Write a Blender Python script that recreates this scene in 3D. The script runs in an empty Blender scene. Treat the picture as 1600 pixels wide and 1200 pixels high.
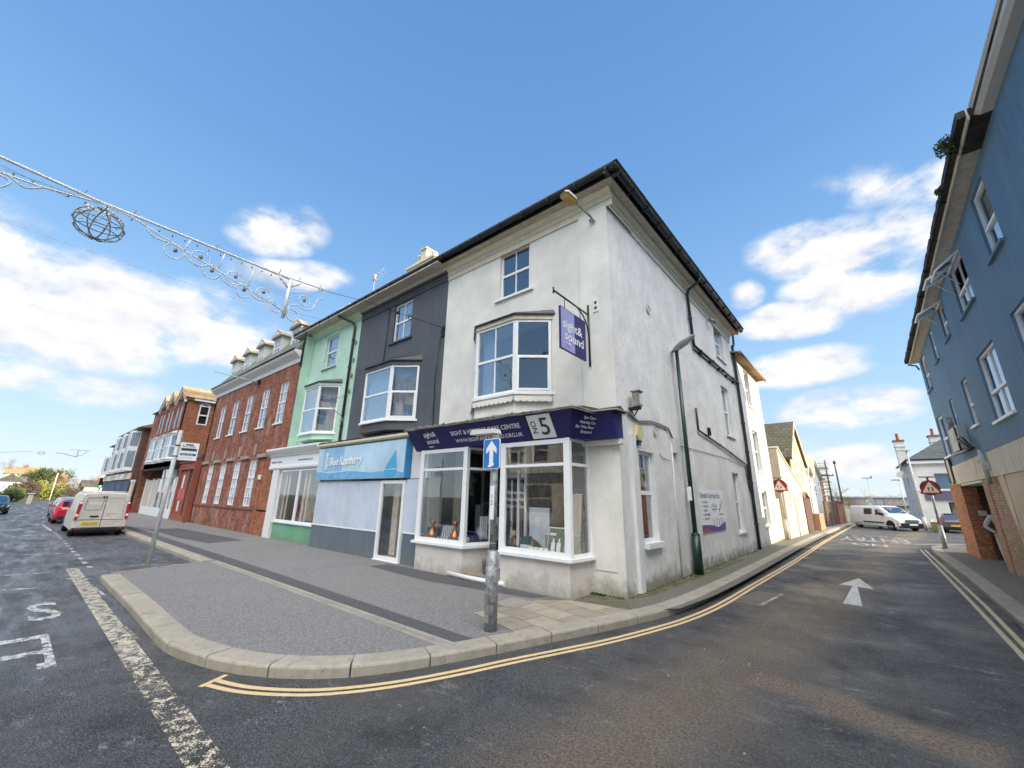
import bpy, bmesh, math, random
from mathutils import Vector, Matrix
from mathutils.geometry import tessellate_polygon
random.seed(7)
SC = bpy.context.scene
COL = SC.collection
rad = math.radians
OFF = {}            # world offset of each object's origin

# ------------------------------------------------------------------ materials
def new_mat(name):
    m = bpy.data.materials.new(name); m.use_nodes = True
    nt = m.node_tree
    for n in list(nt.nodes): nt.nodes.remove(n)
    out = nt.nodes.new('ShaderNodeOutputMaterial')
    b = nt.nodes.new('ShaderNodeBsdfPrincipled')
    nt.links.new(b.outputs[0], out.inputs[0])
    return m, nt, b, out
def nd(nt, typ, **kw):
    n = nt.nodes.new(typ)
    for k, v in kw.items():
        if k in n.inputs: n.inputs[k].default_value = v
        else: setattr(n, k, v)
    return n
def lk(nt, a, b): nt.links.new(a, b)
def c4(c): return (c[0], c[1], c[2], 1.0)
def coords(nt, scale=(1, 1, 1)):
    g = nt.nodes.new('ShaderNodeNewGeometry')
    mp = nt.nodes.new('ShaderNodeMapping'); mp.inputs['Scale'].default_value = scale
    lk(nt, g.outputs['Position'], mp.inputs['Vector'])
    return mp.outputs[0]
def noise(nt, vec, scale, detail=4, rough=.55):
    n = nd(nt, 'ShaderNodeTexNoise'); n.inputs['Scale'].default_value = scale
    n.inputs['Detail'].default_value = detail; n.inputs['Roughness'].default_value = rough
    lk(nt, vec, n.inputs['Vector']); return n.outputs['Fac']
def ramp(nt, fac, p0, p1, c0=(0, 0, 0), c1=(1, 1, 1)):
    r = nt.nodes.new('ShaderNodeValToRGB')
    r.color_ramp.elements[0].position = p0; r.color_ramp.elements[0].color = c4(c0)
    r.color_ramp.elements[1].position = p1; r.color_ramp.elements[1].color = c4(c1)
    lk(nt, fac, r.inputs[0]); return r.outputs[0]
def mixc(nt, fac, a, b, mode='MIX'):
    m = nt.nodes.new('ShaderNodeMix'); m.data_type = 'RGBA'; m.blend_type = mode
    for i, v in ((6, a), (7, b)):
        if isinstance(v, (tuple, list)): m.inputs[i].default_value = c4(v)
        else: lk(nt, v, m.inputs[i])
    if isinstance(fac, (int, float)): m.inputs[0].default_value = fac
    else: lk(nt, fac, m.inputs[0])
    return m.outputs[2]
def math_(nt, op, a, b=0.0, clamp=False):
    m = nt.nodes.new('ShaderNodeMath'); m.operation = op; m.use_clamp = clamp
    for i, v in ((0, a), (1, b)):
        if isinstance(v, (int, float)): m.inputs[i].default_value = v
        else: lk(nt, v, m.inputs[i])
    return m.outputs[0]
def bump(nt, b, h, dist=.01, strength=1.0):
    n = nt.nodes.new('ShaderNodeBump'); n.inputs['Distance'].default_value = dist; n.inputs['Strength'].default_value = strength
    lk(nt, h, n.inputs['Height']); lk(nt, n.outputs[0], b.inputs['Normal']); return n
def mul(c, f): return tuple(min(1, x * f) for x in c)

def stucco(name, col, dirt=(.22, .2, .16), amount=.5, grime_z=.1, grime=.0, bmp=.006, rough=.75, streak=.5, cold=None):
    """painted render: blotchy, with vertical rain streaks, cracks and grime near the ground"""
    m, nt, b, _ = new_mat(name)
    v = coords(nt); vs = coords(nt, (2.2, 2.2, .22))
    n1 = noise(nt, v, 1.1, 6, .6); n2 = noise(nt, vs, 2.6, 5, .6); n3 = noise(nt, v, 9, 6, .7)
    c = mixc(nt, ramp(nt, n1, .35, .65), col, mul(col, .82))
    c = mixc(nt, math_(nt, 'MULTIPLY', ramp(nt, n2, .48, .70), min(1, streak * 1.35)), c, mixc(nt, .6, col, dirt))
    c = mixc(nt, math_(nt, 'MULTIPLY', ramp(nt, n3, .54, .66), amount), c, mixc(nt, .55, col, dirt))
    sp_ = nt.nodes.new('ShaderNodeTexVoronoi'); sp_.inputs['Scale'].default_value = 3.1; lk(nt, v, sp_.inputs['Vector'])
    c = mixc(nt, math_(nt, 'MULTIPLY', ramp(nt, sp_.outputs['Distance'], .03, .07, (1, 1, 1), (0, 0, 0)), min(1, amount * 1.2)), c, mixc(nt, .8, col, dirt))
    ck = nt.nodes.new('ShaderNodeTexVoronoi'); ck.feature = 'DISTANCE_TO_EDGE'; ck.inputs['Scale'].default_value = .55
    wv = nt.nodes.new('ShaderNodeVectorMath'); wv.operation = 'ADD'; nn = nt.nodes.new('ShaderNodeTexNoise'); nn.inputs['Scale'].default_value = 1.8; nn.inputs['Detail'].default_value = 6; lk(nt, v, nn.inputs['Vector']); lk(nt, v, wv.inputs[0]); lk(nt, nn.outputs['Color'], wv.inputs[1]); lk(nt, wv.outputs[0], ck.inputs['Vector'])
    c = mixc(nt, math_(nt, 'MULTIPLY', math_(nt, 'MULTIPLY', ramp(nt, ck.outputs['Distance'], .001, .006, (1, 1, 1), (0, 0, 0)), ramp(nt, n1, .48, .56)), min(.45, amount) if bmp < .0141 and amount < .75 else 0.0), c, mixc(nt, .85, col, dirt))
    if cold: c = mixc(nt, ramp(nt, noise(nt, v, .5, 3), .4, .65), c, cold)
    if grime:
        s = nt.nodes.new('ShaderNodeSeparateXYZ'); g = nt.nodes.new('ShaderNodeNewGeometry'); lk(nt, g.outputs['Position'], s.inputs[0])
        h = math_(nt, 'SUBTRACT', s.outputs[2], grime_z)
        h = math_(nt, 'ADD', h, math_(nt, 'MULTIPLY', math_(nt, 'SUBTRACT', noise(nt, v, 2.3, 6, .65), .5), -1.1))
        f = ramp(nt, h, 0.0, .34, (1, 1, 1), (0, 0, 0))
        c = mixc(nt, math_(nt, 'MULTIPLY', f, grime), c, (.2, .17, .1))
    lk(nt, c, b.inputs['Base Color']); b.inputs['Roughness'].default_value = rough
    h = math_(nt, 'ADD', noise(nt, v, 60, 4), math_(nt, 'MULTIPLY', noise(nt, v, 4, 5), 1.6))
    bump(nt, b, h, bmp); return m

def brick(name, c1, c2, mortar, bw=.225, bh=.075, patch=None, patch_amt=.5, rough=.85):
    m, nt, b, _ = new_mat(name)
    g = nt.nodes.new('ShaderNodeNewGeometry'); s = nt.nodes.new('ShaderNodeSeparateXYZ'); lk(nt, g.outputs['Position'], s.inputs[0])
    cmb = nt.nodes.new('ShaderNodeCombineXYZ')
    lk(nt, math_(nt, 'ADD', s.outputs[0], s.outputs[1]), cmb.inputs[0]); lk(nt, s.outputs[2], cmb.inputs[1])
    t = nt.nodes.new('ShaderNodeTexBrick'); lk(nt, cmb.outputs[0], t.inputs['Vector'])
    t.inputs['Scale'].default_value = 1; t.inputs['Brick Width'].default_value = bw; t.inputs['Row Height'].default_value = bh
    t.inputs['Mortar Size'].default_value = .007; t.inputs['Mortar Smooth'].default_value = .25; t.inputs['Bias'].default_value = -.1
    t.inputs['Color1'].default_value = c4(c1); t.inputs['Color2'].default_value = c4(c2); t.inputs['Mortar'].default_value = c4(mortar)
    v = g.outputs['Position']
    c = mixc(nt, .75, t.outputs[0], mixc(nt, ramp(nt, noise(nt, v, 9, 4, .7), .3, .7), (.35, .3, .3), (1.5, 1.35, 1.2)), 'MULTIPLY')
    c = mixc(nt, math_(nt, 'MULTIPLY', ramp(nt, noise(nt, v, .8, 4), .4, .65), .35), c, mul(c2, .7))
    if patch:
        f = math_(nt, 'MULTIPLY', ramp(nt, noise(nt, coords(nt, (1, 1, .45)), 1.6, 7, .7), .5, .72), patch_amt)
        c = mixc(nt, f, c, patch)
    lk(nt, c, b.inputs['Base Color']); b.inputs['Roughness'].default_value = rough
    bump(nt, b, math_(nt, 'ADD', math_(nt, 'MULTIPLY', t.outputs[1], -1.0), math_(nt, 'MULTIPLY', noise(nt, v, 50, 4), .5)), .012)
    return m

def plain(name, col, rough=.5, metal=0, var=.12, bmp=0.0, scale=6, spec=None, coat=0):
    m, nt, b, _ = new_mat(name)
    v = coords(nt)
    c = mixc(nt, ramp(nt, noise(nt, v, scale, 5, .65), .35, .7), col, mul(col, 1 - var * 1.6))
    lk(nt, c, b.inputs['Base Color']); b.inputs['Roughness'].default_value = rough; b.inputs['Metallic'].default_value = metal
    if coat: b.inputs['Coat Weight'].default_value = coat
    if bmp: bump(nt, b, noise(nt, v, scale * 6, 4), bmp)
    return m

def glass(name, tint=(.8, .85, .85), refl=.12, fres=.6):
    """thin pane: straight-through tint plus a mirror layer that grows at grazing angles"""
    m = bpy.data.materials.new(name); m.use_nodes = True; nt = m.node_tree
    for n in list(nt.nodes): nt.nodes.remove(n)
    out = nt.nodes.new('ShaderNodeOutputMaterial')
    tr = nd(nt, 'ShaderNodeBsdfTransparent'); tr.inputs[0].default_value = c4(tint)
    gl = nd(nt, 'ShaderNodeBsdfGlossy'); gl.inputs['Roughness'].default_value = .01; gl.inputs[0].default_value = (.95, .97, 1, 1)
    lw = nt.nodes.new('ShaderNodeLayerWeight'); lw.inputs[0].default_value = .35
    f = math_(nt, 'ADD', math_(nt, 'MULTIPLY', lw.outputs['Facing'], fres), refl, True)
    g = nt.nodes.new('ShaderNodeNewGeometry')
    bp = nt.nodes.new('ShaderNodeBump'); bp.inputs['Distance'].default_value = .004; bp.inputs['Strength'].default_value = .25
    lk(nt, noise(nt, g.outputs['Position'], 1.8, 2), bp.inputs['Height']); lk(nt, bp.outputs[0], gl.inputs['Normal'])
    mx = nt.nodes.new('ShaderNodeMixShader'); lk(nt, f, mx.inputs[0]); lk(nt, tr.outputs[0], mx.inputs[1]); lk(nt, gl.outputs[0], mx.inputs[2])
    lk(nt, mx.outputs[0], out.inputs[0]); return m

def asphalt(name, base, light, wet=.3, patches=True, stone=.5, brown=None, bmp=.012):
    m, nt, b, _ = new_mat(name); v = coords(nt)
    sp = math_(nt, 'ADD', math_(nt, 'MULTIPLY', noise(nt, v, 75, 3, .8), .6), math_(nt, 'MULTIPLY', noise(nt, v, 24, 5, .8), .4)); big = noise(nt, v, .55, 6, .62); mid = noise(nt, v, 4.5, 6, .7)
    c = mixc(nt, ramp(nt, sp, .44, .60), base, light)
    vo = nt.nodes.new('ShaderNodeTexVoronoi'); vo.inputs['Scale'].default_value = 62; lk(nt, v, vo.inputs['Vector'])
    c = mixc(nt, math_(nt, 'MULTIPLY', ramp(nt, vo.outputs['Distance'], .0, .3, (1, 1, 1), (0, 0, 0)), stone), c, mul(light, 1.5))
    if brown: c = mixc(nt, ramp(nt, big, .42, .62), c, mixc(nt, .45, c, brown))
    if patches:
        c = mixc(nt, ramp(nt, noise(nt, v, 1.3, 7, .68), .48, .72, (0, 0, 0), (.8, .8, .8)), c, mul(base, .5))
        # scuffed, dusty smears drawn out along the street
        sm = noise(nt, coords(nt, (.9, 1.9, 1)), 1.3, 10, .8)
        c = mixc(nt, ramp(nt, sm, .57, .66, (0, 0, 0), (.6, .6, .6)), c, (.33, .335, .35))
        sc_ = math_(nt, 'MULTIPLY', ramp(nt, noise(nt, coords(nt, (1, 1.5, 1)), 2.6, 10, .85), .56, .62), ramp(nt, noise(nt, v, .7, 3), .50, .60))
        c = mixc(nt, math_(nt, 'MULTIPLY', sc_, .6), c, (.50, .50, .50))
        fl = nt.nodes.new('ShaderNodeTexVoronoi'); fl.inputs['Scale'].default_value = 1.9; lk(nt, v, fl.inputs['Vector'])
        c = mixc(nt, ramp(nt, fl.outputs['Distance'], .012, .022, (.6, .6, .6), (0, 0, 0)), c, (.4, .4, .37))
        cr = nt.nodes.new('ShaderNodeTexVoronoi'); cr.feature = 'DISTANCE_TO_EDGE'; cr.inputs['Scale'].default_value = .42
        wv = nt.nodes.new('ShaderNodeVectorMath'); wv.operation = 'ADD'
        nn = nt.nodes.new('ShaderNodeTexNoise'); nn.inputs['Scale'].default_value = 2.5; nn.inputs['Detail'].default_value = 5; lk(nt, v, nn.inputs['Vector'])
        lk(nt, v, wv.inputs[0]); lk(nt, nn.outputs['Color'], wv.inputs[1]); lk(nt, wv.outputs[0], cr.inputs['Vector'])
        ck = ramp(nt, cr.outputs['Distance'], .002, .010, (.6, .6, .6), (0, 0, 0))
        c = mixc(nt, math_(nt, 'MULTIPLY', ck, ramp(nt, mid, .5, .6)), c, (.012, .012, .013))
    lk(nt, c, b.inputs['Base Color'])
    lk(nt, ramp(nt, math_(nt, 'ADD', big, math_(nt, 'MULTIPLY', mid, .35)), .55, .8, (.92 - wet * .3,) * 3, (.8 - wet,) * 3), b.inputs['Roughness'])
    co_ = noise(nt, v, 46, 5, .8)
    c2_ = ramp(nt, co_, .40, .62, (.42, .42, .44), (1.5, 1.47, 1.43)); lk(nt, mixc(nt, .85 if patches else .2, c, c2_, 'MULTIPLY'), b.inputs['Base Color'])
    h = math_(nt, 'ADD', math_(nt, 'ADD', vo.outputs['Distance'], math_(nt, 'MULTIPLY', co_, 1.4)), math_(nt, 'MULTIPLY', mid, .5))
    bump(nt, b, h, bmp, .9); return m

def paint(name, col, wear=.5, scale=9, cover=None):
    """thermoplastic road paint that has worn away in places (alpha lets the road show)"""
    m, nt, b, out = new_mat(name); v = coords(nt)
    n = math_(nt, 'ADD', math_(nt, 'MULTIPLY', noise(nt, v, scale, 6, .75), .65), math_(nt, 'MULTIPLY', noise(nt, v, 70, 2), .35))
    lo = .30 + wear * .28
    a = ramp(nt, n, lo, lo + .06)
    c = mixc(nt, noise(nt, v, 20, 4), mul(col, .75), col)
    lk(nt, c, b.inputs['Base Color']); lk(nt, a, b.inputs['Alpha']); b.inputs['Roughness'].default_value = .6
    bump(nt, b, noise(nt, v, 60, 3), .004); return m

def tiles(name, c1, c2, dark, w=.2, h=.14, axis='x', moss=None):
    m, nt, b, _ = new_mat(name)
    g = nt.nodes.new('ShaderNodeNewGeometry'); s = nt.nodes.new('ShaderNodeSeparateXYZ'); lk(nt, g.outputs['Position'], s.inputs[0])
    cmb = nt.nodes.new('ShaderNodeCombineXYZ'); lk(nt, s.outputs[0 if axis == 'x' else 1], cmb.inputs[0]); lk(nt, s.outputs[2], cmb.inputs[1])
    t = nt.nodes.new('ShaderNodeTexBrick'); lk(nt, cmb.outputs[0], t.inputs['Vector'])
    t.inputs['Scale'].default_value = 1; t.inputs['Brick Width'].default_value = w; t.inputs['Row Height'].default_value = h
    t.inputs['Mortar Size'].default_value = .012; t.inputs['Color1'].default_value = c4(c1); t.inputs['Color2'].default_value = c4(c2); t.inputs['Mortar'].default_value = c4(dark)
    c = mixc(nt, ramp(nt, noise(nt, g.outputs['Position'], 1.5, 6, .7), .45, .65), t.outputs[0], moss or mul(c1, .7))
    lk(nt, c, b.inputs['Base Color']); b.inputs['Roughness'].default_value = .85
    bump(nt, b, math_(nt, 'MULTIPLY', t.outputs[1], -1), .02); return m

# ------------------------------------------------------------------ mesh building
class Fr:
    """a wall frame: u runs along the wall, n points out of it"""
    def __init__(s, o, u, n): s.o = Vector((o[0], o[1], 0)); s.u = Vector((u[0], u[1], 0)).normalized(); s.n = Vector((n[0], n[1], 0)).normalized()
    def P(s, u, z, d=0): return s.o + s.u * u + s.n * d + Vector((0, 0, z))
def fr2(a, b, flip=False):
    """frame whose u runs from plan point a to b; outward is to the right of travel (or left if flip)"""
    u = Vector((b[0] - a[0], b[1] - a[1])); n = (u.y, -u.x) if not flip else (-u.y, u.x)
    return Fr(a, u, n), u.length
class MB:
    def __init__(s): s.v = []; s.f = []; s.sm = []
    def face(s, pts, smooth=False):
        i = len(s.v); s.v += [tuple(p) for p in pts]; s.f.append(tuple(range(i, i + len(pts)))); s.sm.append(smooth)
    def mesh(s, vs, fs, smooth=False):
        i = len(s.v); s.v += [tuple(p) for p in vs]
        for f in fs: s.f.append(tuple(i + k for k in f)); s.sm.append(smooth)
    def hexa(s, p):  # 8 corners: bottom 0-3, top 4-7
        s.mesh(p, [(3, 2, 1, 0), (4, 5, 6, 7), (0, 1, 5, 4), (1, 2, 6, 5), (2, 3, 7, 6), (3, 0, 4, 7)])
    def bx(s, x0, x1, y0, y1, z0, z1):
        s.hexa([(x0, y0, z0), (x1, y0, z0), (x1, y1, z0), (x0, y1, z0), (x0, y0, z1), (x1, y0, z1), (x1, y1, z1), (x0, y1, z1)])
    def box(s, fr, u0, u1, z0, z1, d0, d1):
        P = fr.P; s.hexa([P(u0, z0, d0), P(u1, z0, d0), P(u1, z0, d1), P(u0, z0, d1), P(u0, z1, d0), P(u1, z1, d0), P(u1, z1, d1), P(u0, z1, d1)])
    def quad(s, fr, u0, u1, z0, z1, d=0): s.face([fr.P(u0, z0, d), fr.P(u1, z0, d), fr.P(u1, z1, d), fr.P(u0, z1, d)])
    def poly(s, pts):   # flat or near-flat polygon of any shape
        pts = [Vector(p) for p in pts]; s.mesh(pts, [tuple(t) for t in tessellate_polygon([pts])])
    def prism(s, a, b):  # two matching outlines joined, ends closed
        n = len(a); a = [Vector(p) for p in a]; b = [Vector(p) for p in b]
        s.mesh(a + b, [(i, (i + 1) % n, n + (i + 1) % n, n + i) for i in range(n)])
        t = tessellate_polygon([a])
        s.mesh(a, [tuple(q) for q in t]); s.mesh(b, [tuple(q) for q in t])
    def wprism(s, fr, pts, d0, d1): s.prism([fr.P(u, z, d0) for u, z in pts], [fr.P(u, z, d1) for u, z in pts])
    def mould(s, fr, u0, u1, prof):  # prof: (d, z) outline swept along the wall
        s.prism([fr.P(u0, z, d) for d, z in prof], [fr.P(u1, z, d) for d, z in prof])
    def slab(s, plan, z0, z1): s.prism([(x, y, z0) for x, y in plan], [(x, y, z1) for x, y in plan])
    def tube(s, pts, r, seg=8, caps=True, r2=None):
        pts = [Vector(p) for p in pts]; n = len(pts); rings = []
        up = Vector((0, 0, 1)); prev = None
        for i, p in enumerate(pts):
            t = (pts[min(i + 1, n - 1)] - pts[max(i - 1, 0)])
            if t.length < 1e-9: t = up.copy()
            t.normalize()
            if prev is None:
                a = t.cross(up if abs(t.z) < .9 else Vector((1, 0, 0))).normalized()
            else:
                a = (prev - t * prev.dot(t)).normalized()
            prev = a; b = t.cross(a)
            rr = r if r2 is None else r + (r2 - r) * i / (n - 1)
            rings.append([p + a * math.cos(2 * math.pi * k / seg) * rr + b * math.sin(2 * math.pi * k / seg) * rr for k in range(seg)])
        vs = [v for rg in rings for v in rg]
        fs = [(i * seg + k, i * seg + (k + 1) % seg, (i + 1) * seg + (k + 1) % seg, (i + 1) * seg + k) for i in range(n - 1) for k in range(seg)]
        s.mesh(vs, fs, True)
        if caps: s.mesh(rings[0], [tuple(range(seg))[::-1]]); s.mesh(rings[-1], [tuple(range(seg))])
    def lathe(s, c, prof, seg=16, axis='z'):
        c = Vector(c); vs = []
        for r, h in prof:
            for k in range(seg):
                a = 2 * math.pi * k / seg; x, y = r * math.cos(a), r * math.sin(a)
                vs.append(c + (Vector((x, y, h)) if axis == 'z' else Vector((x, h, y)) if axis == 'y' else Vector((h, x, y))))
        fs = [(i * seg + k, i * seg + (k + 1) % seg, (i + 1) * seg + (k + 1) % seg, (i + 1) * seg + k) for i in range(len(prof) - 1) for k in range(seg)]
        s.mesh(vs, fs, True)
        s.mesh(vs[:seg], [tuple(range(seg))]); s.mesh(vs[-seg:], [tuple(range(seg))])
    def warp(s, fn): s.v = [tuple(fn(Vector(p))) for p in s.v]; return s
    def build(s, name, mat, parent=None, loc=None, bevel=0.0):
        off = Vector(loc) if loc is not None else Vector(OFF.get(parent.name, (0, 0, 0))) if parent else Vector((0, 0, 0))
        me = bpy.data.meshes.new(name)
        me.from_pydata([(x - off.x, y - off.y, z - off.z) for x, y, z in s.v], [], s.f)
        me.validate(verbose=False)
        if len(me.polygons) == len(s.sm): me.polygons.foreach_set('use_smooth', s.sm)
        me.materials.append(mat)
        bm = bmesh.new(); bm.from_mesh(me); bmesh.ops.remove_doubles(bm, verts=bm.verts, dist=1e-5)
        bmesh.ops.recalc_face_normals(bm, faces=bm.faces); bm.to_mesh(me); bm.free()
        o = bpy.data.objects.new(name, me); COL.objects.link(o)
        if parent: o.parent = parent
        if loc is not None: o.location = off
        OFF[o.name] = off
        if bevel:
            md = o.modifiers.new('bevel', 'BEVEL'); md.width = bevel; md.segments = 2; md.limit_method = 'ANGLE'; md.angle_limit = rad(50)
        return o
def tag(o, label=None, cat=None, group=None, kind=None):
    if label: o['label'] = label
    if cat: o['category'] = cat
    if group: o['group'] = group
    if kind: o['kind'] = kind
    return o
def thing(name, loc, label, cat, group=None):
    o = bpy.data.objects.new(name, None); o.empty_display_size = .2; COL.objects.link(o); o.location = loc
    OFF[o.name] = Vector(loc); return tag(o, label, cat, group)
def kids(o): return [c for c in bpy.data.objects if c.parent == o]
def copy_tree(o, parent=None):
    c = o.copy(); COL.objects.link(c); c.parent = parent
    for ch in kids(o): copy_tree(ch, c)
    return c
def wall(fr, u0, u1, z0, z1, holes=(), rec=.12, thick=None):
    """wall face with real openings and reveals; holes = (u0,u1,z0,z1)"""
    m = MB(); us = sorted({u0, u1, *[h[0] for h in holes], *[h[1] for h in holes]}); zs = sorted({z0, z1, *[h[2] for h in holes], *[h[3] for h in holes]})
    for a, b in zip(us, us[1:]):
        for c, d in zip(zs, zs[1:]):
            if any(h[0] - 1e-6 <= a and b <= h[1] + 1e-6 and h[2] - 1e-6 <= c and d <= h[3] + 1e-6 for h in holes): continue
            m.quad(fr, a, b, c, d)
    for a, b, c, d in holes:
        P = fr.P
        m.face([P(a, c), P(a, d), P(a, d, -rec), P(a, c, -rec)]); m.face([P(b, c), P(b, d), P(b, d, -rec), P(b, c, -rec)])
        m.face([P(a, d), P(b, d), P(b, d, -rec), P(a, d, -rec)]); m.face([P(a, c), P(b, c), P(b, c, -rec), P(a, c, -rec)])
    return m
def text_mb(body, size, fr, u, z, d, depth=.004, shear=0, align='LEFT', sx=1.0, bold=0.0, rot=0, spacing=1.0):
    """lettering laid on a wall frame as a mesh"""
    cu = bpy.data.curves.new('lettering', 'FONT'); cu.body = body; cu.size = size; cu.shear = shear; cu.align_x = align
    cu.offset = bold * .45; cu.extrude = depth / 2; cu.resolution_u = 3; cu.space_character = spacing; cu.space_line = .95
    o = bpy.data.objects.new('lettering', cu); COL.objects.link(o)
    dg = bpy.context.evaluated_depsgraph_get(); ev = o.evaluated_get(dg); me = ev.to_mesh()
    m = MB(); cr, sr = math.cos(rot), math.sin(rot)
    m.mesh([fr.P(u + (v.co.x * cr - v.co.y * sr) * sx, z + v.co.x * sr + v.co.y * cr, d + v.co.z) for v in me.vertices], [tuple(p.vertices) for p in me.polygons])
    ev.to_mesh_clear(); bpy.data.objects.remove(o); bpy.data.curves.remove(cu); return m
def merge(a, b): a.mesh(b.v, b.f); return a
def frame_mb(fr, u0, u1, z0, z1, d, fw=.055, fd=.05, mid=.5, vm=(), bars=(), mt=.03):
    """window frame: outer frame, meeting rail, vertical glazing bars"""
    m = MB(); e = .002
    m.box(fr, u0, u0 + fw, z0, z1, d, d + fd); m.box(fr, u1 - fw, u1, z0, z1, d, d + fd)
    m.box(fr, u0 + fw, u1 - fw, z0, z0 + fw, d, d + fd); m.box(fr, u0 + fw, u1 - fw, z1 - fw, z1, d, d + fd)
    if mid: zm = z0 + (z1 - z0) * mid; m.box(fr, u0 + fw, u1 - fw, zm - mt, zm + mt, d + e, d + fd + e)
    for t in vm:
        uc = u0 + (u1 - u0) * t; m.box(fr, uc - .014, uc + .014, z0 + fw, z1 - fw, d + .006, d + fd - .008)
    for t in bars:
        zc = z0 + (z1 - z0) * t; m.box(fr, u0 + fw, u1 - fw, zc - .012, zc + .012, d + .004, d + fd - .006)
    return m
def curtain_mb(fr, u0, u1, z0, z1, d, amp=.02, n=None):
    m = MB(); n = n or max(8, int((u1 - u0) / .035)); pts = [(u0 + (u1 - u0) * i / n, d + amp * math.sin(i * 1.9 + u0 * 7) * (.5 + .5 * math.sin(i * .7))) for i in range(n + 1)]
    for (a, da), (b, db) in zip(pts, pts[1:]): m.mesh([fr.P(a, z0, da), fr.P(b, z0, db), fr.P(b, z1, db), fr.P(a, z1, da)], [(0, 1, 2, 3)], True)
    return m
def window(root, fr, u0, u1, z0, z1, M, rec=.1, fw=.055, mid=.5, vm=(), bars=(), sill=.08, curtain=None, frame=None, pane=None, sillmat=None, mt=.03, silld=.06, sillh=.06, cgap=.07):
    f = frame_mb(fr, u0, u1, z0, z1, -rec, fw, .05, mid, vm, bars, mt).build('window', frame or M['upvc'], root)
    g = MB(); g.quad(fr, u0 + fw * .5, u1 - fw * .5, z0 + fw * .5, z1 - fw * .5, -rec + .015); g.build('pane', pane or M['pane'], f)
    if sill:
        s = MB(); s.box(fr, u0 - sill, u1 + sill, z0 - sillh, z0 - .002, -rec + .01, silld); s.build('sill', sillmat or M['upvc'], f)
    if curtain: curtain_mb(fr, u0 + .02, u1 - .02, z0 + .02, z1 - .02, -rec - cgap).build('curtain', M[curtain], f)
    return f
# ------------------------------------------------------------------ camera, light, sky
M = {}
EXPO = 0.68
cam = bpy.data.cameras.new('camera'); cam.sensor_width = 36; cam.lens = 36 * 620 / 1600; cam.clip_end = 5000; cam.clip_start = .05
co = bpy.data.objects.new('camera', cam); COL.objects.link(co)
Rm = Matrix(((0.77373, 0.16170, 0.61253), (0.63326, -0.22480, -0.74058), (0.01794, 0.96090, -0.27633)))
co.matrix_world = Matrix.Translation((0, 0, 1.7)) @ Rm.to_4x4()
SC.camera = co
SC.view_settings.view_transform = 'Standard'; SC.view_settings.look = 'None'; SC.view_settings.gamma = 1; SC.view_settings.exposure = EXPO
SUN_AZ, SUN_EL = rad(24), rad(11.5)      # azimuth measured from +X towards +Y
sd = Vector((math.cos(SUN_AZ) * math.cos(SUN_EL), math.sin(SUN_AZ) * math.cos(SUN_EL), math.sin(SUN_EL)))
sl = bpy.data.lights.new('sun', 'SUN'); sl.energy = 4.8; sl.angle = rad(.5); sl.color = (1, .86, .62)
so = bpy.data.objects.new('sun', sl); COL.objects.link(so); so.rotation_euler = sd.to_track_quat('Z', 'Y').to_euler()

W = bpy.data.worlds.new('World'); SC.world = W; W.use_nodes = True; nt = W.node_tree
for n in list(nt.nodes): nt.nodes.remove(n)
wo = nt.nodes.new('ShaderNodeOutputWorld'); bg = nt.nodes.new('ShaderNodeBackground'); lk(nt, bg.outputs[0], wo.inputs[0])
STR = .15
bg.inputs[1].default_value = STR
sky = nt.nodes.new('ShaderNodeTexSky'); sky.sky_type = 'NISHITA'; sky.sun_disc = False; sky.sun_elevation = SUN_EL; sky.sun_rotation = rad(90) - SUN_AZ
sky.air_density = 1.0; sky.dust_density = .4; sky.ozone_density = 2.0; sky.altitude = 30
tc = nt.nodes.new('ShaderNodeTexCoord'); D = tc.outputs['Generated']
sep = nt.nodes.new('ShaderNodeSeparateXYZ'); lk(nt, D, sep.inputs[0]); el = sep.outputs[2]
# clear-sky colour by height, blended over the physical sky
rp = nt.nodes.new('ShaderNodeValToRGB'); lk(nt, el, rp.inputs[0]); e = rp.color_ramp.elements
e[0].position = 0; e[0].color = c4((.52, .585, .63)); e[1].position = .95; e[1].color = (.078, .195, .45, 1)
for p, c in ((.10, (.41, .53, .645)), (.25, (.285, .455, .655)), (.45, (.17, .335, .585)), (.65, (.115, .255, .51))):
    x = e.new(p); x.color = c4(c)
vs_ = nt.nodes.new('ShaderNodeVectorMath'); vs_.operation = 'SCALE'; vs_.inputs['Scale'].default_value = 1 / STR; lk(nt, rp.outputs[0], vs_.inputs[0])
base = mixc(nt, .88, sky.outputs[0], vs_.outputs[0])
def vdot(vec):
    n = nt.nodes.new('ShaderNodeVectorMath'); n.operation = 'DOT_PRODUCT'; n.inputs[1].default_value = vec; lk(nt, D, n.inputs[0]); return n.outputs['Value']
nz = nt.nodes.new('ShaderNodeTexNoise'); nz.inputs['Scale'].default_value = 6.5; nz.inputs['Detail'].default_value = 9; nz.inputs['Roughness'].default_value = .56
mpn = nt.nodes.new('ShaderNodeMapping'); mpn.inputs['Scale'].default_value = (1, 1, 1.7); lk(nt, D, mpn.inputs[0]); lk(nt, mpn.outputs[0], nz.inputs[0])
nfac = nz.outputs['Fac']
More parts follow.
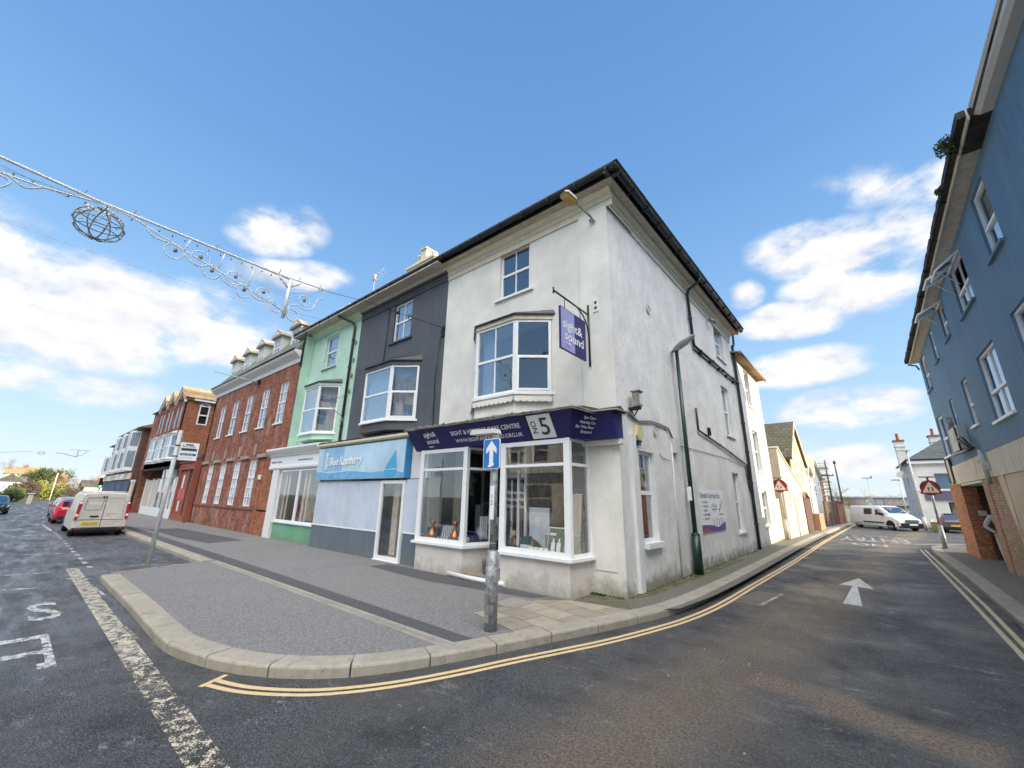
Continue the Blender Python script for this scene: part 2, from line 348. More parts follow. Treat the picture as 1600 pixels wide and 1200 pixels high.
# clouds: (centre direction, width, height, tilt, density)
CL = [((-.955, -.05, .285), .17, .085, 0, 1.15), ((-.93, .10, .300), .16, .066, -.1, 1.0), ((-.915, -.15, .335), .15, .07, 0, 1.05), ((-.955, -.20, .25), .2, .07, 0, 1),
      ((-.819, .234, .523), .075, .045, -.35, .9), ((-.851, .272, .449), .11, .030, -.25, .62), ((-.90, .18, .385), .09, .03, -.1, .5),
      ((-.984, .063, .166), .085, .030, 0, .72), ((-.984, -.036, .176), .08, .026, 0, .7), ((-.988, .109, .110), .10, .014, 0, .42),
      ((.150, .840, .522), .10, .038, .45, .8), ((.06, .876, .455), .12, .052, .35, 1.0), ((.133, .880, .455), .07, .055, .3, .85), ((.066, .918, .392), .09, .05, .2, .9), ((.30, .80, .45), .05, .05, .2, .6),
      ((-.03, .932, .361), .090, .034, 0, .95), ((.02, .984, .178), .09, .034, 0, 1.05), ((-.052, .962, .268), .11, .034, 0, .9),
      ((-.102, .900, .424), .030, .028, 0, .62), ((.05, .990, .075), .16, .030, 0, .62), ((-.12, .985, .115), .1, .016, 0, .45)]
tot = None
for d0, w_, h_, tl, de in CL:
    d0 = Vector(d0).normalized(); t1 = Vector((-d0.y, d0.x, 0)).normalized(); t2 = d0.cross(t1) * -1
    if t2.z < 0: t2 = -t2
    a = t1 * math.cos(tl) + t2 * math.sin(tl); b_ = t2 * math.cos(tl) - t1 * math.sin(tl)
    if d0.x < -.5: pass
    u_ = vdot(a / w_); u0_ = d0.dot(a) / w_; v_ = vdot(b_ / h_)
    q = math_(nt, 'ADD', math_(nt, 'POWER', u_, 2), math_(nt, 'POWER', v_, 2))
    front = math_(nt, 'GREATER_THAN', vdot(d0), .5)
    k = math_(nt, 'MULTIPLY', math_(nt, 'SUBTRACT', 1.0, math_(nt, 'MULTIPLY', q, .42), True), de)
    k = math_(nt, 'MULTIPLY', k, front)
    tot = k if tot is None else math_(nt, 'MAXIMUM', tot, k)
nc = math_(nt, 'MULTIPLY', math_(nt, 'SUBTRACT', nfac, .515), 4.0)
cm = math_(nt, 'ADD', tot, math_(nt, 'MULTIPLY', nc, math_(nt, 'ADD', math_(nt, 'MULTIPLY', tot, .8), .06)))
mask = ramp(nt, cm, .22, .80); mask.node.color_ramp.interpolation = 'EASE'
# added bright cloud bank, out of view behind the viewer, lighting the shaded facades
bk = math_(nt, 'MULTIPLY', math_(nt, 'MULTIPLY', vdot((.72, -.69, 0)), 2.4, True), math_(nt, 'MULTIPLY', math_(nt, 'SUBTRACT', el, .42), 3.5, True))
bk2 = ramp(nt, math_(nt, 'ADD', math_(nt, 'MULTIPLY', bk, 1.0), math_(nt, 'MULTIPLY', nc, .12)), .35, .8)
n2 = nt.nodes.new('ShaderNodeTexNoise'); n2.inputs['Scale'].default_value = 9; n2.inputs['Detail'].default_value = 6; lk(nt, mpn.outputs[0], n2.inputs[0])
mpb = nt.nodes.new('ShaderNodeMapping'); mpb.inputs['Scale'].default_value = (1, 1, 1.7); mpb.inputs['Location'].default_value = (0, 0, .035); lk(nt, D, mpb.inputs[0]); nb2 = noise(nt, mpb.outputs[0], 6.5, 9, .56)
ccol = mixc(nt, math_(nt, 'ADD', .62, math_(nt, 'MULTIPLY', math_(nt, 'SUBTRACT', nfac, nb2), 4.0), True), (.50, .515, .57), (.70, .69, .685))
def scl(v, s):
    n = nt.nodes.new('ShaderNodeVectorMath'); n.operation = 'SCALE'; n.inputs['Scale'].default_value = s; lk(nt, v, n.inputs[0]); return n.outputs[0]
col = mixc(nt, mask, base, scl(ccol, 1.0 / STR))
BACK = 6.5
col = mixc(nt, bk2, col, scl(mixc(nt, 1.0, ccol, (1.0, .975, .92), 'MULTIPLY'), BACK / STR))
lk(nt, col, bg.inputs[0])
SC.cycles.max_bounces = 8; SC.cycles.diffuse_bounces = 4; SC.cycles.glossy_bounces = 4; SC.cycles.transparent_max_bounces = 16
SC.cycles.use_adaptive_sampling = True; SC.cycles.adaptive_threshold = .02
try: SC.cycles.use_denoising = True
except Exception: pass

# ------------------------------------------------------------------ materials
M['white_render'] = stucco('white_render', (.79, .765, .70), (.42, .38, .3), .22, .1, .75, .004, streak=.08)
M['side_render'] = stucco('side_render', (.86, .835, .79), (.28, .29, .31), .6, .1, .8, .014, streak=.16)
M['side_render2'] = stucco('side_render_back', (.74, .73, .70), (.3, .29, .27), .3, .1, .6, .008, streak=.25)
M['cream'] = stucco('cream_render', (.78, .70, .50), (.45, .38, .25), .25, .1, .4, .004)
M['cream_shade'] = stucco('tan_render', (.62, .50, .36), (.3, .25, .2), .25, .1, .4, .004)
M['dark_render'] = stucco('charcoal_render', (.085, .095, .11), (.15, .155, .16), .25, 0, 0, .004, streak=.22)
M['green_render'] = stucco('mint_render', (.50, .71, .565), (.2, .35, .27), .3, 0, 0, .003, streak=.15)
M['blue_render'] = stucco('blue_render', (.095, .20, .315), (.20, .26, .31), .5, 0, 0, .010, streak=.55, cold=(.115, .215, .31))
M['band_render'] = stucco('band_render', (.66, .60, .50), (.3, .28, .25), .4, 0, 0, .006, streak=.6)
M['stall_white'] = stucco('stall_render', (.72, .67, .61), (.4, .33, .24), .2, .1, .6, .004, streak=.1)
M['brick_red'] = brick('red_brick', (.44, .13, .06), (.17, .045, .028), (.30, .21, .16), patch=(.55, .45, .38), patch_amt=.6)
M['brick_orange'] = brick('orange_brick', (.48, .17, .07), (.27, .08, .035), (.42, .30, .21))
M['brick_pier'] = brick('pier_brick', (.50, .22, .11), (.33, .12, .06), (.5, .36, .24), bw=.225, bh=.075)
M['brick_buff'] = brick('buff_brick', (.40, .29, .19), (.30, .21, .14), (.46, .40, .32), bw=.225, bh=.075)
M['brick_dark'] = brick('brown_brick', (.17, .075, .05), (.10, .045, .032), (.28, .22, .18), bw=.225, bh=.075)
M['terracotta'] = stucco('terracotta_paint', (.34, .09, .05), (.15, .05, .04), .3, .1, .3)
M['moulding'] = plain('cream_moulding', (.72, .64, .48), .6, var=.12, bmp=.003)
M['soffit'] = plain('soffit_board', (.60, .54, .46), .7, var=.2)
M['gutter'] = plain('black_gutter', (.022, .022, .024), .35, var=.3, bmp=.002)
M['gutter_dark'] = plain('weathered_gutter', (.04, .032, .028), .8, var=.6, bmp=.012)
M['gutter_edge'] = plain('grey_gutter_edge', (.30, .27, .23), .5, var=.35)
M['slate'] = tiles('slate_roof', (.10, .11, .12), (.16, .16, .16), (.03, .03, .03), .25, .16, moss=(.12, .13, .08))
M['mossy'] = tiles('mossy_tile_roof', (.12, .10, .06), (.18, .14, .09), (.02, .02, .015), .34, .26, moss=(.13, .12, .05))
M['grey_slate'] = tiles('grey_slate_mansard', (.22, .24, .20), (.15, .17, .14), (.07, .08, .06), .2, .13, moss=(.25, .27, .18))
M['clay'] = tiles('clay_roof', (.50, .30, .15), (.40, .24, .12), (.16, .1, .06), .24, .16, moss=(.55, .38, .2))
M['upvc'] = plain('white_upvc', (.84, .84, .83), .35, var=.03)
M['white_paint'] = plain('white_paint', (.80, .79, .76), .5, var=.08, bmp=.002)
M['grey_paint'] = plain('grey_paint', (.62, .60, .56), .55, var=.08)
M['pane'] = glass('window_glass', (.50, .58, .66), .16, .6)
M['pane_dark'] = glass('dark_window_glass', (.35, .4, .46), .12, .5)
M['pane_shop'] = glass('shop_glass', (.95, .96, .95), .06, .5)
M['pane_blank'] = glass('bright_glass', (.8, .83, .84), .30, .6)
M['net'] = plain('net_curtain', (.72, .76, .82), .9, var=.15)
M['curtain_dark'] = plain('dark_curtain', (.10, .13, .20), .9, var=.3)
M['curtain_cream'] = plain('cream_blind', (.72, .64, .50), .9, var=.2)
M['interior'] = plain('dim_interior', (.30, .28, .26), .9, var=.3)
M['interior_light'] = plain('light_interior', (.74, .71, .63), .9, var=.3)
M['black'] = plain('black_paint', (.015, .015, .017), .4, var=.2)
M['pipe_white'] = plain('white_pipe', (.78, .78, .76), .4, var=.06)
M['kerb'] = stucco('kerb_stone', (.40, .36, .285), (.12, .105, .07), .85, 0, 0, .008, streak=.3)
M['kerb_dark'] = stucco('old_kerb_stone', (.34, .31, .26), (.12, .11, .08), .6, 0, 0, .01)
M['road'] = asphalt('road_asphalt', (.026, .027, .029), (.215, .215, .215), .42, brown=(.11, .10, .085), bmp=.025)
M['bitmac'] = asphalt('pavement_asphalt', (.135, .128, .122), (.31, .297, .28), .05, patches=False, stone=.75, bmp=.006)
M['bitmac_dark'] = asphalt('fresh_asphalt_strip', (.05, .048, .05), (.15, .145, .145), .05, patches=False, stone=.3, bmp=.006)
M['bitmac_old'] = asphalt('old_pavement', (.12, .11, .095), (.27, .255, .22), .1, patches=False, stone=.5, brown=(.14, .13, .06))
M['slab'] = stucco('paving_slab', (.36, .30, .225), (.15, .12, .08), .6, 0, 0, .008)
M['slab2'] = stucco('paving_slab_pale', (.44, .38, .28), (.2, .17, .1), .6, 0, 0, .008)
M['moss'] = stucco('mossy_concrete', (.15, .14, .085), (.06, .09, .02), .9, 0, 0, .015)
M['earth'] = plain('earth', (.09, .085, .06), .95, var=.4, bmp=.02, scale=2)
M['yellow'] = paint('yellow_line_paint', (.80, .58, .30), .14, 14)
M['yellow_r'] = paint('yellow_line_paint_right', (.58, .50, .30), .25, 10)
M['white_mark'] = paint('worn_white_marking', (.72, .63, .46), .74, 9)
M['white_mark_solid'] = paint('creamy_white_marking', (.60, .54, .42), .56, 8)
M['white_mark2'] = paint('white_marking', (.62, .62, .58), .54, 9)
M['arrow_paint'] = paint('arrow_paint', (.66, .66, .61), .36, 9)
M['faint_mark'] = paint('faint_marking', (.6, .62, .6), .62, 6)
M['galv'] = plain('galvanised_steel', (.42, .43, .43), .5, .35, var=.45, scale=14, bmp=.002)
M['pole_grey'] = plain('grey_painted_pole', (.50, .52, .50), .5, var=.2)
M['green_pole'] = plain('green_painted_steel', (.010, .042, .030), .4, var=.25, coat=.2)
M['sign_blue'] = plain('blue_sign_face', (.02, .19, .55), .35, var=.05)
M['sign_navy'] = plain('navy_fascia', (.012, .011, .115), .45, var=.06)
M['lav'] = plain('lavender_panel', (.34, .34, .62), .55, var=.04)
M['white_letter'] = plain('white_lettering', (.84, .84, .84), .5, var=.02)
M['dark_letter'] = plain('dark_lettering', (.04, .04, .09), .5, var=.02)
M['red_sign'] = plain('red_sign_face', (.42, .02, .025), .4, var=.08)
M['tree_bark'] = plain('bark', (.13, .10, .07), .9, var=.4)
M['twig'] = plain('winter_twigs', (.40, .24, .11), .9, var=.4, scale=1)
M['twig_brown'] = plain('brown_twigs', (.13, .095, .06), .9, var=.4, scale=1)
M['leaf'] = plain('green_leaves', (.13, .17, .045), .7, var=.5, scale=1.5)
M['leaf_yellow'] = plain('yellow_green_leaves', (.30, .33, .05), .7, var=.4, scale=1.5)
M['leaf_dark'] = plain('dark_leaves', (.06, .085, .03), .7, var=.5, scale=1.5)
M['tyre'] = plain('tyre_rubber', (.02, .02, .02), .8, var=.3)
M['rim'] = plain('wheel_rim', (.35, .35, .36), .35, .7, var=.2)
M['car_glass'] = glass('car_glass', (.12, .14, .15), .25, .6)
M['wood_pole'] = plain('wooden_pole', (.14, .10, .075), .85, var=.4)

# standing damp on the main street: smoother streaks, bluish sky sheen mixed into their colour
nt = M['road'].node_tree; b = [n for n in nt.nodes if n.type == 'BSDF_PRINCIPLED'][0]
g = nt.nodes.new('ShaderNodeNewGeometry'); s = nt.nodes.new('ShaderNodeSeparateXYZ'); lk(nt, g.outputs['Position'], s.inputs[0])
zone = ramp(nt, math_(nt, 'MULTIPLY', s.outputs[0], -.1), .55, 1.0)
stre = ramp(nt, noise(nt, coords(nt, (.5, 2.6, 1)), .9, 8, .72), .44, .60)
wetf = math_(nt, 'MULTIPLY', zone, stre)
oc = b.inputs['Base Color'].links[0].from_socket; orr = b.inputs['Roughness'].links[0].from_socket
lk(nt, mixc(nt, math_(nt, 'MULTIPLY', wetf, .5), oc, (.10, .12, .155)), b.inputs['Base Color'])
lk(nt, mixc(nt, wetf, orr, (.22, .22, .22)), b.inputs['Roughness'])
bn = b.inputs['Normal'].links[0].from_node; lk(nt, math_(nt, 'SUBTRACT', .9, math_(nt, 'MULTIPLY', wetf, .6)), bn.inputs['Strength'])

# dusty tan tyre track sweeping round the corner, and pale crusty scuffs beside it
def band(p, q, w):
    p = Vector(p); q = Vector(q); t_ = (q - p).normalized(); n_ = Vector((-t_.y, t_.x, 0)); vm = nt.nodes.new('ShaderNodeVectorMath'); vm.operation = 'DOT_PRODUCT'; vm.inputs[1].default_value = n_; lk(nt, g.outputs['Position'], vm.inputs[0])
    d = math_(nt, 'ABSOLUTE', math_(nt, 'ADD', math_(nt, 'SUBTRACT', vm.outputs['Value'], n_.dot(p)), math_(nt, 'MULTIPLY', math_(nt, 'SUBTRACT', noise(nt, coords(nt), 1.3, 5), .5), .7)))
    v2 = nt.nodes.new('ShaderNodeVectorMath'); v2.operation = 'DOT_PRODUCT'; v2.inputs[1].default_value = t_; lk(nt, g.outputs['Position'], v2.inputs[0])
    e = ramp(nt, math_(nt, 'ABSOLUTE', math_(nt, 'SUBTRACT', v2.outputs['Value'], t_.dot((p + q) / 2))), .45 * (q - p).length / 3, 1.0 * (q - p).length / 2, (1, 1, 1), (0, 0, 0))
    return math_(nt, 'MULTIPLY', ramp(nt, d, w * .3, w, (1, 1, 1), (0, 0, 0)), e)
oc = b.inputs['Base Color'].links[0].from_socket
tan = mixc(nt, ramp(nt, noise(nt, coords(nt), 34, 5, .75), .40, .62), (.10, .075, .05), (.40, .31, .21))
oc = mixc(nt, math_(nt, 'MULTIPLY', band((-3.2, 6.5, 0), (2.6, 5.0, 0), .42), .8), oc, tan)
oc = mixc(nt, math_(nt, 'MULTIPLY', band((.3, 20, 0), (1.2, 27, 0), .9), .6), oc, tan)
lk(nt, oc, b.inputs['Base Color'])
# ------------------------------------------------------------------ ground, road, pavements, markings
def struct(o): return tag(o, kind='structure')
m = MB(); m.face([(-1500, -1500, -.012), (1500, -1500, -.012), (1500, 1500, -.012), (-1500, 1500, -.012)]); struct(m.build('ground', M['earth']))
m = MB(); m.poly([(-180, -6.5, 0), (14, -6.5, 0), (14, 1.5, 0), (6, 14, 0), (6, 25, 0), (30, 27, 0), (30, 36, 0), (12, 60, 0), (-8, 60, 0), (-8, 8, 0), (-180, 8, 0)]); struct(m.build('road', M['road']))

KERB = [(-70, 3.35), (-12.3, 3.3), (-12.25, 3.2), (-11.78, 1.56), (-11.6, 1.5), (-8.6, 1.5), (-6.5, 1.47), (-5.95, 1.50), (-5.55, 1.585), (-5.15, 1.70), (-4.80, 1.86), (-4.45, 2.08), (-4.14, 2.37), (-3.9, 2.70),
        (-3.72, 3.05), (-3.55, 3.45), (-3.42, 3.8), (-3.28, 4.2), (-3.1, 4.72), (-2.9, 5.3), (-2.72, 5.85), (-2.55, 6.45), (-2.42, 7.0), (-2.31, 7.9), (-2.22, 9.6), (-2.12, 12.1), (-1.82, 20.8), (-1.15, 34.5), (-.3, 46), (.1, 50)]
def resample(pts, step):
    out = [Vector(pts[0] + (0,))]; acc = 0
    for a, b in zip(pts, pts[1:]):
        a = Vector(a + (0,)); b = Vector(b + (0,)); L = (b - a).length; t = step - acc
        while t < L: out.append(a.lerp(b, t / L)); t += step
        acc = (acc + L) % step
    return out
def offset(pts, d):
    out = []
    for i, p in enumerate(pts):
        p = Vector(p[:2]); a = Vector(pts[max(i - 1, 0)][:2]); b = Vector(pts[min(i + 1, len(pts) - 1)][:2])
        t = (b - a).normalized(); out.append((p.x - t.y * d, p.y + t.x * d))
    return out
def smooth(pts, n=3):
    """Catmull-Rom through the points"""
    out = []
    for i in range(len(pts) - 1):
        p0, p1, p2, p3 = [Vector(pts[max(0, min(len(pts) - 1, i + k))]) for k in (-1, 0, 1, 2)]
        for j in range(n):
            t = j / n; out.append(tuple(.5 * ((2 * p1) + (p2 - p0) * t + (2 * p0 - 5 * p1 + 4 * p2 - p3) * t * t + (3 * p1 - p0 - 3 * p2 + p3) * t ** 3)))
    return out + [tuple(pts[-1])]
KS = KERB[:5] + smooth(KERB[5:], 3)
inner = offset(KS, .12)
m = MB(); m.slab(inner + [(-8, 50), (-8, 9), (-70, 9)], -.01, .1)
pv = struct(m.build('pavement', M['bitmac']))
def kerbs(name, pts, mat, width=.26, top=.1075, L=.78, gap=.008, rnd=.02, skip=None):
    """real kerb stones, one after another, with open joints and a rounded front edge"""
    m = MB(); S = .06; ps = resample(pts, S); per = int(round(L / S)); i = 0; k = 0
    while i + 2 < len(ps):
        j = min(i + per, len(ps) - 1); seg = [Vector(p[:2]) for p in ps[i:j + 1]]
        if len(seg) < 3: break
        k += 1; tz = top + random.uniform(-.002, .003)
        step = 4 if (seg[0] - seg[-1]).length > L * .995 else 2
        idx = sorted(set(list(range(0, len(seg), step)) + [len(seg) - 1])); rings = []
        for n_, q in enumerate(idx):
            a = seg[max(q - 1, 0)]; b = seg[min(q + 1, len(seg) - 1)]; t = (b - a).normalized(); nn = Vector((-t.y, t.x))
            p = seg[q] + (t * gap if n_ == 0 else -t * gap if n_ == len(idx) - 1 else Vector((0, 0)))
            prof = [(0, -.02), (-.004, tz - rnd * 1.3), (.004, tz - rnd * .45), (.02, tz), (width, tz), (width, -.02)]
            rings.append([(p.x + nn.x * o, p.y + nn.y * o, z) for o, z in prof])
        vs = [v for r in rings for v in r]; n6 = 6
        fs = [(a_ * n6 + b_, a_ * n6 + (b_ + 1) % n6, (a_ + 1) * n6 + (b_ + 1) % n6, (a_ + 1) * n6 + b_) for a_ in range(len(rings) - 1) for b_ in range(n6)]
        fs += [tuple(range(n6)), tuple(range(len(vs) - n6, len(vs)))]
        m.mesh(vs, fs); i = j
    return struct(m.build(name, mat))
kerbs('kerb', KS[4:], M['kerb'])
kerbs('kerb_parking', [(-40, 3.35), (-12.32, 3.3)], M['kerb'], top=.1065)
kerbs('kerb_buildout_end', [(-12.28, 3.28), (-11.82, 1.62)], M['kerb'], width=.1, top=.1065, L=.9)
# side-street pavement on the blue building's side
KR = [(1.30, -3.2), (1.33, 1.0), (1.42, 4.5), (1.64, 9.64), (1.88, 15.33), (2.05, 20.6), (2.2, 24.0), (2.55, 25.2), (3.4, 25.9), (6, 26.2), (12, 26.4)]
KRs = smooth(KR, 3)
m = MB(); m.slab(offset(KRs, -.12)[::1] + [(12, -3.2)], -.01, .1); struct(m.build('pavement_east', M['bitmac_old']))
kerbs('kerb_east', [(p[0], p[1]) for p in KRs[::-1]], M['kerb_dark'])
# gravelly gutter dirt against the kerb, old kerb line channel, resurfacing strips
def strip(name, a, b, z, mat):
    m = MB()
    for i in range(len(a) - 1): m.face([(*a[i], z), (*a[i + 1], z), (*b[i + 1], z), (*b[i], z)])
    return struct(m.build(name, mat))
m = MB()
m.bx(-12.2, -3.62, 3.415, 3.475, .100, .106); m.bx(-12.2, -3.62, 3.500, 3.555, .100, .106); m.bx(-12.2, -3.60, 3.475, 3.500, .098, .1015)
struct(m.build('drain_channel', M['kerb_dark']))
m = MB()
for i in range(15): m.bx(-12.2 + i * .58, -12.2 + i * .58 + .568, 3.558, 3.60, .1, .1042 + .0006 * (i % 3))
struct(m.build('drain_edging', M['kerb']))
strip('asphalt_strip', [(-30, 3.61), (-12, 3.605), (-7.5, 3.605), (-3.66, 3.605)], [(-30, 3.95), (-12, 3.95), (-7.5, 3.9), (-3.52, 3.84)], .1035, M['bitmac_dark'])
strip('asphalt_patch', [(-24, 4.2), (-19, 4.25), (-16.5, 4.5)], [(-24, 5.3), (-19, 5.5), (-16.8, 5.6)], .1035, M['bitmac_dark'])
m = MB(); m.poly([(-9.0, 6.25, .1038), (-9, 5.75, .1038), (-6.8, 5.6, .1038), (-4.4, 5.9, .1038), (-4.18, 6.2, .1038)]); struct(m.build('asphalt_by_shopfront', M['bitmac_dark']))
# corner slabs
m = MB(); m2 = MB(); 
ed = [(-4.46, 4.62), (-4.15, 6.2), (-3.80, 6.24), (-3.12, 6.83), (-2.76, 6.30), (-2.86, 5.95), (-3.05, 5.36), (-3.26, 4.72), (-3.42, 4.35)]
m.poly([(x, y, .1036) for x, y in ed]); struct(m.build('slab_bed', M['moss']))
def inside(p, poly):
    r = False
    for (x0, y0), (x1, y1) in zip(poly, poly[1:] + poly[:1]):
        if (y0 > p[1]) != (y1 > p[1]) and p[0] < (x1 - x0) * (p[1] - y0) / (y1 - y0) + x0: r = not r
    return r
A = MB(); B = MB(); ca, sa = math.cos(rad(78)), math.sin(rad(78))
def clip(poly, a, b):
    out = []
    for i in range(len(poly)):
        p, q = poly[i], poly[(i + 1) % len(poly)]
        sp = (b[0] - a[0]) * (p[1] - a[1]) - (b[1] - a[1]) * (p[0] - a[0]); sq = (b[0] - a[0]) * (q[1] - a[1]) - (b[1] - a[1]) * (q[0] - a[0])
        if sp >= 0: out.append(p)
        if (sp >= 0) != (sq >= 0): t = sp / (sp - sq); out.append((p[0] + (q[0] - p[0]) * t, p[1] + (q[1] - p[1]) * t))
    return out
for j in range(-2, 6):
    for i in range(-4, 5):
        u0, v0 = -4.55 + 0, 4.4
        c = [(i * .50 + (.25 if j % 2 else 0) + dx, j * .40 + dy) for dx, dy in ((.006, .006), (.494, .006), (.494, .394), (.006, .394))]
        q = [(-4.2 + x * sa + y * ca * 1 - 0, 4.9 - x * ca * 1 + y * sa) for x, y in c]
        # clip by the straight runs of the slab area (a convex outline)
        cv = [(-4.46, 4.62), (-3.42, 4.35), (-3.03, 5.40), (-2.76, 6.30), (-3.12, 6.83), (-3.80, 6.24), (-4.15, 6.2)]
        for a, b in zip(cv, cv[1:] + cv[:1]):
            q = clip(q, a, b)
            if len(q) < 3: break
        if len(q) > 2:
            z = .1045 + random.uniform(0, .003)
            (A if random.random() < .6 else B).prism([(x, y, .1037) for x, y in q], [(x, y, z) for x, y in q])
struct(A.build('paving_slabs', M['slab'])); struct(B.build('paving_slabs_pale', M['slab2']))
# side-street pavement: mossy concrete near the corner, slabs beyond
m = MB(); m.poly([(-3.8, 6.26, .1022), (-3.12, 6.85, .1022), (-2.75, 6.34, .1022), (-2.32, 7.0, .1022), (-2.16, 8.2, .1022), (-2.05, 9.8, .1022), (-1.95, 12.2, .1022), (-1.66, 20.8, .1022), (-1.2, 30, .1022), (-3.2, 30, .1022), (-3.2, 7.4, .1022), (-3.8, 7.2, .1022)])
struct(m.build('concrete_footway', M['bitmac_old']))
m = MB(); m.poly([(-3.8, 6.28, .106), (-3.2, 6.90, .106), (-2.95, 7.4, .106), (-2.85, 9.2, .106), (-2.75, 11, .106), (-2.65, 14, .106), (-3.1, 14, .106), (-3.2, 7.3, .106), (-3.8, 7.2, .106)])
gr = stucco('moss_fringe', (.20, .20, .08), (.06, .12, .015), 1, 0, 0, .02)
nt = gr.node_tree; b = [n for n in nt.nodes if n.type == 'BSDF_PRINCIPLED'][0]; v = coords(nt)
lk(nt, ramp(nt, noise(nt, v, 2.2, 7, .7), .36, .60), b.inputs['Alpha'])
struct(m.build('moss', gr))
# weed tufts along the wall foot
m = MB()
for k in range(420):
    t = random.random(); s_ = random.choice([0, 0, 1])
    x, y = (-3.16 + .034 * t * 10 + random.uniform(.01, .08), 7.02 + t * 10) if not s_ else (-3.8 + t * .6, 6.95 - random.random() * .05)
    if random.random() < .35: x, y = -3.84 + random.uniform(-.02, .3), 6.90 + random.uniform(-.05, .06)
    h = random.uniform(.015, .045); a = random.random() * 6.28; dx, dy = math.cos(a) * .012, math.sin(a) * .012
    m.face([(x - dx, y - dy, .1), (x + dx, y + dy, .1), (x + dx * 1.5 + random.uniform(-.02, .02), y + dy * 2 + random.uniform(-.02, .02), .1 + h)])
tag(m.build('weeds', M['leaf_dark'], loc=(-3.1, 7.1, .1)), 'green weeds and moss tufts growing along the foot of the white wall', 'weeds', kind='stuff')
m = MB(); m.bx(-4.62, -4.15, 5.18, 5.72, .1042, .109); m.bx(-4.59, -4.18, 5.21, 5.69, .109, .1105)
o = m.build('inspection_cover', M['kerb_dark'], loc=(-4.4, 5.45, .1)); tag(o, 'square grey inspection cover set in the paving by the shop', 'drain cover')
# saw-cut seams and trench reinstatements across the footway
m = MB()
for pts in ([(-9.4, 3.9), (-9.6, 6.3)], [(-14.2, 3.96), (-14.0, 6.4)], [(-19.5, 4), (-19.8, 6.5)], [(-24, 4), (-24.2, 6.5)]):
    for a, b in zip(pts, pts[1:]):
        t_ = (Vector(b) - Vector(a)).normalized(); nn = Vector((-t_.y, t_.x)) * .007; m.face([(a[0] - nn.x, a[1] - nn.y, .1032), (b[0] - nn.x, b[1] - nn.y, .1032), (b[0] + nn.x, b[1] + nn.y, .1032), (a[0] + nn.x, a[1] + nn.y, .1032)])
struct(m.build('footway_seam', M['bitmac_dark']))
# ---- markings (sheets 4 mm above the road)
Z1 = .004
def line(name, pts, w, mat, z=Z1):
    a = offset(pts, w / 2); b = offset(pts, -w / 2); return strip(name, a, b, z, mat)
YL = smooth([(-4.92, 1.62), (-4.55, 1.76), (-4.2, 1.99), (-3.92, 2.26), (-3.64, 2.69), (-3.39, 3.25), (-3.17, 3.86), (-2.92, 4.5), (-2.66, 5.2), (-2.4, 6.1), (-2.22, 6.9), (-2.06, 8.2), (-1.93, 10.6), (-1.65, 15.8), (-1.31, 24.2), (-.8, 34), (-.08, 47.7)], 4)
line('yellow_line', YL, .058, M['yellow']); line('yellow_line_outer', offset(YL, -.095), .055, M['yellow'])
line('yellow_line_end', [(-4.95, 1.73), (-4.83, 1.49)], .05, M['yellow'], .0065)
line('yellow_line_east', [(1.18, 2), (1.22, 6), (1.28, 8), (1.42, 11.5), (1.86, 23.7)], .06, M['yellow_r']); line('yellow_line_east_inner', [(1.30, 2), (1.34, 6), (1.40, 8.3), (1.56, 11.5), (1.99, 23.8)], .06, M['yellow_r'])
line('bus_stop_line', [(-13.78, 1.27), (-7.2, 1.235), (-5.9, 1.228)], .20, M['white_mark_solid'])
line('bus_stop_line_worn', [(-5.9, 1.228), (-2.6, 1.2), (3, 1.2)], .20, M['white_mark'])
line('bus_stop_tick', [(-7.62, 1.33), (-6.8, 1.36)], .05, M['white_mark'])
line('bay_line', [(-31.4, 1.41), (-26.5, 1.5)], .09, M['white_mark2'])
m = MB(); x = -25.9
while x < -13.9: m.face([(x, 1.50, Z1), (x + .38, 1.50, Z1), (x + .38, 1.59, Z1), (x, 1.59, Z1)]); x += .92
struct(m.build('bay_dashes', M['white_mark2']))
line('bay_end_line', [(-13.7, 1.5), (-13.4, 2.4), (-12.75, 3.2)], .07, M['faint_mark'])
line('bay_cross_line', [(-12.3, 1.1), (-11.9, 1.5)], .06, M['faint_mark'])
for k, (x, y0, y1) in enumerate([(-18.8, .6, 1.3), (-17.4, .6, 1.3), (-13.6, .2, .95), (-11.7, .3, .7), (-10.6, -.3, .2)]):
    line('faint_dash', [(x, y0), (x + .2, y1)], .12, M['faint_mark'])
line('kerb_tick', [(-10.9, 1.36), (-10.0, 1.40)], .05, M['faint_mark'])
line('centre_line', [(-90, -1.2), (-60, -1.0)], .1, M['faint_mark'])
def ground_text(name, body, x, y, h, wid, rot, mat, bold=.01, aspect=1):
    """letters painted on the road, stretched along the driving direction"""
    fr = Fr((0, 0), (1, 0), (0, -1)); t = text_mb(body, 1.0, fr, 0, 0, 0, depth=.0, bold=bold, align='CENTER')
    vs = [Vector(v) for v in t.v]; cr, sr = math.cos(rot), math.sin(rot)
    m = MB(); seen = []
    pts = [(p.x * wid, p.z * h) for p in vs]
    m.mesh([(x + px * cr - py * sr, y + px * sr + py * cr, Z1) for px, py in pts], t.f); return struct(m.build(name, mat))
ground_text('road_lettering_s', 'S', -8.72, .70, 1.80, .78, rad(90), M['white_mark2'], .02)
ground_text('road_lettering_u', 'U', -8.75, .08, 1.80, .72, rad(90), M['white_mark2'], .02)
m = MB(); Zt = .0045
for (xa, xb, ya, yb) in ((-7.85, -6.42, .62, .69), (-7.86, -7.68, .25, .62), (-7.15, -6.98, .25, .62), (-6.62, -6.42, .56, .62), (-7.86, -6.42, .18, .25), (-6.62, -6.42, -.2, .02), (-7.86, -6.42, -.08, .0)):
    m.face([(xa, ya, Zt), (xb, ya, Zt), (xb, yb, Zt), (xa, yb, Zt)])
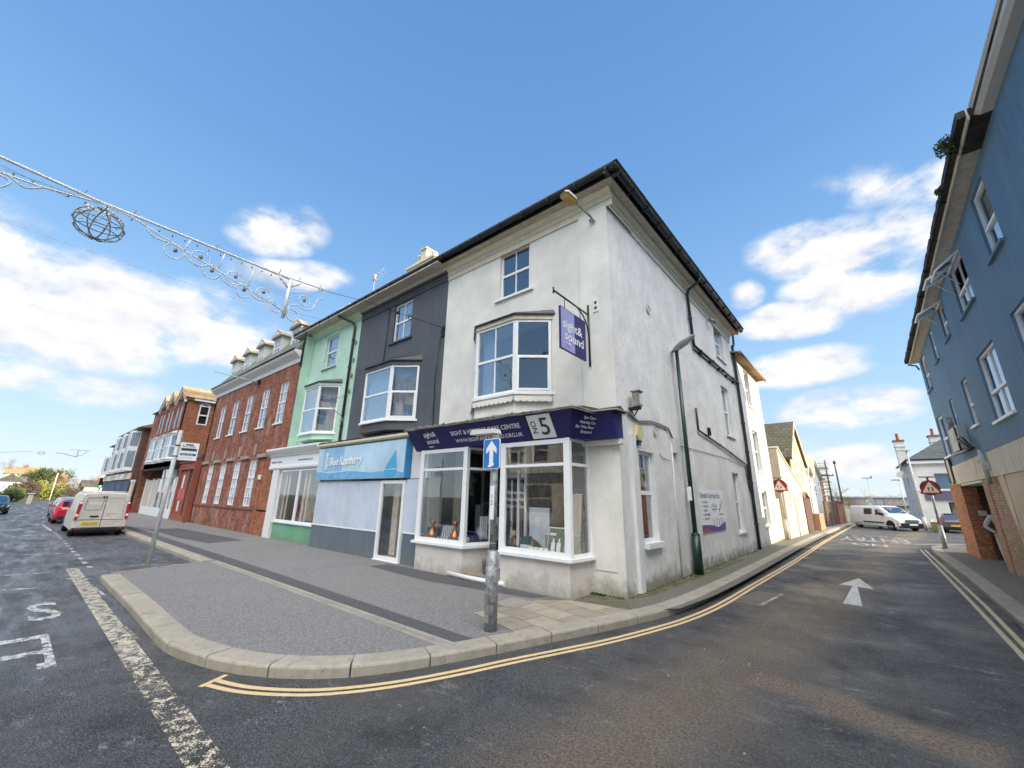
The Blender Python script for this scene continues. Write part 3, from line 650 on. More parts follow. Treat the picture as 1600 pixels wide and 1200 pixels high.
struct(m.build('road_lettering_stop', M['white_mark2']))
ground_text('road_lettering_no', 'NO', .35, 25.3, 2.0, .78, rad(180), M['white_mark2'], .03)
ground_text('road_lettering_entry', 'ENTRY', .6, 29.6, 4.0, .86, rad(180), M['faint_mark'], .03)
m = MB()
m.poly([(-.15, 13.36, Z1), (-.50, 11.98, Z1), (-.262, 12.06, Z1), (-.40, 9.85, Z1), (-.135, 9.84, Z1), (-.185, 11.98, Z1), (.09, 11.90, Z1)])
struct(m.build('road_arrow', M['arrow_paint']))
m = MB(); m.poly([(-1.95, 8.6, .003), (-1.42, 8.55, .003), (-1.28, 10.0, .003), (-1.75, 9.9, .003)]); struct(m.build('road_patch', stucco('tarmac_repair', (.17, .14, .11), (.08, .07, .05), .6, 0, 0, .008)))
line('repair_edge', [(-1.32, 9.95), (-1.42, 9.2), (-1.50, 8.6)], .05, M['faint_mark'])
for k, y in enumerate((30.6, 31.2)): 
    m = MB(); x = -.9
    while x < 2.3: m.face([(x, y, Z1), (x + .35, y, Z1), (x + .35, y + .2, Z1), (x, y + .2, Z1)]); x += .6
    struct(m.build('give_way_line', M['faint_mark']))
line('junction_line', [(1.95, 26.8), (5, 30.0), (8, 30.2)], .25, M['white_mark2'])
# loose stones and litter specks on the road
m = MB()
for k in range(60):
    x, y = random.uniform(-3.2, 1.2), random.uniform(1.2, 12); r = random.uniform(.004, .011)
    if x < -2.0 and y > 2.5: continue
    m.hexa([(x - r, y - r, 0), (x + r, y - r * .6, 0), (x + r * .7, y + r, 0), (x - r, y + r * .8, 0), (x - r * .6, y - r * .6, r), (x + r * .5, y - r * .5, r), (x + r * .5, y + r * .6, r), (x - r * .6, y + r * .5, r)])
tag(m.build('grit', M['slab2'], loc=(0, 5, 0)), 'pale grit and small stones scattered over the dark road', 'grit', kind='stuff')
# ------------------------------------------------------------------ the front terrace (faces the main street)
FRONT = Fr((0, 7.0), (1, 0), (0, -1))          # u = x, d = out towards the street
SIDE = Fr((-3.18, 7.0), (.034, 1), (1, -.034))  # u = along the side street
def gutter_run(root, fr, u0, u1, z, over, mat='gutter', brk=.75, name='gutter', edge=True):
    """half-round gutter on a dark fascia with brackets, soffit behind"""
    m = MB(); r = .085; n = 9
    for a, b in ((u0, u1),):
        out = [(over + r * math.cos(t) , z + r * math.sin(t)) for t in [math.pi + math.pi * i / n for i in range(n + 1)]]
        inn = [(over + r * .8 * math.cos(t), z + r * .8 * math.sin(t)) for t in [2 * math.pi - math.pi * i / n for i in range(n + 1)]]
        m.mould(fr, a, b, out + inn)
    u = u0 + .2
    while u < u1:
        m.box(fr, u - .014, u + .014, z - .10, z + .02, over - .10, over + .10); u += brk
    g = m.build(name, M[mat], root)
    f = MB(); f.box(fr, u0, u1, z - .13, z + .03, over - .20, over - .10); f.build('fascia_board', M[mat], g)
    if edge:
        e = MB(); e.tube([fr.P(u0, z + .008, over + .084), fr.P(u1, z + .008, over + .084)], .014, 6)
        e.tube([fr.P(u0, z + .045, over - .06), fr.P(u1, z + .045, over - .06)], .02, 6); e.build('gutter_lip', M['gutter_edge'], g)
    return g
def bay_window(root, pts, z0, z1, base_mat, frame_mat='upvc', apron=.3, roof_mat='gutter', curtain='net', mids=(.5, .5, .5), vms=((), (), ()), cas=None, wave=False, roof_h=.14, skirt=.08, pane='pane', top=.12):
    """canted bay: plan points from wall to wall"""
    fac = [fr2(a, b) for a, b in zip(pts, pts[1:])]
    back = [(pts[-1][0], pts[-1][1] + .1), (pts[0][0], pts[0][1] + .1)]
    m = MB(); m.slab(pts + back, z0 - apron, z0 - .03)
    def grow(d):
        c = []
        for i, p in enumerate(pts):
            if i in (0, len(pts) - 1):
                f = fac[0 if i == 0 else -1][0]; s = -1 if i == 0 else 1
                # slide along the wall
                c.append((p[0] + s * d * 1.2, p[1]))
            else:
                n1, n2 = fac[i - 1][0].n, fac[i][0].n; b = (n1 + n2).normalized(); k = d / max(.3, b.dot(n1)); c.append((p[0] + b.x * k, p[1] + b.y * k))
        return c
    m.slab(grow(skirt * .35) + back, z0 - apron - .05, z0 - apron)
    if wave:
        for (f, L) in fac:
            n = int(L / .13); w_ = L / n
            for i in range(n):
                c = (i + .5) * w_; ring = [f.P(c + math.cos(t) * w_ * .55, z0 - .17 - abs(math.sin(t)) * .06, skirt) for t in [math.pi * k / 6 for k in range(7)]]
                m.prism(ring, [p - f.n * .03 for p in ring])
            m.box(f, 0, L, z0 - .18, z0 - .10, 0, skirt - .01)
    bay = m.build('bay_window', M[base_mat], root)
    fm = MB(); pm = MB(); cm_ = MB()
    for k, (f, L) in enumerate(fac):
        md, vm = mids[k], vms[k]
        merge(fm, frame_mb(f, 0.0, L, z0, z1, -.04, .06, .055, md, vm, mt=.028))
        if cas and k == cas[0]:
            zm = z0 + (z1 - z0) * md; merge(fm, frame_mb(f, .045, L - .045, z0 + .045, zm + .01, .0, .045, .03, None))
        pm.quad(f, .03, L - .03, z0 + .03, z1 - .03, -.015)
        if curtain: merge(cm_, curtain_mb(f, .08, L - .08, z0 + .05, z1 - .02, -.16))
    for i, p in enumerate(pts[1:-1]): fm.bx(p[0] - .035, p[0] + .035, p[1] - .012, p[1] + .055, z0 - .002, z1 + .004)
    fm.build('frame', M[frame_mat], bay); pm.build('pane', M[pane], bay)
    if curtain: cm_.build('curtain', M[curtain], bay)
    s = MB(); s.slab(grow(.07) + back, z0 - .055, z0 - .004); s.build('sill', M[frame_mat], bay)
    h = MB(); h.slab(grow(.05) + back, z1 + .004, z1 + top); h.build('head', M['moulding' if frame_mat == 'upvc' and base_mat == 'white_render' else base_mat], bay)
    r = MB(); g1 = grow(.10); r.prism([(x, y, z1 + top + .002) for x, y in g1 + back], [(x, y, z1 + top + .035) for x, y in g1 + back])
    g2 = [(x * .55 + pts[i][0] * .45, max(y, 6.99) if i in (0, len(pts) - 1) else y + .3) for i, (x, y) in enumerate(g1)]
    r.prism([(x, y, z1 + top + .036) for x, y in g1 + back], [(x, y, z1 + top + roof_h) for x, y in g2 + back]); r.build('bay_roof', M[roof_mat], bay)
    return bay

# ================= corner building
T = thing('corner_building', (-5.8, 7.0, .1), 'white rendered three storey corner building with navy shopfront sign and black gutters', 'building')
SRX0, SRX1 = -8.35, -3.18
holes = [(-6.27, -5.29, 6.68, 8.02), (-7.05, -4.65, 3.98, 5.62)]
wall(FRONT, SRX0, SRX1, 3.2, 8.42, holes, .13).build('front_wall', M['white_render'], T)
sh = [(.84, 1.60, .92, 2.68), (8.08, 8.93, .78, 2.66), (8.13, 9.05, 3.92, 5.70), (8.13, 9.2, 6.80, 8.12)]
m = wall(SIDE, 0, 10.42, .05, 8.42, sh, .14)
m.build('side_wall', M['side_render'], T)
m = MB(); m.box(FRONT, -3.86, -3.155, .08, 8.02, .0, .035); m.box(FRONT, -3.72, -3.30, .5, 2.66, .035, .05); m.build('pilaster', M['white_render'], T)
m = MB(); m.bx(SRX0, -3.3, 16.9, 17.3, 0, 8.4); m.bx(SRX0 - .0, SRX0 + .1, 7.2, 16.9, 0, 8.4); m.build('back_wall', M['white_render'], T)
# cornice mouldings on both faces
prof = [(0, 7.98), (.03, 7.98), (.03, 8.12), (.055, 8.14), (.055, 8.24), (.09, 8.27), (.13, 8.36), (.13, 8.42), (0, 8.42)]
for nm, fr, a, b in (('cornice', FRONT, SRX0, -3.15), ('cornice', SIDE, -.035, 10.42)):
    m = MB(); m.mould(fr, a, b + (.13 if fr is FRONT else 0), prof); m.build(nm, M['moulding'], T)
m = MB(); m.slab([(SRX0, 6.70), (-2.88, 6.70), (-2.53, 17.72), (-3.2, 17.72), (-3.2, 7.0), (SRX0, 7.0)], 8.42, 8.46); m.build('soffit', M['soffit'], T)
OV = .42
gutter_run(T, FRONT, SRX0, -2.72, 8.56, OV); gutter_run(T, SIDE, -.46, 10.8, 8.56, OV)
m = MB(); e_ = [(SRX0, 6.5), (-2.64, 6.5), (-2.26, 17.75), (SRX0, 17.75)]; rg = [(SRX0, 11.2), (-5.6, 11.2), (-5.5, 13.6), (SRX0, 13.6)]
m.prism([(x, y, 8.60) for x, y in e_], [(x, y, 9.75) for x, y in rg]); m.build('roof', M['slate'], T)
# windows
window(T, FRONT, -6.27, -5.29, 6.68, 8.02, M, .11, .06, .5, (.5,), sill=.13, pane=M['pane_dark'], curtain='curtain_dark')
window(T, SIDE, .84, 1.60, .92, 2.68, M, .13, .06, .53, (), sill=.02, sillh=.1, silld=.10, pane=M['pane'], mt=.04, curtain=None)
for (a, b, c, d) in sh[1:]: window(T, SIDE, a, b, c, d, M, .14, .06, .5, (), sill=.1, pane=M['pane'], curtain='curtain_cream', sillmat=M['side_render'])
m = MB(); m.box(SIDE, .6, 2.0, .8, .84, -.9, -.5); m.box(SIDE, .7, 1.9, .5, 2.8, -1.2, -1.1); m.build('inner_room', M['interior_light'], T)
bay_window(T, [(-7.05, 7.0), (-6.50, 6.5), (-5.30, 6.5), (-4.66, 7.0)], 3.93, 5.66, 'white_render', wave=True, vms=((), (.5,), ()), mids=(.5, .5, .48), cas=(2,), apron=.42, curtain=None, pane='pane', top=.1)
m = MB(); m.bx(-7.2, -4.5, 8.2, 8.3, 3.3, 6.2); m.bx(-6.6, -5.0, 8.1, 8.2, 6.3, 8.3); m.build('inner_room', M['interior'], T)
curtain_mb(FRONT, -6.5, -6.1, 4.0, 5.6, .28, .02).build('curtain', M['net'], T)
# ---- ground floor shopfront
LB = [(-8.06, 7.0), (-8.06, 6.31), (-6.50, 6.31), (-6.30, 7.0)]       # left bay plan
RB = [(-5.55, 7.0), (-5.43, 6.31), (-3.87, 6.31), (-3.80, 6.99)]
for nm, P_ in (('left', LB), ('right', RB)):
    m = MB(); m.slab(P_, .02, .66); st = m.build('stall_riser', M['stall_white'], T)
    m = MB(); gp = [(P_[0][0] - .0, P_[0][1]), (P_[1][0] - .10 if nm == 'left' else P_[1][0] - .06, 6.23), (P_[2][0] + .08, 6.23), (P_[3][0] + .09, P_[3][1])]
    m.slab(gp, .662, .715); m.build('sill', M['upvc'], T)
    fm = MB(); pm = MB()
    for k, (a, b) in enumerate(zip(P_, P_[1:])):
        if nm == 'left' and k == 0: continue
        f, L = fr2(a, b); z0, z1, zt = .716, 2.79, 2.32
        merge(fm, frame_mb(f, 0, L, z0, z1, -.05, .05 if k != 1 else .085, .06, (zt - z0) / (z1 - z0), mt=.028))
        pm.quad(f, .02, L - .02, z0 + .03, z1 - .03, -.02)
    for p in P_[1:3]: fm.bx(p[0] - .045, p[0] + .045, p[1] - .015, p[1] + .07, .7161, 2.795)
    fo = fm.build('shop_window_frame', M['upvc'], T); pm.build('pane', M['pane_shop'], fo)
m = MB(); m.bx(-8.35, -8.10, 6.62, 7.0, .05, 3.0); m.build('party_pier', M['white_render'], T)
# door recess
DF = Fr((0, 7.25), (1, 0), (0, -1))
m = frame_mb(DF, -6.28, -5.50, .2, 2.80, -.05, .07, .07, .765, mt=.045); m.box(DF, -5.95, -5.90, .2, 2.1, -.05, .02); m.build('door_frame', M['upvc'], T)
m = frame_mb(DF, -5.895, -5.57, .22, 2.10, -.05, .07, .045, None); m.box(DF, -5.895, -5.57, .25, .62, -.04, 0); dr = m.build('door', plain('maroon_door', (.06, .012, .016), .35), T)
m = MB(); m.quad(DF, -5.85, -5.6, .6, 2.05, -.03); m.quad(DF, -6.22, -5.95, .3, 2.05, -.03); m.quad(DF, -6.22, -5.56, 2.25, 2.75, -.03); m.build('pane', M['pane_shop'], dr)
m = MB(); m.tube([(-5.86, 7.16, 1.1), (-5.86, 7.14, 1.1), (-5.86, 7.14, 1.22)], .012); m.build('handle', M['galv'], dr)
m = MB(); m.slab([(-6.52, 6.36), (-5.42, 6.36), (-5.45, 7.3), (-6.35, 7.3)], .05, .19); m.build('doorstep', M['slab'], T)
m = MB(); m.tube([(-6.88, 6.28, .145), (-6.1, 6.24, .14), (-5.27, 6.27, .14)], .045, 8); m.build('threshold', M['white_paint'], T)
m = MB(); m.bx(-8.3, -3.9, 6.45, 7.0, 2.93, 3.0); m.bx(-6.6, -5.4, 6.35, 6.45, 2.79, 2.93); m.bx(-8.3, -3.3, 9.5, 9.6, .0, 3.0); m.bx(-8.3, -3.3, 7, 9.5, 2.94, 3.0); m.bx(-8.3, -8.25, 7.0, 11, .1, 2.94); m.build('shop_interior', M['interior_light'], T)
m = MB(); m.bx(-8.3, -3.3, 7.01, 11, .12, .2); m.slab([(-8.0, 6.38), (-6.56, 6.38), (-6.38, 7.0), (-8.0, 7.0)], .70, .735); m.slab([(-5.47, 6.38), (-3.92, 6.38), (-3.86, 7.0), (-5.5, 7.0)], .70, .735); m.build('display_shelf', plain('shop_floor', (.20, .13, .08), .6), T)
# fascia: tilted board, returns round the corner
FB, FT = 2.79, 3.26
def fas(p0, p1, q0, q1): return [(p0[0], p0[1], FB), (p1[0], p1[1], FB), (q1[0], q1[1], FT), (q0[0], q0[1], FT)]
bot = [(-8.33, 6.31), (-3.80, 6.31), (-3.62, 6.74), (-3.08, 6.74), (-3.08, 7.0)]
top = [(-8.37, 6.00), (-3.58, 6.00), (-3.48, 6.52), (-3.10, 6.60), (-3.06, 6.95)]
m = MB(); bk_ = [(-3.08, 7.0), (-8.33, 7.0)]
m.mesh([(x, y, FB) for x, y in bot + [(-8.33, 7.0)]] + [(x, y, FT) for x, y in top + [(-8.37, 6.95)]], [(i, i + 1, 7 + i - 1, 6 + i) for i in range(0)])
n_ = 6; vs = [(x, y, FB) for x, y in bot + [(-8.33, 7.0)]] + [(x, y, FT) for x, y in top + [(-8.37, 6.95)]]
m = MB(); m.mesh(vs, [(i, (i + 1) % n_, n_ + (i + 1) % n_, n_ + i) for i in range(n_)]); m.poly(vs[:n_]); m.poly(vs[n_:])
fa = m.build('fascia_sign', M['sign_navy'], T)
class TF:   # tilted frame on the fascia: u = x, z = distance up the board
    def __init__(s, p, q, pt, qt): s.o = Vector(p); s.u = (Vector(q) - s.o).normalized(); s.w = (Vector(pt) - s.o); s.w = (s.w - s.u * s.w.dot(s.u)).normalized(); s.n = s.u.cross(s.w) * 1.0
    def P(s, u, z, d=0): return s.o + s.u * u + s.w * z + s.n * d
tf = TF((-8.33, 6.31, FB), (-3.80, 6.31, FB), (-8.33, 6.0, FT), None and 0)
for body, sz, u, z, sx, bo, al in (('sight&', .175, .56, .35, 1.0, .004, 'LEFT'), ('sound', .175, .60, .17, 1.0, .004, 'LEFT'), ('SIGHT & HEARING CARE CENTRE', .145, 4.02, .315, .93, .003, 'RIGHT'), ('WWW.SIGHTANDSOUND.ORG.UK', .125, 4.02, .13, .98, .0, 'RIGHT')):
    text_mb(body, sz, tf, u * .93 if al == 'LEFT' else 3.50, z, .006, .003, align=al, sx=sx, bold=bo).build('lettering', M['white_letter'], fa)
m = MB(); m.tube([tf.P(.66 + .09 * math.cos(t), .125 + .05 * math.sin(t), .01) for t in [math.pi * (1.15 + .7 * i / 8) for i in range(9)]], .006, 5); m.tube([tf.P(.66 + .06 * math.cos(t), .13 + .035 * math.sin(t), .01) for t in [math.pi * (1.15 + .7 * i / 8) for i in range(9)]], .005, 5); m.build('smile_mark', M['white_letter'], fa)
m = MB(); m.mesh([tf.P(u, z, d) for d in (.004, .016) for u, z in ((3.72, .045), (4.26, .045), (4.26, .535), (3.72, .535))], [(0, 1, 2, 3), (4, 5, 6, 7), (0, 1, 5, 4), (1, 2, 6, 5), (2, 3, 7, 6), (3, 0, 4, 7)]); nb = m.build('number_board', M['upvc'], fa)
text_mb('5', .50, tf, 3.95, .12, .019, .003, bold=.008).build('number', M['dark_letter'], fa)
text_mb('NO', .17, tf, 3.885, .15, .019, .003, rot=rad(90), bold=.003).build('number_word', M['dark_letter'], fa)
for uu in (.44, 3.66):
    m = MB(); m.mesh([tf.P(u, z, d) for d in (.001, .007) for u, z in ((uu, .0), (uu + .012, .0), (uu + .012, .55), (uu, .55))], [(0, 1, 2, 3), (4, 5, 6, 7), (0, 1, 5, 4), (1, 2, 6, 5), (2, 3, 7, 6), (3, 0, 4, 7)]); m.build('board_joint', M['gutter'], fa)
tr = TF((-3.80, 6.31, FB), (-3.62, 6.74, FB), (-3.58, 6.0, FT), None)
for i, t in enumerate(('Eye Care', 'Hearing Care', 'Ear Wax Removal', 'Eyespark')): text_mb(t, .078, tr, .27 + .01 * i, .41 - i * .095, .006, .003, align='CENTER', bold=.001, sx=.95).build('lettering', M['white_letter'], fa)
m = MB()
tp = [(-8.42, 5.97), (-3.56, 5.97), (-3.45, 6.50), (-3.02, 6.58), (-3.0, 7.0), (-8.42, 7.0)]
m.prism([(x, y, FT + .003) for x, y in tp], [(x, y, FT + .03) for x, y in tp])
m.prism([(x, y, FT + .031) for x, y in tp], [(x + (0.0 if i < 1 or i > 4 else -.1), min(7.0, y + .62), FT + .17) for i, (x, y) in enumerate(tp)])
m.build('shop_canopy_roof', M['gutter_dark'], T)
m = MB(); pts = [(-8.4 + i * .097, 5.955 + random.uniform(-.008, .008), FT + .03 + random.uniform(-.008, .012)) for i in range(51)] + [(-3.5, 6.2, FT + .03), (-3.44, 6.5, FT + .01), (-3.0, 6.58, FT + .02), (-2.97, 6.95, FT + .02)]
m.tube(pts, .018, 6); pts2 = [(x, y + .0, z - .028) for x, y, z in pts[::2]]; m.tube(pts2, .012, 5)
for i in range(9):
    p = Vector(random.choice(pts[2:46])); m.lathe(p, [(.012, 0), (.03, .01), (.026, .03), (.008, .045)], 7)
m.build('canopy_lead_flashing', M['gutter_edge'], T)
m = MB(); m.bx(-3.86, -3.06, 6.84, 6.99, 2.69, 2.785); m.build('pilaster_capital', M['white_render'], T)
# downpipes and service pipes on the side wall
def pipe(root, fr, pts, r, mat, name='downpipe', cl=1.1):
    m = MB(); P_ = [fr.P(*p) for p in pts]; m.tube(P_, r, 8)
    for a, b in zip(P_, P_[1:]):
        L = (b - a).length; n = int(L / cl)
        for i in range(n):
            c = a.lerp(b, (i + .5) / n); t = (b - a).normalized() * .03; m.tube([c - t, c + t], r * 1.35, 8)
    return m.build(name, M[mat], root)
pipe(T, SIDE, [(5.3, 8.50, .46), (5.3, 8.38, .40), (5.15, 8.12, .12), (5.15, 7.95, .07), (5.2, 6.36, .07), (5.25, 6.27, .07), (10.4, 6.32, .07)], .045, 'gutter')
m = MB()
for u in (5.9, 6.9, 7.9, 8.9, 9.9): m.box(SIDE, u - .03, u + .03, 6.15, 6.25, 0, .1)
m.tube([SIDE.P(5.25, 6.20, .03), SIDE.P(10.4, 6.24, .03)], .02, 6); m.build('pipe_bracket', M['gutter'], T)
pipe(T, SIDE, [(4.8, 4.25, .05), (4.8, 3.62, .05), (7.5, 3.36, .05), (10.2, 3.05, .05), (10.22, 2.5, .05)], .028, 'gutter')
pipe(T, SIDE, [(5.78, 3.55, .04), (5.78, 3.82, .04), (5.95, 3.84, .04), (5.98, 3.62, .04)], .025, 'gutter')
pipe(T, SIDE, [(10.5, 7.9, .08), (10.5, 7.35, .08), (10.48, 5.2, .08), (10.46, 3.0, .08), (10.3, 1.8, .08), (10.25, .12, .08)], .055, 'gutter')
pipe(T, SIDE, [(10.5, 7.85, .08), (10.8, 8.0, .08), (11.0, 8.7, .08)], .045, 'gutter')
pipe(T, SIDE, [(10.0, 3.0, .05), (10.1, 2.2, .05), (10.42, 1.9, .05)], .03, 'gutter')
m = MB(); m.box(SIDE, .44, .62, .12, 2.95, .001, .07); m.build('pipe_casing', M['pipe_white'], T)
m = MB(); m.tube([SIDE.P(2.67, 3.0, .02), SIDE.P(2.60, .12, .02)], .022, 6); m.build('conduit', M['grey_paint'], T)
m = MB(); cb = [(-.05, 3.28, .03), (.4, 3.38, .03), (.9, 3.27, .03), (1.5, 3.37, .03), (2.1, 3.38, .03), (2.57, 3.36, .03), (2.79, 3.14, .03), (2.85, 2.95, .03)]
m.tube([SIDE.P(*p) for p in cb], .013, 5); m.tube([SIDE.P(a, b - .04, c) for a, b, c in cb[1:]], .011, 5)
m.build('cable', M['gutter'], T); m = MB(); m.tube([SIDE.P(*p) for p in [(3.0, 3.0, .02), (4.09, 3.03, .02), (6.08, 3.06, .02), (7.8, 3.07, .02), (9.36, 2.98, .02), (10.1, 2.95, .02)]], .008, 4)
m.build('cable', M['gutter'], T); m = MB(); m.tube([SIDE.P(*p) for p in [(1.9, 2.7, .02), (2.1, 2.62, .02), (2.5, 2.6, .02)]], .008, 4); m.build('cable', M['gutter'], T); m = MB()
m.tube([SIDE.P(0.0 + i * .3, 8.0 - i * .001, .04) for i in range(5)], .014, 5); m.build('cable', M['gutter'], T)
m = MB(); m.box(SIDE, 2.74, 2.98, 2.80, 3.14, 0, .10); m.build('junction_box', M['grey_paint'], T)
for u, z in ((1.79, 3.19), (1.97, 6.23)):
    m = MB()
    for r_ in (.12, .07): m.tube([SIDE.P(u + r_ * math.cos(t), z + r_ * math.sin(t), .012) for t in [math.pi * 2 * i / 14 for i in range(15)]], .012, 5, False)
    m.box(SIDE, u - .02, u + .02, z - .05, z + .05, 0, .02); m.build('wall_tie_plate', M['grey_paint'], T)
m = MB(); m.box(SIDE, .75, .86, 2.77, 2.83, 0, .06); m.build('sensor', M['gutter'], T)

# ---- things fixed to the corner building
t = thing('hanging_sign', (-3.68, 7.0, 4.8), 'square two-tone lavender and navy hanging sign on a black wall bracket', 'hanging sign')
HS = Fr((-3.68, 5.82), (0, 1), (1, 0)); HW = Fr((-3.68, 6.77), (0, -1), (-1, 0))
m = MB(); m.box(HS, 0, .95, 4.38, 5.24, -.02, .02); bd = m.build('sign_board', M['sign_navy'], t)
m = MB(); m.box(HS, .012, .50, 4.392, 5.228, .0205, .023); m.build('panel', M['lav'], bd)
text_mb('sight&', .26, HS, .06, 4.83, .026, .003, bold=.004, sx=1.13).build('lettering', M['white_letter'], bd)
text_mb('sound', .26, HS, .13, 4.60, .026, .003, bold=.004, sx=1.13).build('lettering', M['white_letter'], bd)
m = MB()
for k in (.09, .055): m.tube([HS.P(.24 + k * math.cos(t_), 4.56 + k * .8 * math.sin(t_), .027) for t_ in [math.pi * (1.12 + .76 * i / 8) for i in range(9)]], .008, 5)
m.build('smile_mark', M['white_letter'], bd)
m = MB(); m.tube([(-3.68, 6.95, 5.70), (-3.68, 6.95, 4.32)], .022); m.tube([(-3.68, 5.62, 5.47), (-3.68, 7.0, 5.47)], .018); m.tube([(-3.68, 5.62, 5.41), (-3.68, 5.62, 5.53)], .018)
m.tube([(-3.68, 6.95, 4.95), (-3.68, 6.88, 5.2), (-3.68, 6.72, 5.38), (-3.68, 6.5, 5.46)], .014); m.tube([(-3.68, 6.0, 5.46), (-3.68, 6.0, 5.24)], .008); m.tube([(-3.68, 6.6, 5.46), (-3.68, 6.6, 5.24)], .008)
m.tube([(-3.68, 6.985, 4.32), (-3.68, 6.985, 3.85)], .008); m.build('bracket', M['gutter'], t)
t = thing('street_light', (-3.45, 7.0, 7.8), 'old amber lantern on a curved arm high on the white corner pilaster', 'street light')
m = MB(); m.tube([(-3.45, 6.97, 7.72), (-3.47, 6.86, 7.78), (-3.58, 6.6, 7.92), (-3.62, 6.5, 7.97)], .022); m.wprism(Fr((-3.45, 7.0), (1, 0), (0, -1)), [(-.10, 7.92), (.10, 7.97), (.02, 7.62), (-.02, 7.62)], .002, .03)
m.tube([(-3.55, 6.96, 7.80), (-3.5, 6.9, 7.74), (-3.43, 6.93, 7.70)], .03); m.build('arm', M['galv'], t)
hd = Vector((-3.70, 6.34, 8.02)); ax = Vector((-.28, -.92, .25)).normalized(); sx_ = ax.cross(Vector((0, 0, 1))).normalized(); up_ = sx_.cross(ax)
def hp(a, b, c): return hd + ax * a + sx_ * b + up_ * c
m = MB(); o_ = [(-.20, -.06), (-.12, -.12), (.16, -.13), (.23, -.07), (.23, .07), (.16, .13), (-.12, .12), (-.20, .06)]
m.prism([hp(a, b, 0) for a, b in o_], [hp(a * .8, b * .75, .10) for a, b in o_]); m.build('lamp_housing', M['soffit'], t)
m = MB(); m.prism([hp(a * .86, b * .86, -.002) for a, b in o_], [hp(a * .6, b * .6, -.075) for a, b in o_]); m.build('lamp_bowl', plain('amber_plastic', (.50, .33, .08), .3), t)
t = thing('alarm_box', (-3.15, 7.8, 3.0), 'yellowed hexagonal burglar alarm box above the white pipe casing on the side wall', 'alarm box')
m = MB(); m.wprism(SIDE, [(.66, 2.95), (.74, 2.86), (.90, 2.86), (.97, 2.95), (.93, 3.17), (.70, 3.17)], .0, .09); m.build('casing', plain('yellowed_plastic', (.68, .58, .32), .5), t, bevel=.015)
m = MB(); m.box(SIDE, .75, .88, 2.825, 2.86, .01, .07); m.build('strobe', M['black'], t)
t = thing('floodlight_box', (-3.15, 7.6, 3.5), 'weathered square wall lantern on a rusty bracket beside the shop sign', 'wall lantern')
m = MB(); m.box(SIDE, .50, .66, 3.50, 3.80, .10, .24); m.box(SIDE, .47, .69, 3.80, 3.825, .07, .27); m.build('casing', M['gutter_edge'], t, bevel=.008)
m = MB(); m.box(SIDE, .53, .63, 3.55, 3.76, .241, .246); m.build('lantern_pane', M['net'], t)
m = MB(); m.box(SIDE, .52, .64, 3.45, 3.50, .0, .22); m.tube([SIDE.P(.58, 3.45, .03), SIDE.P(.58, 3.32, .08), SIDE.P(.58, 3.45, .18)], .015); m.build('bracket', M['gutter_dark'], t)
t = thing('security_light', (-2.93, 14.3, 7.8), 'small grey spotlight under the eaves of the side wall', 'spotlight')
m = MB(); m.tube([SIDE.P(7.3, 7.85, 0), SIDE.P(7.3, 7.85, .12)], .02); m.build('arm', M['galv'], t)
m = MB(); m.tube([SIDE.P(7.2, 7.86, .12), SIDE.P(7.45, 7.82, .22)], .05, 10, r2=.09); m.build('lamp_housing', M['galv'], t)
# address plate
t = thing('number_plate', (-3.4, 6.96, 5.65), 'small white plate with two dark marks on the corner pilaster beside the hanging sign', 'wall plate')
m = MB(); m.bx(-3.56, -3.44, 6.950, 6.962, 5.50, 5.80); m.build('plate', M['white_paint'], t)
m = MB(); m.bx(-3.53, -3.47, 6.944, 6.949, 5.68, 5.74); m.bx(-3.53, -3.47, 6.944, 6.949, 5.56, 5.62); m.build('marks', M['dark_letter'], t)
# poster
t = thing('clinic_poster', (-3.0, 12.4, 1.5), 'white clinic banner with purple base fixed to the side wall behind the green lamp post', 'banner')
m = MB(); m.box(SIDE, 4.3, 6.5, .92, 2.02, .004, .02); pb = m.build('board', M['white_letter'], t)
pr = plain('purple_ink', (.10, .06, .26), .5, var=.05); rd_ = plain('red_ink', (.45, .06, .08), .5, var=.05); gi = plain('grey_ink', (.16, .16, .20), .5, var=.05)
m = MB(); m.wprism(SIDE, [(4.31, .93), (6.49, .93), (6.49, 1.16), (5.75, 1.03), (5.2, 1.10), (4.6, 1.12), (4.31, 1.12)], .021, .0235); m.build('purple_band', pr, pb)
m = MB(); m.wprism(SIDE, [(4.33, .94), (5.2, .94), (4.9, 1.02), (4.5, 1.04)], .024, .0255); m.wprism(SIDE, [(6.3, .94), (6.48, .94), (6.48, 1.12), (6.38, 1.10)], .024, .0255); m.build('red_shape', rd_, pb)
text_mb('Osteopathic & Sports Injury Clinic', .20, SIDE, 4.36, 1.80, .022, .002, sx=.66, bold=.002).build('lettering', gi, pb)
for i, s_ in enumerate(('BACK PAIN', 'NECK PAIN', 'SCIATICA', 'SPORTS INJURY', 'JOINT PAIN')): text_mb(s_, .075, SIDE, 4.60, 1.66 - i * .105, .022, .002, bold=.002).build('lettering', gi, pb)
m = MB()
for i in range(5): m.box(SIDE, 4.38, 4.54, 1.68 - i * .105, 1.69 - i * .105, .021, .023)
m.box(SIDE, 5.95, 6.35, 1.345, 1.375, .021, .023); m.box(SIDE, 5.38, 5.72, 1.49, 1.52, .021, .023); m.box(SIDE, 5.42, 5.66, 1.57, 1.60, .021, .023)
m.tube([SIDE.P(5.55 + .24 * math.cos(t_), 1.55 + .1 * math.sin(t_), .022) for t_ in [math.pi * 2 * i / 16 for i in range(17)]], .006, 4, False); m.build('text_rule', gi, pb)
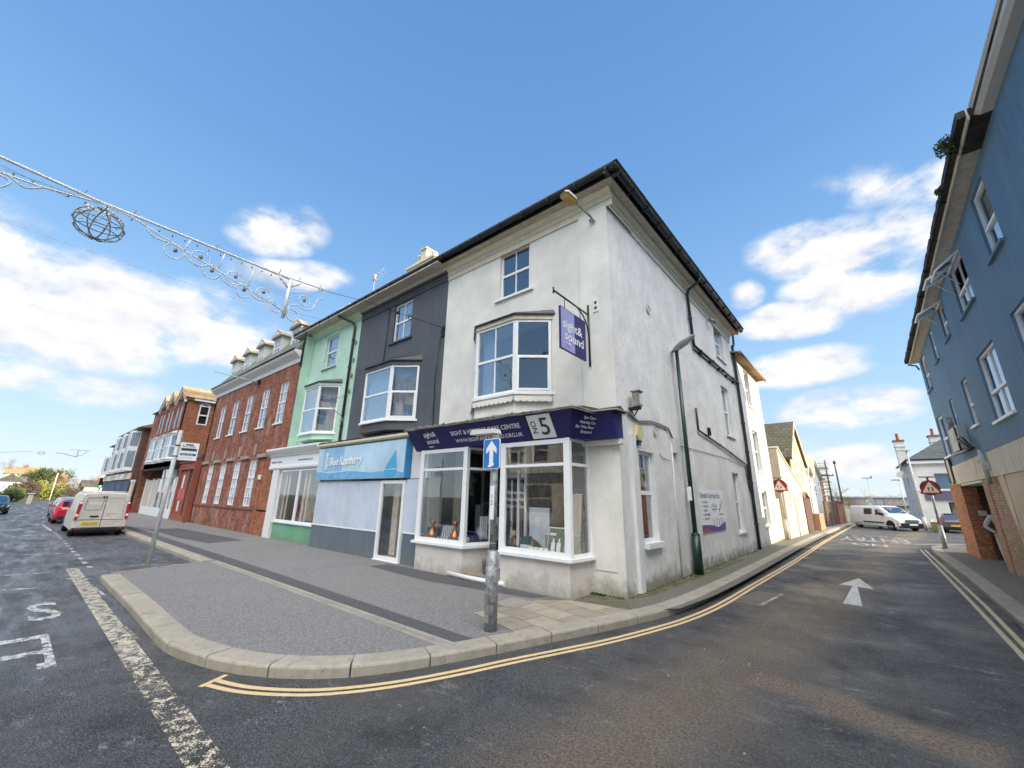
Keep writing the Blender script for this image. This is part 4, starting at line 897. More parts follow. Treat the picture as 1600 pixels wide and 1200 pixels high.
m = MB(); m.tube([SIDE.P(*p) for p in [(6.0, 1.45, .024), (6.08, 1.54, .024), (6.25, 1.57, .024)]], .014, 5); m.tube([SIDE.P(*p) for p in [(6.1, 1.62, .024), (6.25, 1.63, .024), (6.34, 1.74, .024)]], .014, 5)
for i, u in enumerate((5.35, 5.62, 5.85, 6.05, 6.25)): m.tube([SIDE.P(u, 1.08, .024), SIDE.P(u + .02, 1.18, .024), SIDE.P(u - .02, 1.26 + .02 * (i % 2), .024)], .006, 5)
m.build('figure_motif', rd_, pb)
M['pane_blank_far_'] = plain('gable_window', (.16, .17, .19), .2, var=.3)
# ================= charcoal building with the blue shop
T = thing('charcoal_building', (-10.8, 7.0, .1), 'dark charcoal rendered three storey terrace house above the blue shop sign', 'building')
X0, X1 = -13.22, -8.35
wall(FRONT, X0, X1, 3.1, 8.42, [(-11.06, -10.08, 6.62, 8.0), (-11.9, -9.5, 3.9, 5.5)], .13).build('front_wall', M['dark_render'], T)
m = MB(); m.bx(X0, X1, 16.2, 16.4, 0, 8.4); m.build('back_wall', M['white_render'], T)
for a, b, z0, z1, d in ((X0, X1, 8.02, 8.10, .03), (X0, X1, 8.28, 8.34, .06)):
    m = MB(); m.box(FRONT, a, b - .002, z0, z1, .001, d); m.build('cornice', M['dark_render'], T)
m = MB(); m.box(FRONT, X0, X1 - .002, 8.34, 8.42, .001, .12); m.build('cornice', M['grey_paint'], T)
m = MB(); m.bx(X0, X1, 6.52, 7.0, 8.42, 8.46); m.build('soffit', M['soffit'], T)
gutter_run(T, FRONT, X0, X1, 8.56, OV)
m = MB(); m.prism([(X0, 6.5, 8.6), (X1, 6.5, 8.6), (X1, 16.6, 8.6), (X0, 16.6, 8.6)], [(X0, 11.2, 9.75), (X1, 11.2, 9.75), (X1, 12, 9.75), (X0, 12, 9.75)]); m.build('roof', M['slate'], T)
window(T, FRONT, -11.06, -10.08, 6.62, 8.0, M, .11, .055, .5, (.5,), sill=.13, curtain='net', sillmat=M['dark_render'])
bay_window(T, [(-12.05, 7.0), (-11.50, 6.5), (-10.10, 6.5), (-9.42, 7.0)], 3.86, 5.52, 'dark_render', apron=.26, vms=((), (), ()), mids=(.5, .5, .5), cas=(2,), curtain='net', top=.12, roof_h=.2)
m = MB(); m.box(FRONT, -12.28, -12.08, 5.2, 5.42, .001, .03); m.build('air_vent', M['black'], T)
m = MB(); m.tube([(-8.42, 6.9, 6.3), (-8.42, 6.97, 6.55)], .012, 5); m.box(FRONT, -8.48, -8.38, 6.2, 6.5, 0, .05); m.tube([(-8.5, 6.95, 6.2), (-8.62, 6.96, 5.0), (-8.55, 6.96, 3.4)], .012, 5); m.build('cable', M['black'], T); m = MB(); m.tube([(-11.35, 6.97, 8.0), (-11.4, 6.97, 5.7)], .012, 5); m.build('cable', M['black'], T)
# chimney stack
ch = MB(); ch.bx(-11.95, -10.35, 7.9, 8.5, 8.6, 10.16); ch.bx(-12.0, -10.3, 7.85, 8.55, 10.16, 10.26); c_ = ch.build('chimney', M['cream'], T)
m = MB(); m.lathe((-11.55, 8.2, 10.26), [(.14, 0), (.16, .06), (.12, .12), (.10, .42), (.14, .46), (.14, .52), (.09, .52)], 12); m.bx(-11.35, -11.05, 8.05, 8.35, 10.26, 10.88); m.bx(-11.40, -11.0, 8.0, 8.4, 10.88, 10.93); m.lathe((-10.72, 8.2, 10.26), [(.13, 0), (.11, .3), (.14, .34), (.1, .36)], 12); m.build('chimney_pot', M['cream'], c_)
# blue shop: flush shopfront with sky-blue illuminated-style box sign
S0, S1 = -13.68, -8.78
SF = Fr((0, 6.45), (1, 0), (0, -1))
pb_ = stucco('pale_blue_panel', (.60, .66, .76), (.35, .38, .42), .35, .1, .25, .002, rough=.45, streak=.4)
sl_ = stucco('slate_blue_panel', (.12, .155, .19), (.25, .25, .24), .3, .1, .4, .002, rough=.5, streak=.4)
m = MB(); m.box(SF, S0 + .05, -9.95, .80, 2.10, -.1, 0); m.box(SF, -8.85, -8.12, .84, 2.12, -.12, -.03); m.build('wall_panel', pb_, T)
m = MB(); m.box(SF, S0, -9.95, .06, .76, -.1, -.002); m.box(SF, -8.84, -8.12, .06, .80, -.12, -.032); m.build('plinth_panel', sl_, T)
m = MB(); m.box(SF, S0, -9.95, .762, .798, -.1, .015); m.box(SF, -8.84, -8.12, .802, .838, -.12, -.015); m.build('panel_rail', M['upvc'], T)
f = frame_mb(SF, -9.94, -8.86, .12, 2.10, -.05, .085, .07, None); m = f; m.box(SF, -9.96, -8.84, .09, .12, -.05, .05)
d_ = m.build('door', M['upvc'], T); g = MB(); g.quad(SF, -9.88, -8.92, .18, 2.04, -.02); g.build('pane', M['pane_shop'], d_)
m = MB(); m.bx(-13.6, -8.4, 7.5, 7.6, .1, 3); m.build('inner_wall', M['interior_light'], T)
m = MB(); m.box(SF, -9.35, -9.2, .2, 2.0, -.5, -.45); m.box(SF, -9.75, -9.5, .2, 2.0, -.35, -.3); m.box(SF, -9.12, -9.05, .2, 2.0, -.4, -.35); m.box(SF, -9.9, -9.0, .1, .16, -1.5, -.1); m.build('reflection_slats', M['curtain_cream'], T)  # pale slats behind the door stand in for reflected cream stripes
m = MB(); m.box(SF, S0, -8.86, 2.16, 3.17, -.35, .09); sb = m.build('sign_box', plain('sky_blue_sign', (.50, .70, .84), .35, var=.16, scale=.9), T)
m = MB(); m.box(SF, -8.858, -8.82, 2.155, 3.175, -.35, .092); m.build('sign_edge', plain('azure_edge', (.04, .30, .58), .4), sb)
m = MB(); m.wprism(SF, [(S0 + .01, 2.17), (-8.87, 2.17), (-8.87, 2.30), (-9.5, 2.36), (-10.4, 2.33), (-11.6, 2.40), (-12.8, 2.36), (S0 + .01, 2.42)], .0905, .093); m.build('sea', plain('sea_blue', (.17, .45, .74), .4, var=.25, scale=3), sb)
m = MB(); m.wprism(SF, [(-13.3, 3.16), (-12.0, 3.16), (-12.05, 2.41), (-13.3, 2.43)], .0905, .0925); m.build('sky_panel', plain('deeper_sky', (.27, .50, .74), .4, var=.15, scale=2), sb)
m = MB(); m.wprism(SF, [(-9.72, 2.42), (-9.28, 2.90), (-9.17, 2.42)], .094, .098); m.wprism(SF, [(-9.74, 2.38), (-9.17, 2.38), (-9.22, 2.21), (-9.68, 2.21)], .094, .098); m.build('boat_motif', plain('boat_blue', (.06, .36, .66), .4, var=.04), sb)
text_mb('Blue Raspberry', .36, SF, -12.88, 2.60, .105, .012, shear=.22, sx=.88, bold=.009).build('lettering', M['white_letter'], sb)
m = MB()
for i, (a, b) in enumerate(((0, 0), (-.07, .05), (.07, .05), (0, .10), (-.07, -.05), (.07, -.05), (0, -.1), (-.05, -.15), (.05, -.15), (0, -.2), (-.04, .15), (.05, .15))):
    m.tube([SF.P(-13.06 + a + .035 * math.cos(t), 2.66 + b + .035 * math.sin(t), .1) for t in [2 * math.pi * k / 8 for k in range(9)]], .011, 5, False)
for s in (-1, 0, 1): m.wprism(SF, [(-13.06, 2.84), (-13.06 + s * .05 - .02, 2.95), (-13.06 + s * .08, 3.03), (-13.06 + s * .05 + .03, 2.95)], .095, .105)
m.build('berry_motif', M['white_letter'], sb)
m = MB(); m.box(SF, -8.80, -8.12, 2.14, 3.2, -.2, -.10); m.build('return_panel', M['white_paint'], T)
m = MB(); m.box(SF, -8.82, -8.12, 2.11, 2.14, -.2, -.06); m.build('trim', M['black'], T)
m = MB(); m.mould(FRONT, -13.75, -8.42, [(0, 3.16), (.66, 3.22), (.70, 3.26), (.70, 3.32), (.2, 3.44), (0, 3.44)]); m.build('shop_cornice', M['moulding'], T)
m = MB(); m.tube([(-13.7 + i * .2, 6.36 + random.uniform(-.03, .03), 3.34 + random.uniform(-.012, .02)) for i in range(27)], .028, 6); m.build('canopy_lead_flashing', M['gutter_dark'], T)

# ================= mint green building
T = thing('green_building', (-15.4, 7.0, .1), 'mint green three storey terrace house with a white shopfront below', 'building')
X0, X1 = -18.0, -13.22
wall(FRONT, X0, X1, 3.1, 8.42, [(-15.82, -14.88, 6.62, 7.98), (-16.35, -14.2, 3.9, 5.6)], .13).build('front_wall', M['green_render'], T)
m = MB(); m.bx(X0, X0 + .1, 7, 16, 0, 8.4); m.bx(X0, X1, 16.2, 16.4, 0, 8.4); m.build('back_wall', M['green_render'], T)
m = MB(); m.bx(-17.095, -17.06, 6.62, 7.0, 3.45, 8.3); m.bx(-17.09, -17.0, 6.9, 7.0, 3.45, 8.3); m.build('corner_return', M['green_render'], T)
m = MB(); m.box(FRONT, -18.02, -17.55, 3.7, 8.08, .001, .05); m.box(FRONT, -18.05, -17.5, 8.08, 8.2, .001, .08); m.box(FRONT, X0, X1 - .002, 8.14, 8.42, .001, .03); m.build('pilaster', M['green_render'], T)
m = MB(); m.mould(FRONT, X0 - .08, X1 - .002, [(.031, 8.26), (.07, 8.30), (.15, 8.38), (.15, 8.42), (.031, 8.42)]); m.build('cornice', plain('pale_green_moulding', (.62, .74, .50), .6), T)
m = MB(); m.bx(X0 - .2, X1, 6.52, 7.0, 8.42, 8.46); m.build('soffit', M['soffit'], T)
gutter_run(T, FRONT, X0 - .2, X1, 8.56, OV)
m = MB(); m.prism([(X0, 6.5, 8.6), (X1, 6.5, 8.6), (X1, 16.6, 8.6), (X0, 16.6, 8.6)], [(X0, 11.2, 9.75), (X1, 11.2, 9.75), (X1, 12, 9.75), (X0, 12, 9.75)]); m.build('roof', M['slate'], T)
window(T, FRONT, -15.82, -14.88, 6.62, 7.98, M, .11, .055, .5, (), sill=.13, curtain='net', sillmat=M['green_render'])
bay_window(T, [(-16.5, 7.0), (-15.88, 6.5), (-14.75, 6.5), (-14.16, 7.0)], 3.88, 5.66, 'green_render', apron=.2, curtain='net', top=.1, roof_h=.16)
pipe(T, FRONT, [(-14.35, 8.52, .46), (-14.3, 8.40, .40), (-13.75, 8.1, .1), (-13.58, 7.9, .06), (-13.58, 3.5, .06)], .045, 'gutter')
pipe(T, FRONT, [(-17.0, 8.5, .45), (-17.0, 8.3, .45), (-17.05, 8.0, .42), (-17.05, 6.9, .42)], .045, 'gutter')
m = MB()
for z in (7.2, 6.5, 5.9, 5.3): m.tube([FRONT.P(-13.40 + .05 * math.cos(t), z + .08 * math.sin(t), .03) for t in [2 * math.pi * k / 10 for k in range(11)]], .012, 5, False)
m.build('wall_bracket', M['black'], T)
SG = Fr((0, 6.5), (1, 0), (0, -1))
m = MB(); m.box(SG, -17.66, -17.08, .06, 2.62, -.1, .02); m.build('shop_pier', M['white_paint'], T)
m = MB(); m.box(SG, -17.08, -16.95, .06, 2.62, -.3, -.1); m.build('reveal', M['grey_paint'], T)
m = MB(); m.box(SG, -16.95, -13.70, .06, .68, -.15, -.03); m.build('stall_riser', stucco('green_shop_panel', (.15, .40, .24), (.3, .4, .3), .3, .1, .5, .002, rough=.5), T)
m = MB(); m.box(SG, -17.0, -13.66, .682, .73, -.15, .03); m.build('sill', M['upvc'], T)
for a, b in ((-16.93, -15.30), (-15.30, -13.72)):
    f = frame_mb(SG, a, b, .732, 2.58, -.08, .06, .06, None).build('shop_window_frame', M['upvc'], T); g = MB(); g.quad(SG, a + .03, b - .03, .76, 2.55, -.05); g.build('pane', M['pane_shop'], f)
m = MB(); m.bx(-17.6, -13.3, 7.7, 7.8, .1, 3); m.build('inner_wall', M['interior_light'], T)
m = MB()
for u in (-16.8, -16.5, -15.15, -14.85): m.box(SG, u, u + .10, .7, 2.5, -.22, -.18)
m.build('reflection_slats', M['curtain_cream'], T)  # slats set near the glass to imitate reflected cream columns
m = MB(); m.box(SG, -16.2, -15.9, .74, 1.1, -.4, -.36); m.box(SG, -14.6, -14.3, .74, 1.1, -.4, -.36); m.build('display_card', M['red_sign'], T)
m = MB(); m.mould(SG, -18.05, -13.70, [(-.3, 2.60), (.02, 2.60), (.06, 2.66), (.06, 2.74), (.03, 2.76), (.03, 3.10), (.09, 3.12), (.11, 3.18), (.20, 3.24), (.27, 3.34), (.27, 3.40), (-.3, 3.46)]); sg = m.build('shop_cornice', M['upvc'], T)
text_mb('BARBERS LOUNGE', .10, SG, -17.9, 2.86, .034, .003, sx=1.2).build('lettering', M['dark_letter'], sg)
text_mb('WWW.BARBERSHOP.CO.UK', .08, SG, -15.5, 2.88, .034, .003, sx=1.15).build('lettering', M['dark_letter'], sg)

# ================= long red brick building with mansard
T = thing('brick_building', (-23, 6.6, .1), 'long red brick building with tall white windows and a slate mansard roof with five dormers', 'building')
BF = Fr((0, 6.6), (1, 0), (0, -1)); X0, X1 = -28.35, -17.1
tw = [(-26.95 + 2.03 * i, -26.2 + 2.03 * i + (.10), 4.6, 6.45) for i in range(5)]
lw = [(-26.88 + 2.03 * i, -26.0 + 2.03 * i, 1.15, 3.12) for i in range(4)]
wall(BF, X0, X1, .05, 7.15, tw + lw, .12).build('front_wall', M['brick_red'], T)
m = MB(); m.bx(X0, X0 + .2, 6.6, 15, 0, 7.15); m.bx(X1 - .2, X1, 7.1, 15, 3.4, 7.15); m.bx(X0, X1, 15, 15.2, 0, 7.15); m.build('side_wall', M['brick_red'], T)
m = MB(); m.box(BF, -19.25, -18.9, .06, 3.0, .001, .05); m.box(BF, -18.9, -17.62, .06, 2.7, .001, .03); m.build('brick_pier', M['brick_orange'], T)
for i in range(5):
    a = lw[0][0] + 2.03 * i; m = MB(); m.box(BF, a - 1.05, a - .12, 3.2, 3.34, .001, .10); m.build('stone_cap', M['kerb'], T)
    if i < 4: m = MB(); m.box(BF, a + .37, a + .51, 3.36, 3.85, .001, .05); m.build('stone_block', M['kerb'], T)
pass
for (a, b, c, d) in tw + lw: m = MB(); m.box(BF, a - .04, b + .04, d + .001, d + .16, .001, .012); m.build('window_arch', M['brick_orange'], T)
m = MB(); m.box(BF, X0, X1, 1.0, 1.06, .001, .03); m.build('string_course', M['brick_dark'], T)
for (a, b, c, d) in tw: window(T, BF, a, b, c, d, M, .08, .05, .5, (.5,), (.25, .75), sill=.03, curtain='net')
for (a, b, c, d) in lw: window(T, BF, a, b, c, d, M, .08, .06, .62, (.33, .67), (.2, .4, .8), sill=.0, curtain='net', pane=M['pane_blank'])
m = MB(); m.mould(BF, X0 - .1, X1 + .02, [(.001, 7.12), (.04, 7.12), (.06, 7.3), (.30, 7.48), (.34, 7.56), (.34, 7.60), (-.4, 7.62), (-.4, 7.16), (.001, 7.16)]); m.build('cornice', M['white_paint'], T)
m = MB(); m.tube([BF.P(X0 - .1, 7.62, .34), BF.P(X1, 7.62, .34)], .05, 6); m.build('gutter', M['gutter'], T)
m = MB(); m.prism([(X0, 6.32, 7.63), (X1, 6.32, 7.63), (X1, 15.2, 7.63), (X0, 15.2, 7.63)], [(X0 + .7, 7.75, 9.75), (X1 - .05, 7.75, 9.75), (X1 - .05, 14, 9.75), (X0 + .7, 14, 9.75)]); m.build('mansard_roof', M['grey_slate'], T)
m = MB(); m.bx(X0 + .6, X1, 7.68, 14, 9.75, 9.82); m.build('roof_edge', M['grey_paint'], T)
m = MB(); m.bx(X1 - .6, X1 + .3, 8.2, 11, 9.3, 10.3); m.bx(X1 - .65, X1 + .35, 8.15, 11, 10.3, 10.4); m.build('chimney', M['side_render2'], T)
for i in range(5):
    cx = -19.15 - i * 2.12; y = 6.95
    m = MB(); m.bx(cx - .50, cx - .42, y, 7.9, 8.25, 9.35); m.bx(cx + .42, cx + .50, y, 7.9, 8.25, 9.35); m.bx(cx - .42, cx + .42, y, 7.9, 9.25, 9.35)
    dm = m.build('dormer', M['grey_paint'], T)
    DFm = Fr((cx, y), (1, 0), (0, -1)); f = frame_mb(DFm, -.42, .42, 8.30, 9.25, -.06, .06, .05, .5, (.5,)).build('frame', M['upvc'], dm); g = MB(); g.quad(DFm, -.4, .4, 8.32, 9.23, -.035); g.build('pane', M['pane'], dm)
    m = MB(); m.wprism(DFm, [(-.66, 9.36), (.66, 9.36), (.6, 9.44), (0, 9.80), (-.6, 9.44)], -.9, .12); m.build('pediment', M['kerb'], dm)
    m = MB(); m.wprism(DFm, [(-.42, 9.43), (.42, 9.43), (0, 9.68)], .121, .14); m.build('tympanum', M['moulding'], dm)
    m = MB(); m.quad(DFm, -.42, .42, 8.3, 9.3, -.25); m.build('blind', M['net'], dm)
t = thing('feather_flag_pole', (-22.2, 6.6, 7.0), 'bare grey flagpole slanting out from the brick building cornice', 'flagpole')
m = MB(); m.tube([(-21.6, 6.5, 6.95), (-22.9, 5.0, 7.35)], .035, 6, r2=.02); m.build('pole', M['pole_grey'], t)
m = MB(); m.box(BF, -21.7, -21.5, 6.85, 7.05, 0, .12); m.build('socket', M['gutter'], t)
t = thing('burglar_alarm', (-19.1, 6.6, 2.4), 'small white alarm box on the brick pier beside the green shop', 'alarm box')
m = MB(); m.box(BF, -19.15, -18.95, 2.25, 2.45, .05, .13); m.build('casing', M['white_paint'], t, bevel=.02); m = MB(); m.box(BF, -19.1, -19.0, 2.22, 2.25, .06, .12); m.build('strobe', M['gutter'], t)

# ================= gabled brick house with red shop and white bays
T = thing('gabled_brick_building', (-34, 6.6, .1), 'orange brick shop row with steep gables, white bays and a terracotta shopfront', 'building')
GF = Fr((0, 6.5), (1, 0), (0, -1)); GX = Fr((-33.0, 6.15), (0, 1), (1, 0))
m = wall(GX, 0, 8, 3.2, 7.75, [(.70, 1.28, 6.05, 7.35)], .1); m.build('side_wall', M['brick_orange'], T)
m = frame_mb(GX, .70, 1.28, 6.05, 7.35, -.05, .07, .09, .5, mt=.04); f = m.build('window', M['upvc'], T); g = MB(); g.quad(GX, .74, 1.24, 6.1, 7.3, -.02); g.build('pane', M['pane_dark'], f)
m = MB(); m.tube([GX.P(.99 + .29 * math.cos(t), 7.28 + .22 * math.sin(t), .0) for t in [math.pi * i / 10 for i in range(11)]], .05, 6); m.build('arch', M['upvc'], f)
wall(Fr((0, 6.15), (1, 0), (0, -1)), -43, -33, 3.3, 7.75, [], .1).build('front_wall', M['brick_red'], T)
m = MB(); m.bx(-43, -33.02, 14, 14.2, 0, 7.7); m.bx(-43, -42.9, 6.2, 14, 0, 7.7); m.build('back_wall', M['brick_red'], T)
m = MB(); m.prism([(-43.2, 5.95, 7.76), (-32.75, 5.95, 7.76), (-32.75, 14.3, 7.76), (-43.2, 14.3, 7.76)], [(-43, 10, 9.7), (-35.5, 10, 9.7), (-35.5, 10.2, 9.7), (-43, 10.2, 9.7)]); m.build('roof', M['clay'], T)
m = MB(); m.box(GX, .3, 8, 7.60, 7.72, 0, .22); m.build('eaves_board', M['upvc'], T)
for cx in (-34.15, -36.6, -39.05):
    f0 = Fr((cx, 6.08), (1, 0), (0, -1)); m = MB(); m.wprism(f0, [(-1.1, 5.0), (1.1, 5.0), (1.1, 7.7), (0, 8.5), (-1.1, 7.7)], -2, .0); g = m.build('gable', M['brick_red'], T)
    m = MB(); m.wprism(f0, [(-1.25, 7.45), (0, 8.42), (1.25, 7.45), (1.25, 7.6), (0, 8.6), (-1.25, 7.6)], .001, .14); m.build('bargeboard', M['upvc'], g)
    m = MB(); m.wprism(f0, [(-1.28, 7.61), (0, 8.62), (1.28, 7.61), (1.28, 7.68), (0, 8.7), (-1.28, 7.68)], -3, .18); m.build('gable_roof', M['clay'], g)
    m = MB()
    for u in (-1.1, -.1, .96): m.box(f0, u, u + .14, 5.4, 7.5, -.3, .05)
    m.build('brick_rib', M['brick_red'], g)
    m = MB()
    for u in (-.75, .28): m.box(f0, u, u + .42, 5.8, 7.2, -.25, .02)
    m.build('window', M['pane_blank_far_'], g)
for cx in (-34.15, -36.6, -39.05):
    bay_window(T, [(cx - 1.0, 6.15), (cx - .7, 5.85), (cx + .7, 5.85), (cx + 1.0, 6.15)], 3.78, 5.30, 'white_paint', apron=.12, curtain='net', top=.08, roof_h=.2, roof_mat='grey_paint')
# terracotta shop
m = MB(); m.prism([(-32.95, 6.3, 3.55), (-28.4, 6.3, 3.55), (-28.4, 10, 3.55), (-32.95, 10, 3.55)], [(-32.95, 6.5, 3.78), (-28.4, 6.5, 3.78), (-28.4, 10, 4.7), (-32.95, 10, 4.7)]); m.build('shop_roof', M['slate'], T)
tc_ = M['terracotta']
m = MB(); m.mould(GF, -32.95, -28.4, [(-.2, 3.0), (.05, 3.0), (.05, 3.35), (.12, 3.4), (.12, 3.5), (-.2, 3.54)]); s_ = m.build('shop_fascia', tc_, T)
text_mb('ROYAL', .28, GF, -31.8, 3.08, .055, .01, bold=.01).build('lettering', plain('red_lettering', (.6, .03, .02), .4), s_)
m = MB(); m.box(GF, -32.2, -31.9, .1, 3, -.1, .03); m.box(GF, -28.7, -28.4, .1, 3.0, -.1, .03); m.box(GF, -30.2, -30.05, .1, 3.0, -.1, 0); m.box(GF, -32.2, -28.4, .08, .4, -.1, .05)
m.box(GF, -31.9, -30.2, .4, 2.95, -.12, -.06); m.box(GF, -28.4, -28.3, .1, 3.5, -.1, .2); m.build('shopfront', tc_, T)
m = MB(); m.box(GF, -31.4, -31.1, .6, 1.2, -.06, -.05); m.box(GF, -31.4, -31.1, 1.9, 2.7, -.06, -.05); m.build('glazed_slot', M['white_paint'], T)
m = MB(); m.box(GF, -31.85, -31.0, 1.25, 1.85, -.058, -.03); m.box(GF, -30.9, -30.3, 1.2, 1.85, -.058, -.03); m.build('post_panel', plain('bright_red_panel', (.55, .07, .05), .4), T)
m = MB(); m.box(GF, -30.05, -28.7, .4, 3.0, -.9, -.8); m.build('door', M['brick_dark'], T)
m = MB(); m.box(GF, -42, -32.4, 3.15, 3.65, -.2, .35); m.build('shop_canopy', M['gutter_dark'], T)
m = MB(); m.box(GF, -35.2, -33.3, 2.55, 3.1, -.1, .30); s_ = m.build('shop_sign', M['white_paint'], T)
m = MB(); 
for k in range(4): m.wprism(GF, [(-34.6 + k * .1, 2.56), (-34.5 + k * .1, 2.56), (-34.8 + k * .1, 3.08), (-34.9 + k * .1, 3.08)], .301, .304)
m.build('stripes', M['dark_letter'], s_)
m = MB(); m.box(GF, -41.8, -32.4, .08, .65, -.1, 0); 
for u in (-41.8, -39.4, -37.9, -36.4, -35.2, -34.0, -33.0, -32.5): m.box(GF, u, u + .12, .65, 2.6, -.1, .02)
m.build('shop_pilaster', M['white_paint'], T)
m = MB(); m.box(GF, -41.7, -37.9, .65, 2.5, -.05, -.02); m.build('roller_shutter', plain('cream_shutter', (.58, .50, .40), .6), T)
m = MB(); m.quad(GF, -37.8, -32.5, .7, 2.55, -.04); m.build('shop_pane', M['pane_blank'], T)
m = MB(); m.bx(-41.8, -30.3, 8, 8.1, .1, 3.5); m.build('inner_wall', M['interior_light'], T)

# ================= farther row
def far_house(x0, x1, yf, h, ridge, wallm, roofm, label, nb=2, gable=True):
    T = thing('terrace_house', ((x0 + x1) / 2, yf, .1), label, 'house', 'terrace houses down the left street')
    f = Fr((0, yf), (1, 0), (0, -1)); m = MB(); m.bx(x0, x1, yf, yf + 8, .05, h); m.build('wall', M[wallm], T)
    if gable:
        m = MB(); yy = yf + 4
        m.prism([(x0 - .2, yf - .4, h + .001), (x0 - .2, yf + 8.4, h + .001), (x0 - .2, yy, ridge)], [(x1 + .3, yf - .4, h + .001), (x1 + .3, yf + 8.4, h + .001), (x1 + .3, yy, ridge)]); m.build('roof', M[roofm], T)
        m = MB(); m.prism([(x1 + .31, yf - .3, h + .06), (x1 + .31, yf + 8.2, h + .06), (x1 + .31, yy, ridge - .1)], [(x1 + .33, yf - .3, h + .06), (x1 + .33, yf + 8.2, h + .06), (x1 + .33, yy, ridge - .1)]); m.build('gable_face', M['clay'], T)
    w = (x1 - x0) / nb
    for k in range(nb):
        c = x0 + (k + .5) * w
        for z0, z1 in ((3.6, 4.9), (5.3, 6.4)):
            if z1 > h: continue
            b = [(c - .9, yf), (c - .6, yf - .55), (c + .6, yf - .55), (c + .9, yf)]
            m = MB(); m.slab(b, z0 - .3, z1 + .15); bb = m.build('bay', M['white_paint'], T)
            g = MB(); fa, L = fr2(b[1], b[2]); g.box(fa, .08, L - .08, z0, z1, 0, .02); fa, L = fr2(b[2], b[3]); g.box(fa, .06, L - .06, z0, z1, 0, .02); fa, L = fr2(b[0], b[1]); g.box(fa, .06, L - .06, z0, z1, 0, .02); g.build('pane', M['pane_blank_far'], bb)
        m = MB(); m.box(f, c - w * .42, c + w * .42, .5, 2.6, 0, .03); m.build('shop_window', M['curtain_dark'], T)
        m = MB(); m.box(f, c - w * .46, c + w * .46, 2.62, 3.1, 0, .12); m.build('shop_fascia', M['white_paint' if k % 2 else 'moulding'], T)
M['pane_blank_far'] = plain('far_window', (.25, .30, .34), .15, var=.3)
far_house(-54, -44.3, 5.9, 6.75, 8.8, 'brick_dark', 'clay', 'brown brick end terrace with a sunlit orange gable beyond the white bays', 3)
far_house(-61, -54.2, 6.1, 6.2, 7.4, 'brick_red', 'slate', 'red brick shops with stacked white bays, third block down the left street', 2)
far_house(-69, -62, 7.0, 3.6, 4.8, 'white_render', 'slate', 'low white rendered shops at the far end of the left street', 2)
t = thing('wooden_board', (-43.6, 6.0, 0.1), 'cream boarded gate panel beside the white shopfront', 'panel')
m = MB(); m.bx(-44.1, -43.1, 5.95, 6.05, .1, 2.4); m.build('panel', M['curtain_cream'], t); m = MB(); m.bx(-44.1, -43.1, 5.9, 6.06, 2.4, 2.55); m.build('cap', M['white_paint'], t)
# ================= side street, west side
T = thing('rear_wing_building', (-2.9, 20, .1), 'pale rendered three storey block next along the side street, its far strip sunlit', 'building')
S2 = Fr((-3.18 + .034 * 10.42, 17.42), (.034, 1), (1, -.034))
hh = [(1.92, 2.9, 5.74, 7.40), (1.92, 3.05, 2.95, 4.7), (1.95, 3.10, .80, 2.17)]
wall(S2, 0, 5.0, .05, 7.55, hh, .14).build('side_wall', M['side_render2'], T)
m = MB(); m.bx(-9, -2.70, 22.35, 22.42, .05, 7.55); m.bx(-9, -8.9, 17.4, 22.4, .05, 7.55); m.build('end_wall', M['side_render2'], T)
for (a, b, c, d) in hh: window(T, S2, a, b, c, d, M, .14, .06, .5, (), sill=.1, sillmat=M['side_render2'], curtain='curtain_cream')
m = MB(); m.prism([(-9, 17.3, 7.56), (-2.55, 17.3, 7.56), (-2.35, 22.6, 7.56), (-9, 22.6, 7.56)], [(-9, 17.3, 8.1), (-5.5, 17.3, 8.1), (-5.5, 22.5, 8.1), (-9, 22.5, 8.1)]); m.build('roof', M['clay'], T)
m = MB(); m.tube([(-2.50, 17.4, 7.55), (-2.32, 22.6, 7.55)], .06, 6); m.build('gutter', M['clay'], T)
m = MB(); m.bx(-2.76, -2.68, 22.43, 23.6, .05, 1.9); m.build('yard_wall', M['cream'], T)
T = thing('cream_outhouse', (-2.4, 26.3, .1), 'sunlit cream lean-to with a sloping parapet and grey painted base', 'outbuilding')
LX = Fr((-2.44, 23.75), (.062, 1), (1, -.062))
m = MB(); m.wprism(LX, [(0, .05), (5.25, .05), (5.25, 2.6), (1.2, 3.9), (0, 4.35)], -.35, 0); m.build('street_wall', M['cream'], T)
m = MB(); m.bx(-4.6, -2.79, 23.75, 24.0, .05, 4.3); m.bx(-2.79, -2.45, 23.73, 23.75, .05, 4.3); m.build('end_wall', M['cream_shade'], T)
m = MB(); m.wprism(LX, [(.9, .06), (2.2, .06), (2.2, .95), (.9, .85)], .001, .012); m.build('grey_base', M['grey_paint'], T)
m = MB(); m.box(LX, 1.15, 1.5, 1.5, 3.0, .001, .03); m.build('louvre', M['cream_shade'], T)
m = MB(); m.box(LX, 2.5, 3.2, .1, 2.0, .001, .03); dd = m.build('door', M['moulding'], T)
m = MB(); m.box(LX, 2.45, 2.5, .1, 2.05, .001, .05); m.box(LX, 3.2, 3.25, .1, 2.05, .001, .05); m.build('door_frame', M['cream_shade'], dd)
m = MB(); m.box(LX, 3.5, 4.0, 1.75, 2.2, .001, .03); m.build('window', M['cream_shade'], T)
m = MB(); m.wprism(LX, [(-.05, 4.36), (0.05, 4.44), (1.2, 3.98), (5.3, 2.68), (5.3, 2.6), (1.2, 3.9)], -.4, .05); m.build('coping', M['moulding'], T)
